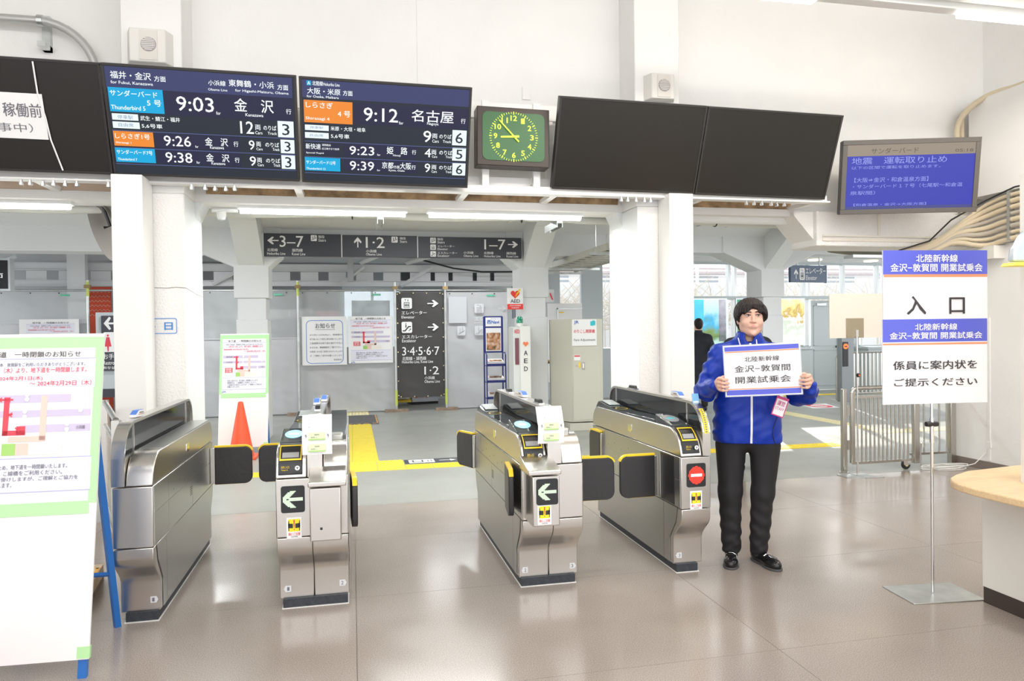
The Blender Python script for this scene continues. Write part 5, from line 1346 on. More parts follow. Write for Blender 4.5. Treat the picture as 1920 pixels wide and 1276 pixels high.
def sheet(label, x0, x1, z0, z1, y, seed, film=None):
    t = thing('safety_sheet', label, 'sheet', ((x0 + x1) / 2, y, z0))
    lo = film if film else z1
    build('sheet', wavy(x0, x1, z0, lo, y, seed=seed), M_SHEET, t, smooth=True)
    if film:
        build('clear_film', wavy(x0, x1, film, z1, y, amp=.015, seed=seed + 3), M_FILM, t, smooth=True)
        build('seam', MB().box(x0, x1, y - .012, y - .004, film - .012, film + .012), M_SHEET, t)
    ey = MB()
    for k in range(int((x1 - x0) / .45) + 1): ey.box(x0 + .05 + .45 * k, x0 + .07 + .45 * k, y - .014, y - .006, z1 - .04, z1 - .02)
    build('eyelets', ey, M_BLACK, t)
    build('direction_tag', MB().box(x1 - .42, x1 - .26, y - .03, y - .026, z1 - .085, z1 - .05), mat('tag_green', (.15, .55, .38), .5), t)
    return t
YSH = 14.2
sheet('clear-topped grey safety sheet far left, under the dark departure display', -7.8, -4.6, .02, 2.33, YSH, 11, 1.75)
sheet('clear-topped safety sheet behind the second-row column left of the white notices', -3.95, -1.0, .02, 2.335, YSH, 2, 1.45)
sheet('clear-topped safety sheet carrying the two white notices', -.96, .81, .02, 2.33, YSH, 5, .93)
sheet('grey safety sheet between the charcoal banner and the brochure rack', 1.83, 3.05, .02, 2.31, YSH, 8)
def ghost(x0, x1, z0, z1, y, m, nm='faded_print'): return MB().box(x0, x1, y, y + .004, z0, z1)
# things faintly seen behind the sheets
hw = thing('passage_window', 'bright window seen through the clear film above the white notices', 'window', (.4, 16.4, 1.0))
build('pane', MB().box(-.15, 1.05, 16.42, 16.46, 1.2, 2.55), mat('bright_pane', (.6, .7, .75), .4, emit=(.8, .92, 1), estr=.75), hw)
build('frame', MB().box(-.2, 1.1, 16.38, 16.42, 2.5, 2.6).box(.42, .48, 16.38, 16.42, 1.2, 2.5).box(-.2, 1.1, 16.38, 16.42, 1.15, 1.22), M_ALU, hw)
bm = build('board_map', MB().box(.0, .78, 15.3, 15.33, 1.75, 2.2), mat('map_print', (.42, .52, .56), .6, var=.5, vscale=4)); tag(bm, 'blue-green map board behind the clear film, left of the charcoal banner', 'map board')
for (x0, x1, z0, z1, lb, c, ct) in ((-2.3, -1.75, 0, 1.95, 'pale door leaf dimly seen behind the sheet left of the second-row column', (.62, .66, .70), 'door'), (-.75, -.25, 0, 2.0, 'pink warning sheet dimly seen behind the clear film', (.78, .50, .50), 'sheet'), (-3.6, -2.7, 0.0, 1.6, 'pale locker dimly seen behind the sheet, right of the left column', (.66, .69, .73), 'locker')):
    o = build('dim_panel', MB().box(x0, x1, 15.6, 15.65, z0, z1), mat('dim_%d' % int(x0 * -10), c, .6)); tag(o, lb, ct)
ws = thing('hidden_wall_sign', 'white 1·2 lettering dimly seen behind the sheet, beside the second-row column', 'sign', (-1.1, 14.9, 1.8))
build('panel', MB().box(-1.72, -.75, 14.9, 14.93, 1.82, 2.02), M_HALLG, ws)
f = FB(-1.72, 2.02, .97, .2, 14.895); f.text('1·2', .52, .2, .82, .8); f.text('階段', .2, .35, .4, .65); build('lettering', f, M_W, ws)
gs = thing('faded_guide_sign', 'faded guide board seen through the grey sheet right of the charcoal banner', 'sign', (2.3, 14.12, .9))
build('paper', MB().box(1.86, 2.22, 14.145, 14.15, 1.70, 2.22), mat('faded_paper', (.56, .58, .61), .6), gs)
fw = mat('faded_white', (.66, .67, .69), .6); fk = mat('faded_grey', (.50, .52, .54), .6)
fbw = FB(1.8, 2.31, 1.25, 2.31, 14.14); fbk = FB(1.8, 2.31, 1.25, 2.31, 14.13)
picto(fbw, fbk, 'lift', .46, .10, .61, .18, 0); picto(fbw, fbk, 'escalator', .46, .29, .61, .37, 0); picto(fbw, fbk, 'stairs', .18, .29, .31, .37, 0)
fbw.text('エレベ', .46, .215, .70, .245, .01); fbw.text('Elevator', .46, .255, .66, .27)
fbw.text('→', .85, .12, .97, .16, .01)
build('lettering', fbw, fw, gs); build('pictograms', fbk, fk, gs)
# scaffold poles
M_POLEY = mat('lime_pole', (.62, .72, .15), .45)
def pole(x, z1, label, ytop=True):
    t = thing('scaffold_pole', label, 'scaffold pole', (x, YSH + .05, 0))
    build('pole', MB().tube([(x, YSH - .10, 0.05), (x, YSH - .10, z1)], .024, 8), M_GALV, t, smooth=True)
    build('painted_sleeve', MB().tube([(x, YSH - .10, z1 - .28 if ytop else .12), (x, YSH - .10, z1 - .02 if ytop else .42)], .0255, 8), M_POLEY, t, smooth=True)
    build('clamp', MB().box(x - .05, x + .05, YSH - .14, YSH - .07, z1 - .14, z1 - .08), mat('rusty_clamp', (.35, .25, .12), .5, .6), t)
    build('timber_foot', MB().box(x - .22, x + .22, YSH - .19, YSH - .05, 0, .05), M_SCRAP, t)
pole(-.98, 2.52, 'lime-topped scaffold pole at the left edge of the white notices')
pole(.82, 2.50, 'scaffold pole on a timber foot at the left edge of the charcoal banner', False)
pole(1.79, 2.50, 'scaffold pole on a timber foot at the right edge of the charcoal banner', False)
pole(-4.55, 2.52, 'lime-topped scaffold pole beside the red wave panel')
hp = build('scaffold_rail', MB().tube([(-7.8, YSH + .05, 2.35), (3.05, YSH + .05, 2.35)], .02, 8), M_GALV, smooth=True); tag(hp, 'long horizontal scaffold tube along the top of the grey safety sheets', 'scaffold tube')
# the charcoal banner
bn = thing('direction_banner', 'charcoal vinyl banner with elevator and escalator pictograms and arrows', 'banner', (1.30, 14.13, .27))
build('vinyl', wavy(.845, 1.765, .265, 2.31, 14.145, 10, 20, .012, 21), M_BANNER, bn, smooth=True)
BW, BH = .92, 2.03
fx = []
f_ = thing  # keep name short below
before = set(bpy.data.objects)
artwork(BANNER, bn, -.455, 2.04, BW, BH, -.018, PRINT, .008)
ey = MB()
for k in range(8):
    for x in (.865, 1.745): ey.box(x - .01, x + .01, 14.11, 14.116, .30 + .28 * k, .32 + .28 * k)
for k in range(4):
    for z in (.285, 2.29): ey.box(.9 + .26 * k, .92 + .26 * k, 14.11, 14.116, z - .01, z + .01)
build('eyelets', ey, mat('brass', (.8, .7, .4), .3, 1), bn)
# two white notices on the film
n1 = thing('white_notice', 'white notice with a blue rounded outline reading お知らせ', 'notice', (-.51, 14.13, .93))
build('paper', MB().box(-.41, .41, 0, .004, 0, .92), M_PAPER, n1, local=True)
pts = rounded(-.335, .345, .03, .85, .09, 5); inn = rounded(-.325, .335, .04, .84, .082, 5); n = len(pts)
build('blue_outline', MB().add([(p[0], -.002, p[1]) for p in pts] + [(p[0], -.002, p[1]) for p in inn], [(i, (i + 1) % n, n + (i + 1) % n, n + i) for i in range(n)]), M_BP, n1, local=True)
f = FB(-.41, .92, .82, .92, -.003)
f.text('お知らせ', .30, .14, .74, .245, .015); f.poly2([(.3, .265), (.74, .265), (.74, .272), (.3, .272)])
for i, s_ in enumerate(('2/1(木)～2/29(木)に、敦賀駅の', '地下道において改良工事を実施いたします。', '工事期間中は地下道が通行できなく', 'なるため、跨線橋側をご通行下さい。', 'お客様には大変ご迷惑をおかけいたします', 'が、ご理解とご協力をお願いいたします。')):
    f.text(s_, .17, .36 + .085 * i, .90, .40 + .085 * i, .004 if i in (0, 2, 3) else 0)
f.text('敦賀駅長', .70, .875, .88, .91)
build('lettering', f, PRINT['q'], n1, local=True)
n2 = thing('closure_notice', 'white closure notice with the red route map, right of the お知らせ notice', 'notice', (.35, 14.13, .95))
build('paper', MB().box(-.42, .42, 0, .004, 0, .90), M_PAPER, n2, local=True)
artwork(NOTICE, n2, -.38, .88, .76, .88, -.002, PRINT, .004)
n3 = thing('closure_notice', 'white closure notice with red lines on the sheet behind the large notice stand', 'notice', (-5.17, 14.1, 1.0))
build('paper', MB().box(-.47, .47, 0, .004, 0, .84), M_PAPER, n3, local=True)
artwork(NOTICE, n3, -.36, .80, .76, .78, -.002, PRINT, .004)
# dark mat and floor arrow strip
mt = build('floor_mat', MB().box(-.36, .42, 12.3, 13.62, .0, .012), mat('dark_grey_mat', (.11, .11, .11), .8, var=.3, vscale=40), bevel=.004); tag(mt, 'dark grey mat with an orange-dashed edge on the yellow tactile strip', 'mat')
ed = MB()
for k in range(6): ed.box(-.34 + .13 * k, -.27 + .13 * k, 12.305, 12.335, .0122, .0135)
for k in range(9): ed.box(.385, .41, 12.36 + .14 * k, 12.44 + .14 * k, .0122, .0135)
build('orange_dashes', ed, mat('dash_orange', (.9, .42, .12), .6), mt)
fs = thing('floor_sticker', 'dark floor sticker with a white lift pictogram and arrow on the tactile line', 'floor sticker', (.9, 8.56, 0))
build('sheet', MB().box(.58, 1.22, 8.42, 8.70, .0, .003), M_SIGN, fs)
build('white_tile', MB().box(.63, .93, 8.45, 8.67, .003, .0042), M_W, fs)
build('pictogram', MB().box(.67, .80, 8.49, 8.63, .0042, .005).box(.85, .86, 8.5, 8.62, .0042, .005).box(.89, .90, 8.5, 8.62, .0042, .005), M_SIGN, fs)
build('white_tile_window', MB().box(.69, .78, 8.51, 8.61, .005, .0058), M_W, fs)
build('arrow', MB().box(.99, 1.12, 8.55, 8.57, .003, .0042).prism([(1.12, 8.50), (1.19, 8.56), (1.12, 8.62)], 2, .003, .0042), M_W, fs)
# brochure rack ------------------------------------------------------------
nr = thing('brochure_rack', 'tall navy wire brochure rack with a temple poster, left of the AED cabinet', 'rack', (2.58, 13.2, 0))
M_NAVY = mat('navy_wire', (.02, .03, .20), .4)
x0, x1, yr = 2.39, 2.74, 13.2
fr = MB()
for x in (x0, x1): fr.box(x - .012, x + .012, yr, yr + .02, 0, 1.80); fr.box(x - .01, x + .01, yr - .26, yr - .24, 0, 1.10)
for x in (x0, x1):
    fr.tube([(x, yr, 1.12), (x, yr - .2, 1.14), (x, yr - .25, 1.08)], .01, 6)
build('frame', fr, M_NAVY, nr)
build('header_board', MB().box(x0, x1, yr - .01, yr + .005, 1.13, 1.81), M_NAVY, nr)
build('header_card', MB().box(x0 + .03, x1 - .03, yr - .014, yr - .01, 1.62, 1.785), M_PAPER, nr)
f = FB(x0 + .03, 1.785, .29, .165, yr - .0155); f.text('西Navi', .10, .30, .88, .72, .03); f.text('ご自由にお持ちください', .3, .1, .9, .2)
build('lettering', f, PRINT['j'], nr)
pm = bpy.data.materials.new('temple_picture'); pm.use_nodes = True
nt = pm.node_tree; bs = nt.nodes['Principled BSDF']
tc = nt.nodes.new('ShaderNodeTexCoord'); ns = nt.nodes.new('ShaderNodeTexNoise'); ns.inputs['Scale'].default_value = 14; ns.inputs['Detail'].default_value = 6
rp_ = nt.nodes.new('ShaderNodeValToRGB'); rp_.color_ramp.elements[0].color = (.06, .10, .05, 1); rp_.color_ramp.elements[1].color = (.75, .62, .5, 1)
e_ = rp_.color_ramp.elements.new(.48); e_.color = (.50, .20, .08, 1); rp_.color_ramp.elements[0].position = .36; rp_.color_ramp.elements[-1].position = .7
nt.links.new(tc.outputs['Object'], ns.inputs['Vector']); nt.links.new(ns.outputs['Fac'], rp_.inputs['Fac']); nt.links.new(rp_.outputs[0], bs.inputs['Base Color'])
build('poster', MB().box(x0 + .03, x1 - .03, yr - .014, yr - .01, 1.16, 1.59), M_PAPER, nr)
build('poster_picture', MB().box(x0 + .045, x1 - .045, yr - .017, yr - .014, 1.18, 1.50), pm, nr)
for i, z in enumerate((.90, .60, .30)):
    build('shelf', MB().box(x0, x1, yr - .26, yr, z - .01, z), M_NAVY, nr)
    build('shelf_front', MB().box(x0, x1, yr - .265, yr - .255, z, z + .035), M_NAVY, nr)
    for s in range(1):
        bk_ = thing('brochure_pile', ['brochure pile on the top shelf of the navy rack', 'brochure pile on the middle shelf of the navy rack', 'brochure pile on the lowest visible shelf of the navy rack'][i], 'brochures', ((x0 + x1) / 2, yr - .13, z), (R(14), 0, 0), 'brochure piles on the navy rack')
        build('pages', MB().box(-.14, .14, -.10, .08, .03, .10), M_PAPER, bk_, local=True, bevel=.004)
        build('cover', MB().box(-.14, .14, -.10, .08, .10, .103), M_PAPER, bk_, local=True)
        build('cover_picture', MB().box(-.12, .12, -.085, .02, .103, .1045), pm, bk_, local=True)
# AED cabinet ---------------------------------------------------------------
ad = thing('aed_cabinet', 'tall narrow white AED cabinet with a green beacon against the second-row column', 'cabinet', (2.50, 10.8, 0))
M_AEDW = mat('aed_white', (.84, .84, .80), .35)
build('body', MB().box(2.37, 2.48, 10.62, 10.97, 0, 1.59), mat('aed_side', (.72, .74, .73), .4), ad, bevel=.01)
build('door', MB().box(2.475, 2.635, 10.60, 10.97, 0, 1.60), M_AEDW, ad, bevel=.012)
build('beacon', MB().lathe([(.05, 1.64), (.05, 1.70), (.035, 1.745), (0, 1.755)], (2.515, 10.8, 0), 16), mat('green_beacon', (.0, .30, .16), .15, coat=.6), ad, smooth=True)
build('beacon_base', MB().lathe([(.055, 1.60), (.055, 1.645)], (2.515, 10.8, 0), 16), M_AEDW, ad)
build('window', MB().box(2.395, 2.455, 10.612, 10.622, 1.02, 1.42), mat('aed_window', (.20, .06, .08), .2), ad)
f = FB(2.475, 1.60, .16, 1.0, 10.597)
for i, c in enumerate('AED'): f.text(c, .33, .37 + .12 * i, .67, .44 + .12 * i, .02)
build('lettering', f, M_K, ad)
def heart(cx, cz, s, y):
    P = []
    for i in range(40):
        t = 2 * math.pi * i / 40
        P.append((cx + s * 16 * math.sin(t) ** 3 / 17, cz + s * (13 * math.cos(t) - 5 * math.cos(2 * t) - 2 * math.cos(3 * t) - math.cos(4 * t)) / 17))
    return MB().prism(P, 1, y, y + .002)
build('heart', heart(2.555, 1.33, .045, 10.594), mat('heart_orange', (.9, .22, .08), .5), ad)
f = FB(2.37, 1.59, .105, .2, 10.615); f.text('AED', .15, .2, .9, .5, .02); build('lettering', f, PRINT['r'], ad)
sg = thing('aed_sign', 'white and red AED sign with a red heart on the second-row column', 'sign', (2.47, 10.90, 1.86))
build('panel', MB().box(-.125, .125, 0, .02, 0, .33), M_W, sg, local=True)
build('red_band', MB().box(-.125, .125, -.002, 0, 0, .085), mat('aed_red', (.85, .05, .04), .5), sg, local=True)
h_ = heart(0, .235, .075, -.004); build('heart', h_, mat('aed_red', (.85, .05, .04), .5), sg, local=True)
build('bolt_mark', MB().prism([(-.01, .19), (.02, .235), (.01, .24), (.06, .29), (.03, .285), (.075, .32), (.085, .30), (.05, .262), (.065, .262), (.025, .225), (.035, .222)], 1, -.008, -.005), M_YEL, sg, local=True)
f = FB(-.125, .33, .25, .33, -.003); f.text('AED', .2, .53, .8, .69, .02); build('lettering', f, M_K, sg, local=True)
f = FB(-.125, .33, .25, .33, -.004); f.text('自動体外式除細動器', .15, .79, .85, .85, .01); f.text('設置場所', .25, .89, .75, .95); build('lettering', f, M_W, sg, local=True)
# fare adjustment machine -----------------------------------------------------
fa = thing('fare_machine', 'tall beige fare adjustment machine behind the gates, JR sign on its back', 'machine', (3.48, 10.75, 0))
build('body', MB().box(3.245, 3.745, 10.50, 11.05, .13, 1.70), M_BEIGEM, fa, bevel=.012)
build('side_shell', MB().prism([(3.245, 10.52), (3.05, 10.98), (3.05, 11.05), (3.245, 11.05)], 2, .13, 1.70), M_BEIGEM, fa)
build('foot', MB().box(3.2, 3.74, 10.48, 11.05, 0, .115), M_BEIGEM, fa, bevel=.004)
build('foot_vent', MB().box(3.58, 3.68, 10.476, 10.48, .04, .06), M_HALLG, fa)
build('door_panel', MB().box(3.265, 3.70, 10.492, 10.5, .16, 1.27), M_BEIGEM, fa, bevel=.003)
build('sign_card', MB().box(3.255, 3.645, 10.488, 10.5, 1.29, 1.69), M_W, fa)
f = FB(3.255, 1.69, .39, .40, 10.485); f.text('JR', .08, .05, .27, .19, .02); build('lettering', f, PRINT['j'], fa)
f = FB(3.255, 1.69, .39, .40, 10.485); f.text('のりこし精算機', .06, .38, .92, .52, .01); build('lettering', f, PRINT['r'], fa)
f = FB(3.255, 1.69, .39, .40, 10.485); f.text('Fare Adjustment', .07, .73, .94, .85); build('lettering', f, PRINT['q'], fa)
build('teal_badge', MB().prism([(3.545, 1.60), (3.56, 1.59), (3.625, 1.60), (3.625, 1.66), (3.60, 1.675), (3.545, 1.655)], 1, 10.484, 10.487), mat('teal_badge', (.05, .55, .62), .4), fa)
build('keyhole_plate', MB().box(3.40, 3.45, 10.484, 10.492, .93, 1.04), M_STEEL, fa)
build('keyhole_slot', MB().box(3.415, 3.435, 10.480, 10.485, .95, 1.02), M_W, fa)
build('yellow_tag', MB().box(3.355, 3.38, 10.489, 10.492, .955, 1.04), M_YEL, fa)
build('lock', MB().lathe([(0, -.006), (.014, -.006), (.014, 0)], (3.32, 10.492, 0.99), 12, 1), M_CHROME, fa)
build('small_notice', MB().box(3.28, 3.38, 10.488, 10.492, 1.07, 1.15), M_W, fa)
build('small_notice_red', MB().box(3.285, 3.375, 10.486, 10.488, 1.125, 1.145), PRINT['r'], fa)
# round table with pole beside it
rt = thing('counter_stand', 'small brown table top on a steel pole left of the fare adjustment machine', 'table', (3.05, 11.75, 0))
build('table_top', MB().box(2.80, 3.35, 11.47, 12.05, .985, 1.02), mat('brown_laminate', (.45, .22, .06), .4), rt, bevel=.004)
build('pole', MB().tube([(3.07, 11.75, .02), (3.07, 11.75, .99)], .028, 12), M_CHROME, rt, smooth=True)
build('collar', MB().tube([(3.07, 11.75, .80), (3.07, 11.75, .95)], .042, 12), M_BLACK, rt)
build('foot', MB().lathe([(.2, 0), (.2, .02), (.05, .03)], (3.07, 11.75, 0), 20), M_CHROME, rt)
wb = thing('whiteboard', 'white board on a frame behind the fare adjustment machine', 'whiteboard', (4.0, 13.2, 0))
build('panel', MB().box(3.62, 4.3, 13.2, 13.22, .55, 2.04), M_W, wb)
build('inner_frame', MB().box(3.80, 3.82, 13.18, 13.2, .9, 1.95).box(3.8, 4.3, 13.18, 13.2, 1.93, 1.95), M_ALU, wb)
build('leg', MB().box(3.65, 3.68, 13.2, 13.23, 0, .55), M_BLACK, wb); build('leg', MB().box(4.2, 4.23, 13.2, 13.23, 0, .55), M_BLACK, wb)
build('yellow_strip', MB().box(3.84, 3.93, 13.176, 13.18, 1.86, 1.88), M_YEL, wb)
hs = thing('hanging_fare_sign', 'grey hanging sign with a red arrow behind the second-row column, above the white board', 'sign', (3.5, 13.1, 2.05))
build('panel', MB().box(3.2, 3.72, 13.1, 13.14, 2.06, 2.30), mat('pale_grey_sign', (.70, .72, .72), .5), hs)
f = FB(3.2, 2.30, .52, .24, 13.095); f.text('のりこし 精算機', .05, .25, .8, .6, .01); build('lettering', f, M_K, hs)
build('red_arrow', MB().prism([(3.65, 2.24), (3.70, 2.10), (3.67, 2.11), (3.63, 2.22)], 1, 13.092, 13.097), PRINT['r'], hs)
build('rod', MB().tube([(3.6, 13.12, 2.3), (3.6, 13.12, 3.06)], .01, 6), M_ALU, hs)
bkg = build('dark_window_panel', MB().box(3.4, 4.1, 15.3, 15.34, 1.8, 2.95), mat('dim_blue_grey', (.30, .33, .38), .5)); tag(bkg, 'dim blue-grey panel behind the small hanging fare sign', 'panel')
# bins seen under the banner
o = thing('folding_barrier', 'pale grey case with red lettering seen under the charcoal banner', 'case', (1.45, 15.6, 0), (0, 0, R(12)))
build('case', MB().box(-.28, .30, -.2, .2, .05, .62), mat('pale_lilac_grey', (.62, .63, .68), .5), o, local=True, bevel=.01)
f = FB(-.28, .62, .58, .57, -.203)
for i, c in enumerate(('危な', '入ド', 'さい')): f.text(c, .12 + .2 * i, .45, .24 + .2 * i, .85, .02)
build('lettering', f, PRINT['r'], o, local=True)
build('foot', MB().box(-.28, .3, -.2, .2, 0, .05), M_BLACK, o, local=True)
o = thing('covered_trolley', 'low trolley under clear plastic seen beneath the left part of the charcoal banner', 'trolley', (.98, 15.3, 0))
build('tray', MB().box(.80, 1.18, 15.1, 15.5, .08, .12), M_YEL, o); build('bag', MB().lathe([(0, .12), (.16, .14), (.17, .30), (.12, .44), (0, .48)], (1.0, 15.3, 0), 14), mat('cloudy_plastic', (.55, .55, .55), .25, alpha=.8), o, smooth=True)
build('wheel', MB().lathe([(.035, -.01), (.035, .01)], (.85, 15.15, .04), 10, 1), M_BLACK, o)
# ================================================================== RIGHT-HAND SIDE
# standing entrance board -----------------------------------------------------
eb = thing('entrance_board', 'tall white and blue entrance board reading 入口 on a steel pole, right foreground', 'sign board', (3.20, 3.47, 0), (0, 0, R(-6)))
bw_, z_lo, z_mid, z_hi = .632, 1.085, 1.548, 1.945
build('upper_panel', MB().box(-.305, -.305 + bw_, -.012, -.004, z_mid - .01, z_hi), M_LAMIN, eb, local=True)
build('lower_panel', MB().box(-.315, -.315 + bw_, -.020, -.012, z_lo, z_mid + .012), M_LAMIN, eb, local=True)
artwork(ENTRY_UP, eb, -.305, z_hi, bw_, z_hi - z_mid, -.0135, PRINT, .014)
artwork(ENTRY_LOW, eb, -.315, z_mid + .012, bw_, z_mid + .012 - z_lo, -.0215, PRINT, .014)
build('back_plate', MB().box(-.12, .12, .0, .004, 1.38, 1.62), M_GALV, eb, local=True)
build('pole', MB().tube([(0, .012, .01), (0, .012, 1.60)], .0085, 10), M_CHROME, eb, local=True, smooth=True)
build('pole_sleeve', MB().tube([(0, .012, .86), (0, .012, 1.0)], .012, 10), M_CHROME, eb, local=True, smooth=True)
build('clamp_knob', MB().lathe([(.014, -.035), (.016, -.012), (.016, .012), (.014, .035)], (0, .012, .965), 10, 0), M_BLACK, eb, local=True)
build('base_plate', MB().box(-.215, .215, -.13, .15, 0, .006), M_GALV, eb, local=True, bevel=.002)
# its twin seen from behind
e2 = thing('standing_board', 'blank beige back of a standing sign board on a pole beside the steel gate fence', 'sign board', (5.0, 6.42, 0), (0, 0, R(4)))
build('board', MB().box(-.30, .42, .02, .028, 1.41, 1.86), mat('beige_card', (.78, .72, .64), .7), e2, local=True)
build('back_plate', MB().box(-.10, .11, .008, .02, 1.41, 1.61), mat('brass_plate', (.45, .39, .28), .35, .8), e2, local=True, bevel=.002)
build('clip', MB().box(.0, .03, -.008, .012, 1.42, 1.49), M_CHROME, e2, local=True)
build('pole', MB().tube([(.015, 0, .0), (.015, 0, 1.46)], .009, 8), M_CHROME, e2, local=True, smooth=True)
build('knob', MB().lathe([(0, -.03), (.018, -.028), (.022, -.01), (.0, .0)], (.015, 0, 1.03), 12, 1), M_BLACK, e2, local=True)
build('knob_cap', MB().lathe([(0, -.034), (.010, -.033), (.010, -.028)], (.015, 0, 1.03), 12, 1), mat('cap_orange', (.85, .2, .05), .4), e2, local=True)
build('base_plate', MB().prism([(-.16, -.05), (.0, -.12), (.0, .10), (-.14, .12)], 2, 0, .008), M_GALV, e2, local=True)
build('base_plate', MB().prism([(.01, -.12), (.20, -.16), (.14, .06), (.01, .10)], 2, 0, .008), M_GALV, e2, local=True)
# steel gate fence --------------------------------------------------------------
sf = thing('swing_fence', 'stainless steel swing fence on a caster closing the right opening', 'fence', (5.0, 6.62, 0))
build('hinge_post', MB().box(4.985, 5.035, 6.60, 6.65, 0, .875), M_FENCE, sf, bevel=.008)
build('post_foot', MB().lathe([(.05, 0), (.05, .006)], (5.01, 6.625, 0), 16), M_FENCE, sf)
for z in (.24, .60): build('hinge', MB().box(5.03, 5.07, 6.595, 6.62, z, z + .10), M_FENCE, sf)
fy = 6.60
P = [(5.085, fy, .10), (5.085, fy, .82)] + [(5.085 + .06 * (1 - math.cos(R(a))), fy, .82 + .06 * math.sin(R(a))) for a in (30, 60, 90)] + [(5.95, fy, .88)]
build('leaf_frame', MB().tube(P, .021, 8), M_FENCE, sf, smooth=True)
build('leaf_post', MB().box(5.07, 5.115, fy - .02, fy + .02, .10, .84), M_FENCE, sf, bevel=.006)
build('leaf_rail', MB().box(5.09, 5.86, fy - .012, fy + .012, .775, .80), M_FENCE, sf)
build('leaf_rail', MB().box(5.09, 5.86, fy - .012, fy + .012, .085, .11), M_FENCE, sf)
for k in range(13): build('bar', MB().tube([(5.155 + .051 * k, fy, .10), (5.155 + .051 * k, fy, .79)], .0095, 8), M_FENCE, sf, smooth=True)
build('end_post', MB().box(5.83, 5.90, fy - .025, fy + .025, .06, .88), M_FENCE, sf, bevel=.008)
cs = build('caster', MB().lathe([(.048, -.014), (.052, -.008), (.052, .008), (.048, .014)], (5.74, fy, .052), 18, 1), M_BLACK, sf, smooth=True)
build('caster_hub', MB().lathe([(.022, -.017), (.022, .017)], (5.74, fy, .052), 12, 1), mat('hub_yellow', (.7, .6, .35), .5), cs)
build('caster_fork', MB().box(5.70, 5.78, fy - .022, fy - .018, .05, .10).box(5.70, 5.78, fy + .018, fy + .022, .05, .10).box(5.69, 5.79, fy - .025, fy + .025, .095, .105), M_CHROME, sf)
build('drop_bolt', MB().tube([(5.93, fy, .005), (5.93, fy, .27), (5.955, fy, .29), (5.975, fy, .27), (5.975, fy, .22)], .007, 6), M_CHROME, sf)
s2 = thing('fixed_fence', 'short fixed stainless fence between the swing fence and the right wall', 'fence', (6.2, 6.7, 0))
f2y = 6.72
build('wall_post', MB().box(6.40, 6.47, f2y - .03, f2y + .03, 0, .95), M_FENCE, s2, bevel=.008)
build('top_rail', MB().box(5.9, 6.42, f2y - .015, f2y + .015, .83, .86), M_FENCE, s2)
build('bottom_rail', MB().box(5.9, 6.42, f2y - .012, f2y + .012, .12, .145), M_FENCE, s2)
for k in range(5): build('bar', MB().tube([(5.98 + .098 * k, f2y, .13), (5.98 + .098 * k, f2y, .84)], .010, 8), M_FENCE, s2, smooth=True)
# white cable on the floor
cb = MB(); P = []
for i in range(70):
    a = i * .45; r_ = .16 + .05 * math.sin(i * .7)
    P.append((6.12 + r_ * 1.4 * math.cos(a), 6.48 + r_ * .55 * math.sin(a), .006 + .0006 * i))
P += [(6.3, 6.45, .02), (6.42, 6.40, .06), (6.487, 6.33, .18), (6.487, 6.31, .26)]
o = build('white_cable', cb.tube(P, .005, 6), M_POST, smooth=True); tag(o, 'loosely coiled white cable on the floor by the right wall', 'cable')
o = build('wall_trunking', MB().box(6.488, 6.4995, 6.28, 6.31, .10, 1.6).box(6.484, 6.4995, 6.27, 6.32, .24, .30), M_POST); tag(o, 'thin white cable trunking running up the right wall behind the counter', 'trunking')
# reception counter ---------------------------------------------------------------
ct = thing('counter', 'cream counter with a pale wood top at the right edge', 'counter', (3.9, 2.6, 0))
build('body', MB().box(3.365, 5.0, 1.0, 3.31, .088, .655), M_CREAM, ct, bevel=.003)
build('kick_board', MB().box(3.369, 5.0, 1.0, 3.306, 0, .088), M_BRN, ct)
zt = .66
top = [(3.00, 1.2), (3.02, 2.80)]
pl = [fl_ for fl_ in ((3.10, 2.30), (3.055, 3.04), (3.07, 3.16), (3.10, 3.24), (3.16, 3.31), (3.25, 3.37), (3.40, 3.44), (3.80, 3.50), (5.0, 3.55), (5.0, 1.0), (3.12, 1.0))]
build('wood_top', MB().prism(pl[::-1], 2, .657, .697), M_WOOD, ct, bevel=.008, seg=3)
build('bracket', MB().box(3.345, 3.365, 2.95, 3.05, .60, .655).box(3.2, 3.365, 2.98, 3.02, .645, .657), M_GALV, ct)
# partition post with the rounded hood
pt = thing('partition_post', 'white partition post with a rounded pale blue hood and yellow edge, right edge', 'partition', (3.75, 3.1, .697))
build('post', MB().box(3.395, 3.60, 3.02, 3.10, .697, 2.3), M_CREAM, pt)
def arcs(c0, c1, r, a0, a1, n): return [(c0 + r * math.cos(R(a0 + (a1 - a0) * i / n)), c1 + r * math.sin(R(a0 + (a1 - a0) * i / n))) for i in range(n + 1)]
hd = [(3.205, 1.835), (3.215, 1.90)] + [(3.42 - .20 * math.cos(R(a)), 1.86 + .17 * math.sin(R(a))) for a in (20, 35, 50, 65, 80, 90)] + [(3.6, 2.03), (3.6, 1.835)]
build('hood', MB().prism(hd, 1, 2.96, 3.0), mat('pale_blue_acrylic', (.62, .70, .73), .2, .3), pt, bevel=.01)
build('yellow_edge', MB().prism([(3.185, 1.812), (3.20, 1.83), (3.6, 1.838), (3.6, 1.815)], 1, 2.94, 3.02), mat('lemon_edge', (.88, .80, .10), .45), pt, bevel=.003)
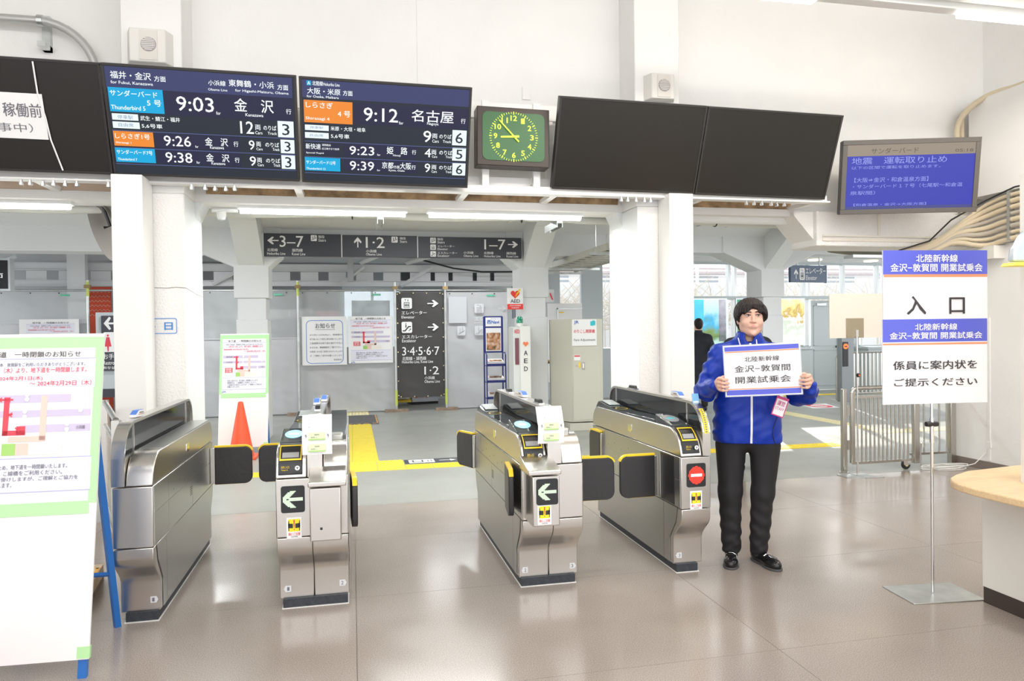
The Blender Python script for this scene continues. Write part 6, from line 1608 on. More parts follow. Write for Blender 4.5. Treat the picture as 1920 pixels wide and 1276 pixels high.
# far right hall: fence, gate post with red lamp -------------------------------------
ff = thing('platform_fence', 'far stainless fence in front of the windows in the right-hand hall', 'fence', (11.5, 13.3, 0))
def rail(x0, y0, x1, y1, z, r=.02): return MB().tube([(x0, y0, z), (x1, y1, z)], r, 8)
ax, ay, bx_, by = 9.83, 13.3, 14.6, 13.75
build('top_rail', rail(ax + .25, ay, bx_, by, .98), M_FENCE, ff); build('bottom_rail', rail(ax + .25, ay, bx_, by, .12, .014), M_FENCE, ff)
for k in range(44):
    t_ = (k + .5) / 44; x = ax + .25 + (bx_ - ax - .25) * t_; y = ay + (by - ay) * t_
    build('bar', MB().box(x - .017, x + .017, y - .008, y + .008, .12, .97), M_FENCE, ff)
P = [(9.83, 13.2, 0), (9.83, 13.2, .88)] + [(9.83 + .12 * (1 - math.cos(R(a))), 13.2, .88 + .1 * math.sin(R(a))) for a in (30, 60, 90)] + [(10.1, 13.2, .98)]
build('end_hoop', MB().tube(P, .028, 8), M_FENCE, ff, smooth=True)
gp = thing('gate_post', 'dark gate post with a glowing red ring lamp, left of the far fence', 'post', (9.85, 12.95, 0))
build('post', MB().box(9.72, 10.0, 12.9, 13.05, 0, 1.30), mat('gate_post_grey', (.30, .32, .33), .4, .3), gp, bevel=.006)
build('black_panel', MB().box(9.74, 9.86, 12.885, 12.9, .72, 1.22), M_BLACK, gp)
build('red_lamp', MB().lathe([(.055, -.006), (.055, 0)], (9.80, 12.885, 1.13), 20, 1), emis('lamp_red', (1, .12, .03), 2.4), gp)
build('lamp_centre', MB().box(9.77, 9.83, 12.872, 12.878, 1.115, 1.14), M_BLACK, gp)
# floor print: red and white mark
fm = thing('floor_mark', 'white floor mark with a red no-entry ring in the right-hand hall', 'floor sticker', (8.8, 12.4, 0))
build('white_sheet', MB().prism([(8.45, 12.05), (8.98, 12.0), (9.2, 12.7), (8.62, 12.74)], 2, 0, .003), M_W, fm)
vs = []; n = 28
for i in range(n):
    a = 2 * math.pi * i / n
    for q in (1, .62): vs.append((8.81 + .22 * q * math.cos(a), 12.37 + .30 * q * math.sin(a), .0036))
build('red_ring', MB().add(vs, [(2 * i, 2 * ((i + 1) % n), 2 * ((i + 1) % n) + 1, 2 * i + 1) for i in range(n)]).box(8.66, 8.96, 12.34, 12.40, .0034, .0038), PRINT['r'], fm)
# backlit posters -----------------------------------------------------------------
def pic(name, cols, scale, s=1.0, off=0.0):
    m = bpy.data.materials.new(name); m.use_nodes = True
    nt = m.node_tree; b = nt.nodes['Principled BSDF']; b.inputs['Base Color'].default_value = (.05, .05, .05, 1)
    tc = nt.nodes.new('ShaderNodeTexCoord'); n1_ = nt.nodes.new('ShaderNodeTexNoise'); n1_.inputs['Scale'].default_value = scale; n1_.inputs['Detail'].default_value = 4
    sep = nt.nodes.new('ShaderNodeSeparateXYZ'); mth = nt.nodes.new('ShaderNodeMath'); mth.operation = 'MULTIPLY_ADD'
    nt.links.new(tc.outputs['Object'], n1_.inputs['Vector']); nt.links.new(tc.outputs['Object'], sep.inputs[0])
    nt.links.new(sep.outputs['Z'], mth.inputs[0]); mth.inputs[1].default_value = .85; nt.links.new(n1_.outputs['Fac'], mth.inputs[2])
    mm = nt.nodes.new('ShaderNodeMath'); mm.operation = 'ADD'; mm.inputs[1].default_value = -.5 + off; nt.links.new(mth.outputs[0], mm.inputs[0])
    rp = nt.nodes.new('ShaderNodeValToRGB')
    rp.color_ramp.elements[0].color = (*cols[0][1], 1); rp.color_ramp.elements[0].position = cols[0][0]
    rp.color_ramp.elements[1].color = (*cols[-1][1], 1); rp.color_ramp.elements[1].position = cols[-1][0]
    for p, c in cols[1:-1]: e = rp.color_ramp.elements.new(p); e.color = (*c, 1)
    nt.links.new(mm.outputs[0], rp.inputs['Fac']); nt.links.new(rp.outputs[0], b.inputs['Emission Color']); b.inputs['Emission Strength'].default_value = s
    return m
def lightbox(x0, x1, label, m, extra=None):
    t = thing('lit_poster', label, 'poster', ((x0 + x1) / 2, 15.40, 1.13))
    w = x1 - x0
    build('frame', MB().box(-w / 2 - .03, w / 2 + .03, 0, .06, -.03, 1.10), M_ALU, t, local=True)
    build('picture', MB().box(-w / 2, w / 2, -.004, 0, 0, 1.07), m, t, local=True)
    return t
t1 = lightbox(7.72, 8.53, 'backlit poster of a blue sea coast and pine shore, right of the white post', pic('coast_picture', [(0, (.5, .75, .7)), (.16, (.10, .22, .03)), (.3, (.20, .32, .10)), (.42, (.04, .45, .75)), (.62, (.50, .85, .95)), (1, (.75, .95, 1))], 2.2, .95))
build('picture_inset', MB().box(-.40, -.16, -.006, -.004, .55, 1.07), pic('sea_inset', [(0, (.0, .35, .7)), (1, (.1, .75, .95))], 3, .9), t1, local=True)
build('picture_inset', MB().box(.22, .40, -.006, -.004, .10, 1.07), pic('rock_inset', [(0, (.10, .14, .12)), (.4, (.30, .30, .36)), (1, (.65, .65, .75))], 7, .8), t1, local=True)
t2 = lightbox(8.82, 9.45, 'backlit green forest poster partly behind the man in blue', pic('forest_picture', [(0, (.6, .75, .4)), (.4, (.04, .25, .10)), (1, (.02, .40, .22))], 4, .7))
t3 = lightbox(9.98, 10.58, 'backlit gold and white food poster left of the far grey doors', pic('food_picture', [(0, (.95, 1, .95)), (.38, (.6, .68, .55)), (.5, (.95, .95, .88)), (.62, (.55, .36, .05)), (.8, (1, .85, .35)), (1, (1, .95, .7))], 5, 1.0))
f = FB(-.3, 1.07, .6, 1.07, -.006); f.text('HOKURIKU', .02, .40, .86, .47, .02); build('lettering', f, emis('poster_white', (1, 1, .95), .9), t3, local=True)
# loudspeaker-like box, dark object left of seam ------------------------------------
# ================================================================== PEOPLE
class SDF:
    def __init__(s, lo, hi, vox):
        s.lo = np.array(lo, float); s.vox = vox
        s.n = np.ceil((np.array(hi) - s.lo) / vox).astype(int) + 1
        s.ax = [s.lo[i] + vox * np.arange(s.n[i]) for i in range(3)]
        s.F = np.full(tuple(s.n), 0.5, dtype=np.float32)
        s.fr = None
    def frame(s, origin=None, rot=None):
        s.fr = None if origin is None else (np.array(origin, float), np.array(rot, float))
    def sub(s, lo, hi):
        if s.fr is not None:
            o, Rm = s.fr
            cs = np.array([[(lo, hi)[(k >> i) & 1][i] for i in range(3)] for k in range(8)]) @ Rm.T + o
            lo = cs.min(0); hi = cs.max(0)
        a = np.clip(np.floor((np.array(lo) - s.lo) / s.vox).astype(int), 0, s.n - 1)
        b = np.clip(np.ceil((np.array(hi) - s.lo) / s.vox).astype(int) + 1, a + 1, s.n)
        sl = tuple(slice(a[i], b[i]) for i in range(3))
        X = s.ax[0][sl[0]][:, None, None]; Y = s.ax[1][sl[1]][None, :, None]; Z = s.ax[2][sl[2]][None, None, :]
        if s.fr is not None:
            o, Rm = s.fr
            x, y, z = X - o[0], Y - o[1], Z - o[2]
            X = Rm[0, 0] * x + Rm[1, 0] * y + Rm[2, 0] * z
            Y = Rm[0, 1] * x + Rm[1, 1] * y + Rm[2, 1] * z
            Z = Rm[0, 2] * x + Rm[1, 2] * y + Rm[2, 2] * z
        return sl, X, Y, Z
    def comb(s, sl, d, k, op):
        F = s.F[sl]
        if op == 'sub':
            d = -d
            if k > 0:
                h = np.clip(.5 - .5 * (d - F) / k, 0, 1); s.F[sl] = d * (1 - h) + F * h + k * h * (1 - h)
                h = np.clip(.5 + .5 * (F - d) / k, 0, 1); s.F[sl] = F * h + d * (1 - h) + k * h * (1 - h)
            else: s.F[sl] = np.maximum(F, d)
        elif k > 0:
            h = np.clip(.5 + .5 * (F - d) / k, 0, 1); s.F[sl] = F * (1 - h) + d * h - k * h * (1 - h)
        else: s.F[sl] = np.minimum(F, d)
    def ell(s, c, r, k=.01, op='add', m=.03):
        c = np.array(c, float); r = np.array(r, float); mm = r + k + m
        sl, X, Y, Z = s.sub(c - mm, c + mm)
        px, py_, pz = (X - c[0]), (Y - c[1]), (Z - c[2])
        k0 = np.sqrt((px / r[0]) ** 2 + (py_ / r[1]) ** 2 + (pz / r[2]) ** 2); k1 = np.sqrt((px / r[0] ** 2) ** 2 + (py_ / r[1] ** 2) ** 2 + (pz / r[2] ** 2) ** 2) + 1e-6
        s.comb(sl, k0 * (k0 - 1) / k1, k, op)
    def cap(s, a, b, ra, rb, k=.01, op='add', sy=1.0, m=.03):
        a = np.array(a, float); b = np.array(b, float); rm = max(ra, rb) + k + m
        sl, X, Y, Z = s.sub(np.minimum(a, b) - rm, np.maximum(a, b) + rm)
        Y2_ = Y / sy; a2 = a * [1, 1 / sy, 1]; b2 = b * [1, 1 / sy, 1]; d = b2 - a2; L = d.dot(d) + 1e-9
        t = np.clip(((X - a2[0]) * d[0] + (Y2_ - a2[1]) * d[1] + (Z - a2[2]) * d[2]) / L, 0, 1)
        q = np.sqrt((X - a2[0] - t * d[0]) ** 2 + (Y2_ - a2[1] - t * d[1]) ** 2 + (Z - a2[2] - t * d[2]) ** 2) - (ra + (rb - ra) * t)
        s.comb(sl, q * min(1, sy), k, op)
    def disp(s, fn):
        X = s.ax[0][:, None, None]; Y = s.ax[1][None, :, None]; Z = s.ax[2][None, None, :]
        if s.fr is not None:
            o, Rm = s.fr; x, y, z = X - o[0], Y - o[1], Z - o[2]
            X = Rm[0, 0] * x + Rm[1, 0] * y + Rm[2, 0] * z; Y = Rm[0, 1] * x + Rm[1, 1] * y + Rm[2, 1] * z; Z = Rm[0, 2] * x + Rm[1, 2] * y + Rm[2, 2] * z
        s.F += fn(X, Y, Z).astype(np.float32)
    def cutz(s, z, keep_above=True):
        Z = s.ax[2][None, None, :]
        s.F = np.maximum(s.F, (z - Z) if keep_above else (Z - z)).astype(np.float32)
    def front(s, x, z):
        i = int(round((x - s.lo[0]) / s.vox)); k = int(round((z - s.lo[2]) / s.vox))
        col = s.F[i, :, k]; w_ = np.where(col < 0)[0]
        if len(w_) == 0: return None
        j = w_[0]
        if j == 0: return s.ax[1][0]
        t = col[j - 1] / (col[j - 1] - col[j] + 1e-9)
        return s.ax[1][j - 1] + s.vox * t
    def mesh(s, mb):
        F = s.F; n = s.n
        F[0] = np.maximum(F[0], .01); F[-1] = np.maximum(F[-1], .01); F[:, 0] = np.maximum(F[:, 0], .01); F[:, -1] = np.maximum(F[:, -1], .01); F[:, :, 0] = np.maximum(F[:, :, 0], .01); F[:, :, -1] = np.maximum(F[:, :, -1], .01)
        I = F < 0
        c = np.zeros(tuple(n - 1), np.int8)
        for dx in (0, 1):
            for dy in (0, 1):
                for dz in (0, 1):
                    c += I[dx:n[0] - 1 + dx, dy:n[1] - 1 + dy, dz:n[2] - 1 + dz]
        act = np.argwhere((c > 0) & (c < 8))
        idx = np.full(tuple(n - 1), -1, np.int64); idx[tuple(act.T)] = np.arange(len(act))
        P = np.zeros((len(act), 3)); W = np.zeros(len(act))
        for axis in range(3):
            o1, o2 = [q for q in range(3) if q != axis]
            for u in (0, 1):
                for v in (0, 1):
                    a = act.copy(); a[:, o1] += u; a[:, o2] += v
                    b = a.copy(); b[:, axis] += 1
                    fa = F[tuple(a.T)]; fb = F[tuple(b.T)]
                    cr = (fa < 0) != (fb < 0)
                    t = np.where(cr, fa / (fa - fb + 1e-12), 0)
                    q = a.astype(float); q[:, axis] += t
                    P[cr] += q[cr]; W[cr] += 1
        P = P / W[:, None] * s.vox + s.lo
        faces = []
        for axis in range(3):
            o1, o2 = [q for q in range(3) if q != axis]
            sa = [slice(None)] * 3; sb = [slice(None)] * 3
            sa[axis] = slice(0, -1); sb[axis] = slice(1, None)
            A = I[tuple(sa)]; B = I[tuple(sb)]
            e = np.argwhere(A != B)
            e = e[(e[:, o1] > 0) & (e[:, o2] > 0) & (e[:, o1] < n[o1] - 1) & (e[:, o2] < n[o2] - 1)]
            ins = A[tuple(e.T)]
            def cell(du, dv):
                q = e.copy(); q[:, o1] -= du; q[:, o2] -= dv; return idx[tuple(q.T)]
            q = np.stack([cell(1, 1), cell(0, 1), cell(0, 0), cell(1, 0)], 1)
            fl = ~ins if axis != 1 else ins
            q[fl] = q[fl][:, ::-1]
            faces.append(q)
        Fq = np.concatenate(faces); Fq = Fq[(Fq >= 0).all(1)]
        mb.add(P.tolist(), Fq.tolist())
        return mb
def rotz(a):
    c_, s_ = math.cos(a), math.sin(a); return np.array([[c_, -s_, 0], [s_, c_, 0], [0, 0, 1.0]])
def rotx(a):
    c_, s_ = math.cos(a), math.sin(a); return np.array([[1.0, 0, 0], [0, c_, -s_], [0, s_, c_]])
def head_prims(S):
    S.ell((0, .015, .022), (.078, .094, .090), .0)
    S.ell((0, -.026, -.030), (.068, .062, .080), .03)
    S.ell((0, -.050, -.094), (.034, .032, .028), .03)
    for e in (-1, 1):
        S.ell((e * .046, -.010, -.064), (.020, .036, .032), .03)
        S.ell((e * .038, -.058, -.034), (.026, .024, .024), .02)
    S.ell((0, -.080, .036), (.050, .014, .010), .02)
    for e in (-1, 1): S.ell((e * .031, -.104, .012), (.019, .016, .009), .010, 'sub')
    S.cap((0, -.084, .020), (0, -.100, -.022), .007, .010, .012)
    S.ell((0, -.101, -.029), (.0125, .012, .010), .006)
    for e in (-1, 1): S.ell((e * .013, -.094, -.032), (.008, .009, .007), .005)
    S.ell((0, -.086, -.060), (.026, .012, .014), .012)
    S.ell((0, -.098, -.0605), (.020, .006, .0012), .003, 'sub')
    S.ell((0, -.082, -.106), (.016, .012, .012), .015)
    for e in (-1, 1):
        S.ell((e * .077, .010, -.012), (.009, .019, .029), .006)
        S.ell((e * .085, .004, -.010), (.004, .010, .016), .004, 'sub')
def make_hand(S, x0, s, zc, yb):
    """s=+1: hand at the board's left edge (x below x0), fingers reach to +x over the front"""
    for i in range(4):
        z = zc + .033 - .022 * i
        ln = (.006, .012, .010, .003)[i]; r0 = .0096 if i < 3 else .0084
        kx = (.0, .004, .002, -.006)[i]
        mcp = (x0 - s * (.040 + kx), yb - .002, z); pip = (x0 - s * (.022 + kx * .5), yb - .030, z - .002); dip = (x0 + s * (ln - .026), yb - .030, z - .004); tip = (x0 + s * ln, yb - .016, z - .004)
        S.cap(mcp, pip, r0 + .0012, r0, .003); S.cap(pip, dip, r0, r0 - .001, .002); S.cap(dip, tip, r0 - .001, r0 - .002, .002)
        S.cap((x0 - s * .042, yb + .05, zc + .01 - .01 * i), mcp, .014, r0 + .002, .008)
    S.ell((x0 - s * .043, yb + .030, zc), (.017, .034, .040), .010)
    a = (x0 - s * .046, yb + .040, zc + .022); b = (x0 - s * .016, yb + .022, zc + .040); c = (x0 + s * .018, yb + .014, zc + .044)
    S.cap(a, b, .015, .012, .006); S.cap(b, c, .011, .009, .003)
    return S
def person_staff():
    t = thing('person', 'young man in a royal blue zip jacket holding the wide white sign with both hands', 'person', (2.50, 4.25, 0), (0, 0, R(-26)))
    hf = ((.024, -.008, 1.588), rotz(R(6)) @ rotx(R(-3)))
    body = MB()
    S = SDF((-.13, -.16, 1.34), (.16, .16, 1.73), .0032)
    S.frame(*hf); head_prims(S); S.frame()
    S.cap((.016, .018, 1.50), (0, .02, 1.35), .050, .058, .025)
    S.mesh(body)
    S = SDF((-.45, -.36, .02), (.48, .2, 1.46), .009)             # the body under the clothes
    S.cap((-.08, .01, 1.30), (.08, .01, 1.30), .09, .09, .0, sy=.9); S.cap((-.06, .01, 1.0), (.06, .01, 1.0), .09, .09, .08)
    S.cap((0, .02, 1.42), (0, .02, 1.3), .05, .08, .05); S.cap((-.14, .01, 1.36), (.14, .01, 1.36), .045, .045, .04)
    LA = [(-.17, 0, 1.355), (-.262, -.075, 1.125), (-.222, -.275, 1.165)]; RA = [(.17, 0, 1.355), (.298, -.115, 1.10), (.352, -.285, 1.150)]
    for A in (LA, RA): S.cap(A[0], A[1], .045, .038, .02); S.cap(A[1], A[2], .036, .026, .02)
    S.cap((-.07, 0, .86), (.07, 0, .86), .10, .10, .04)
    for hx, kx, ax_ in ((-.09, -.112, -.108), (.10, .088, .060)):
        S.cap((hx, 0, .82), (kx, -.005, .46), .08, .055, .02); S.cap((kx, -.005, .46), (ax_, .03, .10), .055, .028, .02)
        tx = .5 if ax_ > 0 else -.07; S.cap((ax_, .03, .07), (ax_ + tx * .08, -.04, .030), .022, .016, .01)
    S.mesh(body)
    yb = -.372
    for (x0, s, zc, wr) in ((-.148, 1, 1.185, LA[2]), (.280, -1, 1.205, RA[2])):
        S = SDF((x0 - .14, yb - .07, zc - .10), (x0 + .14, yb + .15, zc + .10), .0024)
        make_hand(S, x0, s, zc, yb)
        S.cap(wr, (x0 - s * .046, yb + .05, zc), .027, .025, .012)
        S.mesh(body)
    bo = build('body', body, M_SKIN, t, local=True, smooth=True)
    Rm = hf[1]; O = np.array(hf[0])
    def hp(p): return tuple(O + Rm @ np.array(p, float))
    def hpart(name, mb, m):
        mb.v = [hp(v) for v in mb.v]; return build(name, mb, m, bo, local=True, smooth=True)
    for e in (-1, 1):
        hpart('eyeball', MB().lathe([(0, -.0125)] + [(.0125 * math.sin(R(a)), -.0125 * math.cos(R(a))) for a in range(20, 181, 20)], (0, 0, 0), 14), mat('eye_white', (.62, .56, .54), .25)).data.transform(Matrix.Identity(4))
    # (eyeballs are placed below: move them into the sockets)
    eyes = [c for c in bo.children if c.name.startswith('eyeball')]
    for o, e in zip(eyes, (-1, 1)):
        d = Rm @ np.array([e * .031, -.0800, .011]); o.location = tuple(d)
        o.data.transform(Matrix.Translation(Vector(tuple(-O))) ); o.location = tuple(O + d)
    for e in (-1, 1):
        ir = MB().lathe([(0, -.0010), (.0068, 0)], (0, 0, 0), 14, 1); ir.v = [(v[0] + e * .031 + .0015, v[1] - .0928, v[2] + .0115) for v in ir.v]
        hpart('iris', ir, M_K)
        lid = MB()
        P = [(e * .031 + .0160 * u, -.0925 + .005 * u * u, .0162 - .0045 * u * u) for u in np.linspace(-1, 1, 9)]
        hpart('eyelash', lid.tube(P, .0021, 5), M_HAIR)
        lid2 = MB(); P = [(e * .031 + .0165 * u, -.0880 + .006 * u * u, .0192 - .004 * u * u) for u in np.linspace(-1, 1, 9)]
        hpart('upper_eyelid', lid2.tube(P, .0030, 6), M_SKIN)
        lid3 = MB(); P = [(e * .031 + .0155 * u, -.0885 + .006 * u * u, .0052 + .003 * u * u) for u in np.linspace(-1, 1, 9)]
        hpart('lower_eyelid', lid3.tube(P, .0028, 6), M_SKIN)
        br = MB(); P = [(e * (.012 + .038 * u), -.0960 + .018 * u * u, .0300 + .003 * math.sin(u * 2.6)) for u in np.linspace(0, 1, 9)]
        hpart('eyebrow', br.tube(P, .003, 5, radii=[.002, .0034, .0038, .0038, .0036, .0034, .003, .0022, .001]), M_HAIR)
        no = MB().lathe([(0, -.001), (.0028, 0)], (0, 0, 0), 8); no.v = [(v[0] + e * .0065, v[1] - .1035, v[2] - .0372) for v in no.v]
        hpart('nostril', no, mat('nostril', (.25, .09, .07), .8))
    ml = mat('lips', (.66, .30, .27), .4)
    for z, r_, nm in ((-.0578, .0036, 'upper_lip'), (-.0635, .0044, 'lower_lip')):
        P = [(.021 * u, -.0985 + .008 * u * u, z + (.0016 * math.cos(u * 5) if nm[0] == 'u' else -.000) + (-.001 if nm[0] == 'u' else .0032) * u * u) for u in np.linspace(-1, 1, 11)]
        hpart(nm, MB().tube(P, r_, 7, radii=[r_ * max(.15, 1 - abs(u) ** 2.2) for u in np.linspace(-1, 1, 11)]), ml)
    # hair
    S = SDF((-.13, -.17, 1.46), (.18, .17, 1.75), .0034)
    S.frame(*hf)
    S.ell((0, .012, .034), (.101, .112, .099), .0)
    S.ell((0, .055, -.025), (.080, .060, .080), .03)
    for e in (-1, 1): S.ell((e * .080, -.014, .018), (.022, .048, .046), .02)
    S.ell((0, -.112, -.068), (.080, .098, .110), .006, 'sub'); S.ell((.004, -.105, .040), (.022, .035, .020), .004, 'sub')
    for e in (-1, 1): S.ell((e * .066, -.085, -.022), (.030, .055, .050), .006, 'sub')
    for e in (-1, 1): S.ell((e * .092, .004, -.036), (.024, .032, .034), .006, 'sub')
    for i, (u, l) in enumerate(((-.055, .046), (-.043, .036), (-.031, .030), (-.018, .022), (.012, .020), (.024, .030), (.036, .036), (.048, .040), (.060, .044), (-.066, .048), (.070, .048))):
        S.cap((u * .75 + .006, -.086 + abs(u) * .35, .074), (u * 1.16, -.098 + abs(u) * .72, .074 - l), .014, .0045, .006)
    S.disp(lambda X, Y, Z: .0016 * np.sin(np.arctan2(X, -(Y - .03)) * 46 + 5 * np.sin(Z * 40)) + .001 * np.sin(X * 300 + Z * 30))
    S.mesh(hb_ := MB())
    build('hair', hb_, M_HAIR, bo, local=True, smooth=True)
    # jacket
    S = SDF((-.42, -.36, .74), (.48, .22, 1.52), .0062)
    S.cap((-.095, .005, 1.29), (.095, .005, 1.29), .115, .115, .0, sy=.98)
    S.cap((-.085, 0, 1.05), (.085, 0, 1.05), .122, .122, .10); S.cap((-.09, 0, .90), (.09, 0, .90), .122, .122, .08)
    S.cap((-.095, 0, .80), (.095, 0, .80), .112, .112, .05)
    for e in (-1, 1): S.cap((e * .03, .015, 1.405), (e * .165, .01, 1.352), .062, .060, .04)
    S.cap(LA[0], LA[1], .066, .066, .03); S.cap(LA[1], (-.243, -.17, 1.145), .066, .056, .025); S.cap((-.243, -.17, 1.145), (-.212, -.305, 1.170), .056, .036, .02)
    S.cap(RA[0], RA[1], .066, .066, .03); S.cap(RA[1], (.338, -.21, 1.118), .064, .055, .025); S.cap((.338, -.21, 1.118), (.345, -.312, 1.160), .054, .036, .02)
    def wr(X, Y, Z):
        arm = np.clip((np.abs(X - .02) - .19) / .05, 0, 1)
        low = np.clip((1.02 - Z) / .2, 0, 1)
        return (.0045 * np.sin(X * 38 + Z * 62 + 2.2 * np.sin(Y * 26)) * (arm * 1.1 + .15) + .003 * np.sin(Z * 95 - X * 45 + 2 * np.sin(X * 21)) * arm
                + .004 * np.sin(X * 44 + 2.5 * np.sin(Z * 11)) * low * (1 - arm) + .002 * np.sin(X * 20 + Z * 33) + .0016 * np.sin(X * 70 - Z * 50 + 3 * np.sin(Z * 17 + X * 9)))
    S.disp(wr)
    S.cap((.002, .018, 1.39), (.014, .010, 1.448), .096, .088, .03)
    S.cap((.004, .018, 1.33), (.018, .004, 1.52), .066, .066, .004, 'sub')
    S.ell((.012, -.10, 1.470), (.028, .07, .040), .01, 'sub')
    S.cutz(1.503, False)
    S.cutz(.785)
    JS = S
    S.mesh(jb := MB())
    ja = build('jacket', jb, M_JACKET, t, local=True, smooth=True)
    def strip(name, path, hw, off, m, parent):
        b = MB(); vs = []
        for (x, z) in path:
            for e in (-1, 1):
                y = JS.front(x + e * hw, z); y = -.12 if y is None else y
                vs.append((x + e * hw, y - off, z))
        b.add(vs, [(2 * i, 2 * i + 1, 2 * i + 3, 2 * i + 2) for i in range(len(path) - 1)])
        return build(name, b, m, parent, local=True, smooth=True)
    strip('zip', [(.014 - .004 * math.sin(z * 4), z) for z in np.arange(.79, 1.43, .012)], .0065, .003, mat('zip_white', (.85, .85, .88), .4), ja)
    strip('placket_seam', [(.052, z) for z in np.arange(.80, 1.38, .02)], .0012, .002, mat('seam_blue', (.006, .03, .34), .6), ja)
    for e in (-1, 1): strip('pocket_seam', [(.014 + e * (.045 + .10 * math.sin(u * 1.5)), 1.16 - .30 * u) for u in np.linspace(0, 1, 16)], .0014, .002, mat('seam_blue', (.006, .03, .34), .6), ja)
    0 and build('hem', MB().add([( .203 * math.cos(a) * (1 if True else 1), .108 * math.sin(a), zz) for zz in (.782, .80) for a in np.linspace(0, 2 * math.pi, 40, endpoint=False)], [(i, (i + 1) % 40, 40 + (i + 1) % 40, 40 + i) for i in range(40)]), M_JACKET, ja, local=True, smooth=True)
    S = SDF((-.09, -.10, 1.36), (.09, .11, 1.455), .005)       # dark undershirt at the throat
    S.cap((0, .02, 1.36), (0, .018, 1.437), .066, .060, .0); S.cutz(1.437, False); S.mesh(ub := MB())
    build('undershirt', ub, M_TROUS, t, local=True, smooth=True)
    # lanyard and badge
    for e in (-1, 1): build('lanyard', MB().tube([(e * .055, -.035, 1.462), (e * .052, -.105, 1.43), (e * .045 + .01, -.135, 1.36), (e * .03 + .08, -.15, 1.15)], .0035, 6), mat('lanyard_white', (.82, .74, .76), .5), t, local=True)
    bd_ = build('badge', MB().box(-.038, .038, -.002, .001, -.062, .062), mat('badge_crimson', (.62, .04, .20), .4), t, local=True)
    bd_.location = (.178, -.20, 1.035); bd_.rotation_euler = (R(-4), R(-20 * -1), R(8))
    build('badge_paper', MB().box(-.032, .032, -.003, -.002, -.055, .045), M_PAPER, bd_, local=True)
    f = FB(-.032, .045, .064, .10, -.0036); f.text('運営', .15, .10, .85, .40, .02); f.text('STAFF', .08, .50, .92, .68, .0)
    build('lettering', f, mat('badge_crimson', (.62, .04, .20), .4), bd_, local=True)
    P = []
    for u in np.linspace(0, 1, 14):
        x = .19 - .045 * math.sin(u * 2.4) + .0 * u; z = .99 - .20 * u; y = JS.front(x, z); P.append((x, (y if y is not None else -.11) - .004, z))
    build('black_cord', MB().tube(P, .0022, 5), M_BLACK, t, local=True)
    # trousers
    S = SDF((-.24, -.2, .04), (.24, .2, .86), .0062)
    S.cap((-.082, .0, .82), (.086, .0, .82), .098, .098, .0)
    S.cap((-.105, 0, .76), (-.112, -.008, .46), .098, .073, .03); S.cap((-.112, -.008, .46), (-.106, .018, .09), .074, .060, .03)
    S.cap((.108, 0, .76), (.090, -.008, .46), .098, .070, .03); S.cap((.090, -.008, .46), (.064, .018, .09), .071, .058, .03)
    S.disp(lambda X, Y, Z: .0035 * np.sin(Z * 70 + X * 30 + 2 * np.sin(X * 18)) * np.clip((.50 - Z) / .25, 0, 1) + .002 * np.sin(Z * 110 - X * 60) * np.clip((.3 - Z) / .2, 0, 1) + .0015 * np.sin(X * 60 + Z * 12))
    S.cutz(.058)
    S.mesh(tb_ := MB()); build('trousers', tb_, M_TROUS, t, local=True, smooth=True)
    for ax_ in (-.107, .064): build('sock', MB().tube([(ax_, .03, .16), (ax_, .025, .09), (ax_, .005, .035)], .046, 14, radii=[.042, .044, .040]), M_TROUS, bo, local=True, smooth=True)
    # loafers
    for (sx, a) in ((-.108, -4), (.066, 30)):
        S = SDF((-.08, -.24, -.004), (.08, .10, .13), .0034)
        S.ell((0, -.135, .030), (.046, .078, .040), .0); S.ell((0, -.02, .036), (.038, .095, .045), .03); S.cap((0, .02, .05), (0, .035, .10), .038, .036, .02)
        S.cutz(.0); S.mesh(sb := MB())
        sh = build('loafer', sb, M_SHOE, t, local=True, smooth=True)
        sh.location = (sx, .02, 0); sh.rotation_euler = (0, 0, R(a))
        S = SDF((-.08, -.24, -.002), (.08, .10, .02), .003)
        S.ell((0, -.135, .006), (.050, .082, .03), .0); S.ell((0, -.01, .006), (.041, .088, .03), .02); S.cutz(.0); S.cutz(.014, False); S.mesh(so := MB())
        build('sole', so, mat('sole_grey', (.07, .07, .07), .6), sh, local=True, smooth=True)
        build('metal_bit', MB().tube([(-.028, -.088, .066), (-.012, -.090, .076), (.012, -.090, .076), (.028, -.088, .066)], .0028, 6), M_CHROME, sh, local=True)
        build('apron_seam', MB().tube([(-.030, -.09, .062), (-.032, -.14, .060), (-.018, -.185, .050), (.018, -.185, .050), (.032, -.14, .060), (.030, -.09, .062)], .0022, 5), M_SHOE, sh, local=True)
    return t
st_p = person_staff()
# the sign he holds
Mw = Matrix.Translation(Vector((2.50, 4.25, 0))) @ Matrix.Rotation(R(-26), 4, 'Z')
hl = Mw @ Vector((.066, -.374, 1.121))
hs_ = thing('held_sign', 'laminated white sign with blue bands held up by the man in the blue jacket', 'sign', tuple(hl), (0, R(-2.7), R(-26)))
build('card', MB().box(-.216, .216, -.001, .0015, 0, .302), M_LAMIN, hs_, local=True)
artwork(HELD, hs_, -.211, .297, .422, .292, -.0018, PRINT, .004)
build('laminate_edge', MB().box(-.221, .221, .0015, .0025, -.005, .307), mat('laminate_clear', (.8, .82, .85), .1, alpha=.5), hs_, local=True)

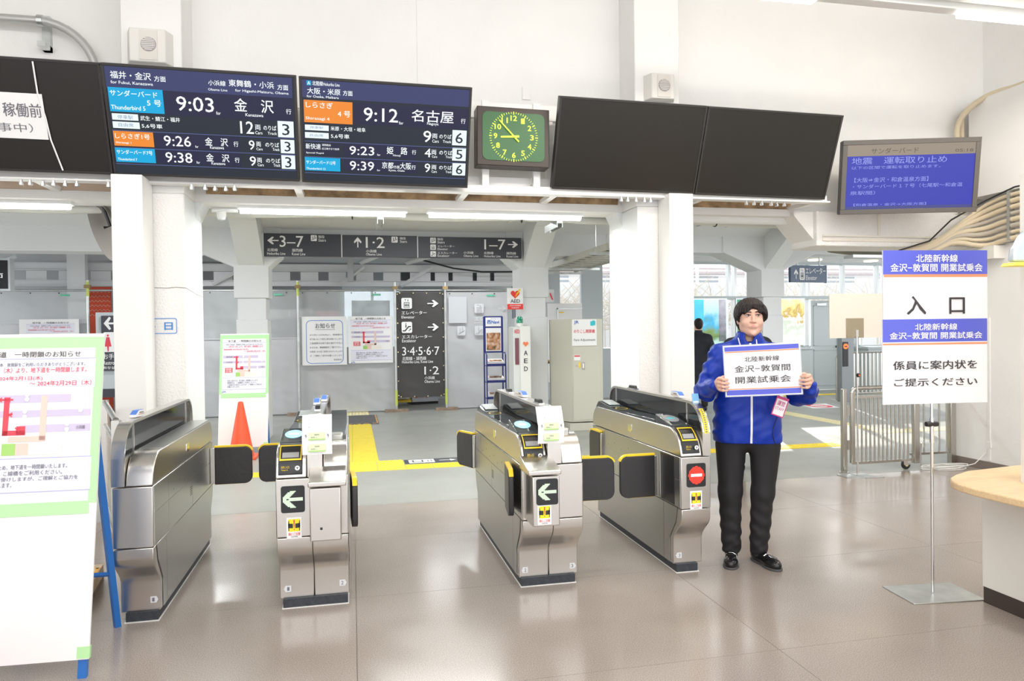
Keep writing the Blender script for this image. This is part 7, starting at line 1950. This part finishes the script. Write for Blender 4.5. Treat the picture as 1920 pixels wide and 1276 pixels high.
def person_coat():
    t = thing('person', 'man in a dark coat seen from behind, beside the white post', 'person', (6.33, 12.45, 0), (0, 0, R(150)))
    body = MB()
    S = SDF((-.13, -.15, 1.36), (.13, .15, 1.74), .005)
    hf = ((0, .0, 1.60), rotz(R(12)))
    S.frame(*hf); head_prims(S); S.frame(); S.cap((0, .022, 1.50), (0, .02, 1.38), .054, .058, .025); S.mesh(body)
    S = SDF((-.4, -.25, .0), (.4, .25, 1.46), .012)
    S.cap((-.08, .0, 1.3), (.08, 0, 1.3), .09, .09, 0); S.cap((0, 0, 1.42), (0, 0, .95), .05, .11, .05)
    for e in (-1, 1):
        S.cap((e * .17, 0, 1.36), (e * .24, .0, 1.08), .05, .04, .03); S.cap((e * .24, 0, 1.08), (e * .24, -.06, .84), .036, .03, .02)
        S.ell((e * .24, -.07, .79), (.022, .035, .05), .01)
        S.cap((e * .09, 0, .9), (e * .1, 0, .48), .08, .055, .02); S.cap((e * .1, 0, .48), (e * .1, 0, .08), .055, .04, .02); S.ell((e * .1, -.05, .04), (.04, .1, .03), .01)
    S.mesh(body)
    bo = build('body', body, M_SKIN, t, local=True, smooth=True)
    S = SDF((-.15, -.17, 1.46), (.15, .17, 1.77), .005); S.frame(*hf)
    S.ell((0, .014, .034), (.084, .106, .092), .0); S.ell((0, .055, -.02), (.066, .050, .070), .02); S.ell((0, -.12, -.06), (.08, .10, .115), .006, 'sub')
    S.mesh(h := MB()); build('hair', h, M_HAIR, bo, local=True, smooth=True)
    S = SDF((-.42, -.26, .38), (.42, .26, 1.50), .009)
    S.cap((-.10, .0, 1.29), (.10, .0, 1.29), .125, .125, 0); S.cap((-.09, 0, 1.0), (.09, 0, .5), .13, .15, .08); S.cap((.09, 0, 1.0), (-.09, 0, .5), .13, .15, .08)
    S.cap((0, 0, 1.32), (0, 0, .95), .135, .14, .05)
    for e in (-1, 1):
        S.cap((e * .04, 0, 1.40), (e * .18, 0, 1.355), .06, .065, .04); S.cap((e * .185, 0, 1.34), (e * .255, 0, 1.08), .070, .062, .03); S.cap((e * .255, 0, 1.08), (e * .25, -.06, .86), .06, .05, .02)
    S.cap((0, .02, 1.42), (0, .01, 1.475), .080, .072, .02)
    S.disp(lambda X, Y, Z: .004 * np.sin(X * 30 + Z * 20) + .003 * np.sin(Z * 45 - X * 20))
    S.cutz(.42); S.mesh(c := MB()); build('coat', c, M_COAT, t, local=True, smooth=True)
    S = SDF((-.2, -.15, .06), (.2, .15, .62), .009)
    for e in (-1, 1): S.cap((e * .09, 0, .6), (e * .1, 0, .1), .08, .06, 0)
    S.cutz(.08); S.mesh(c := MB()); build('trousers', c, M_TROUS, t, local=True, smooth=True)
    for e in (-1, 1): build('shoe', MB().box(e * .1 - .045, e * .1 + .045, -.17, .08, 0, .09), M_SHOE, t, local=True, bevel=.03)
    return t
pc = person_coat()
p2_ = copy_tree(pc); p2_.location = (4.12, 6.98, 0); p2_.rotation_euler = (0, 0, R(165))
p2_['label'] = 'person in a dark coat almost hidden behind the man in the blue jacket'
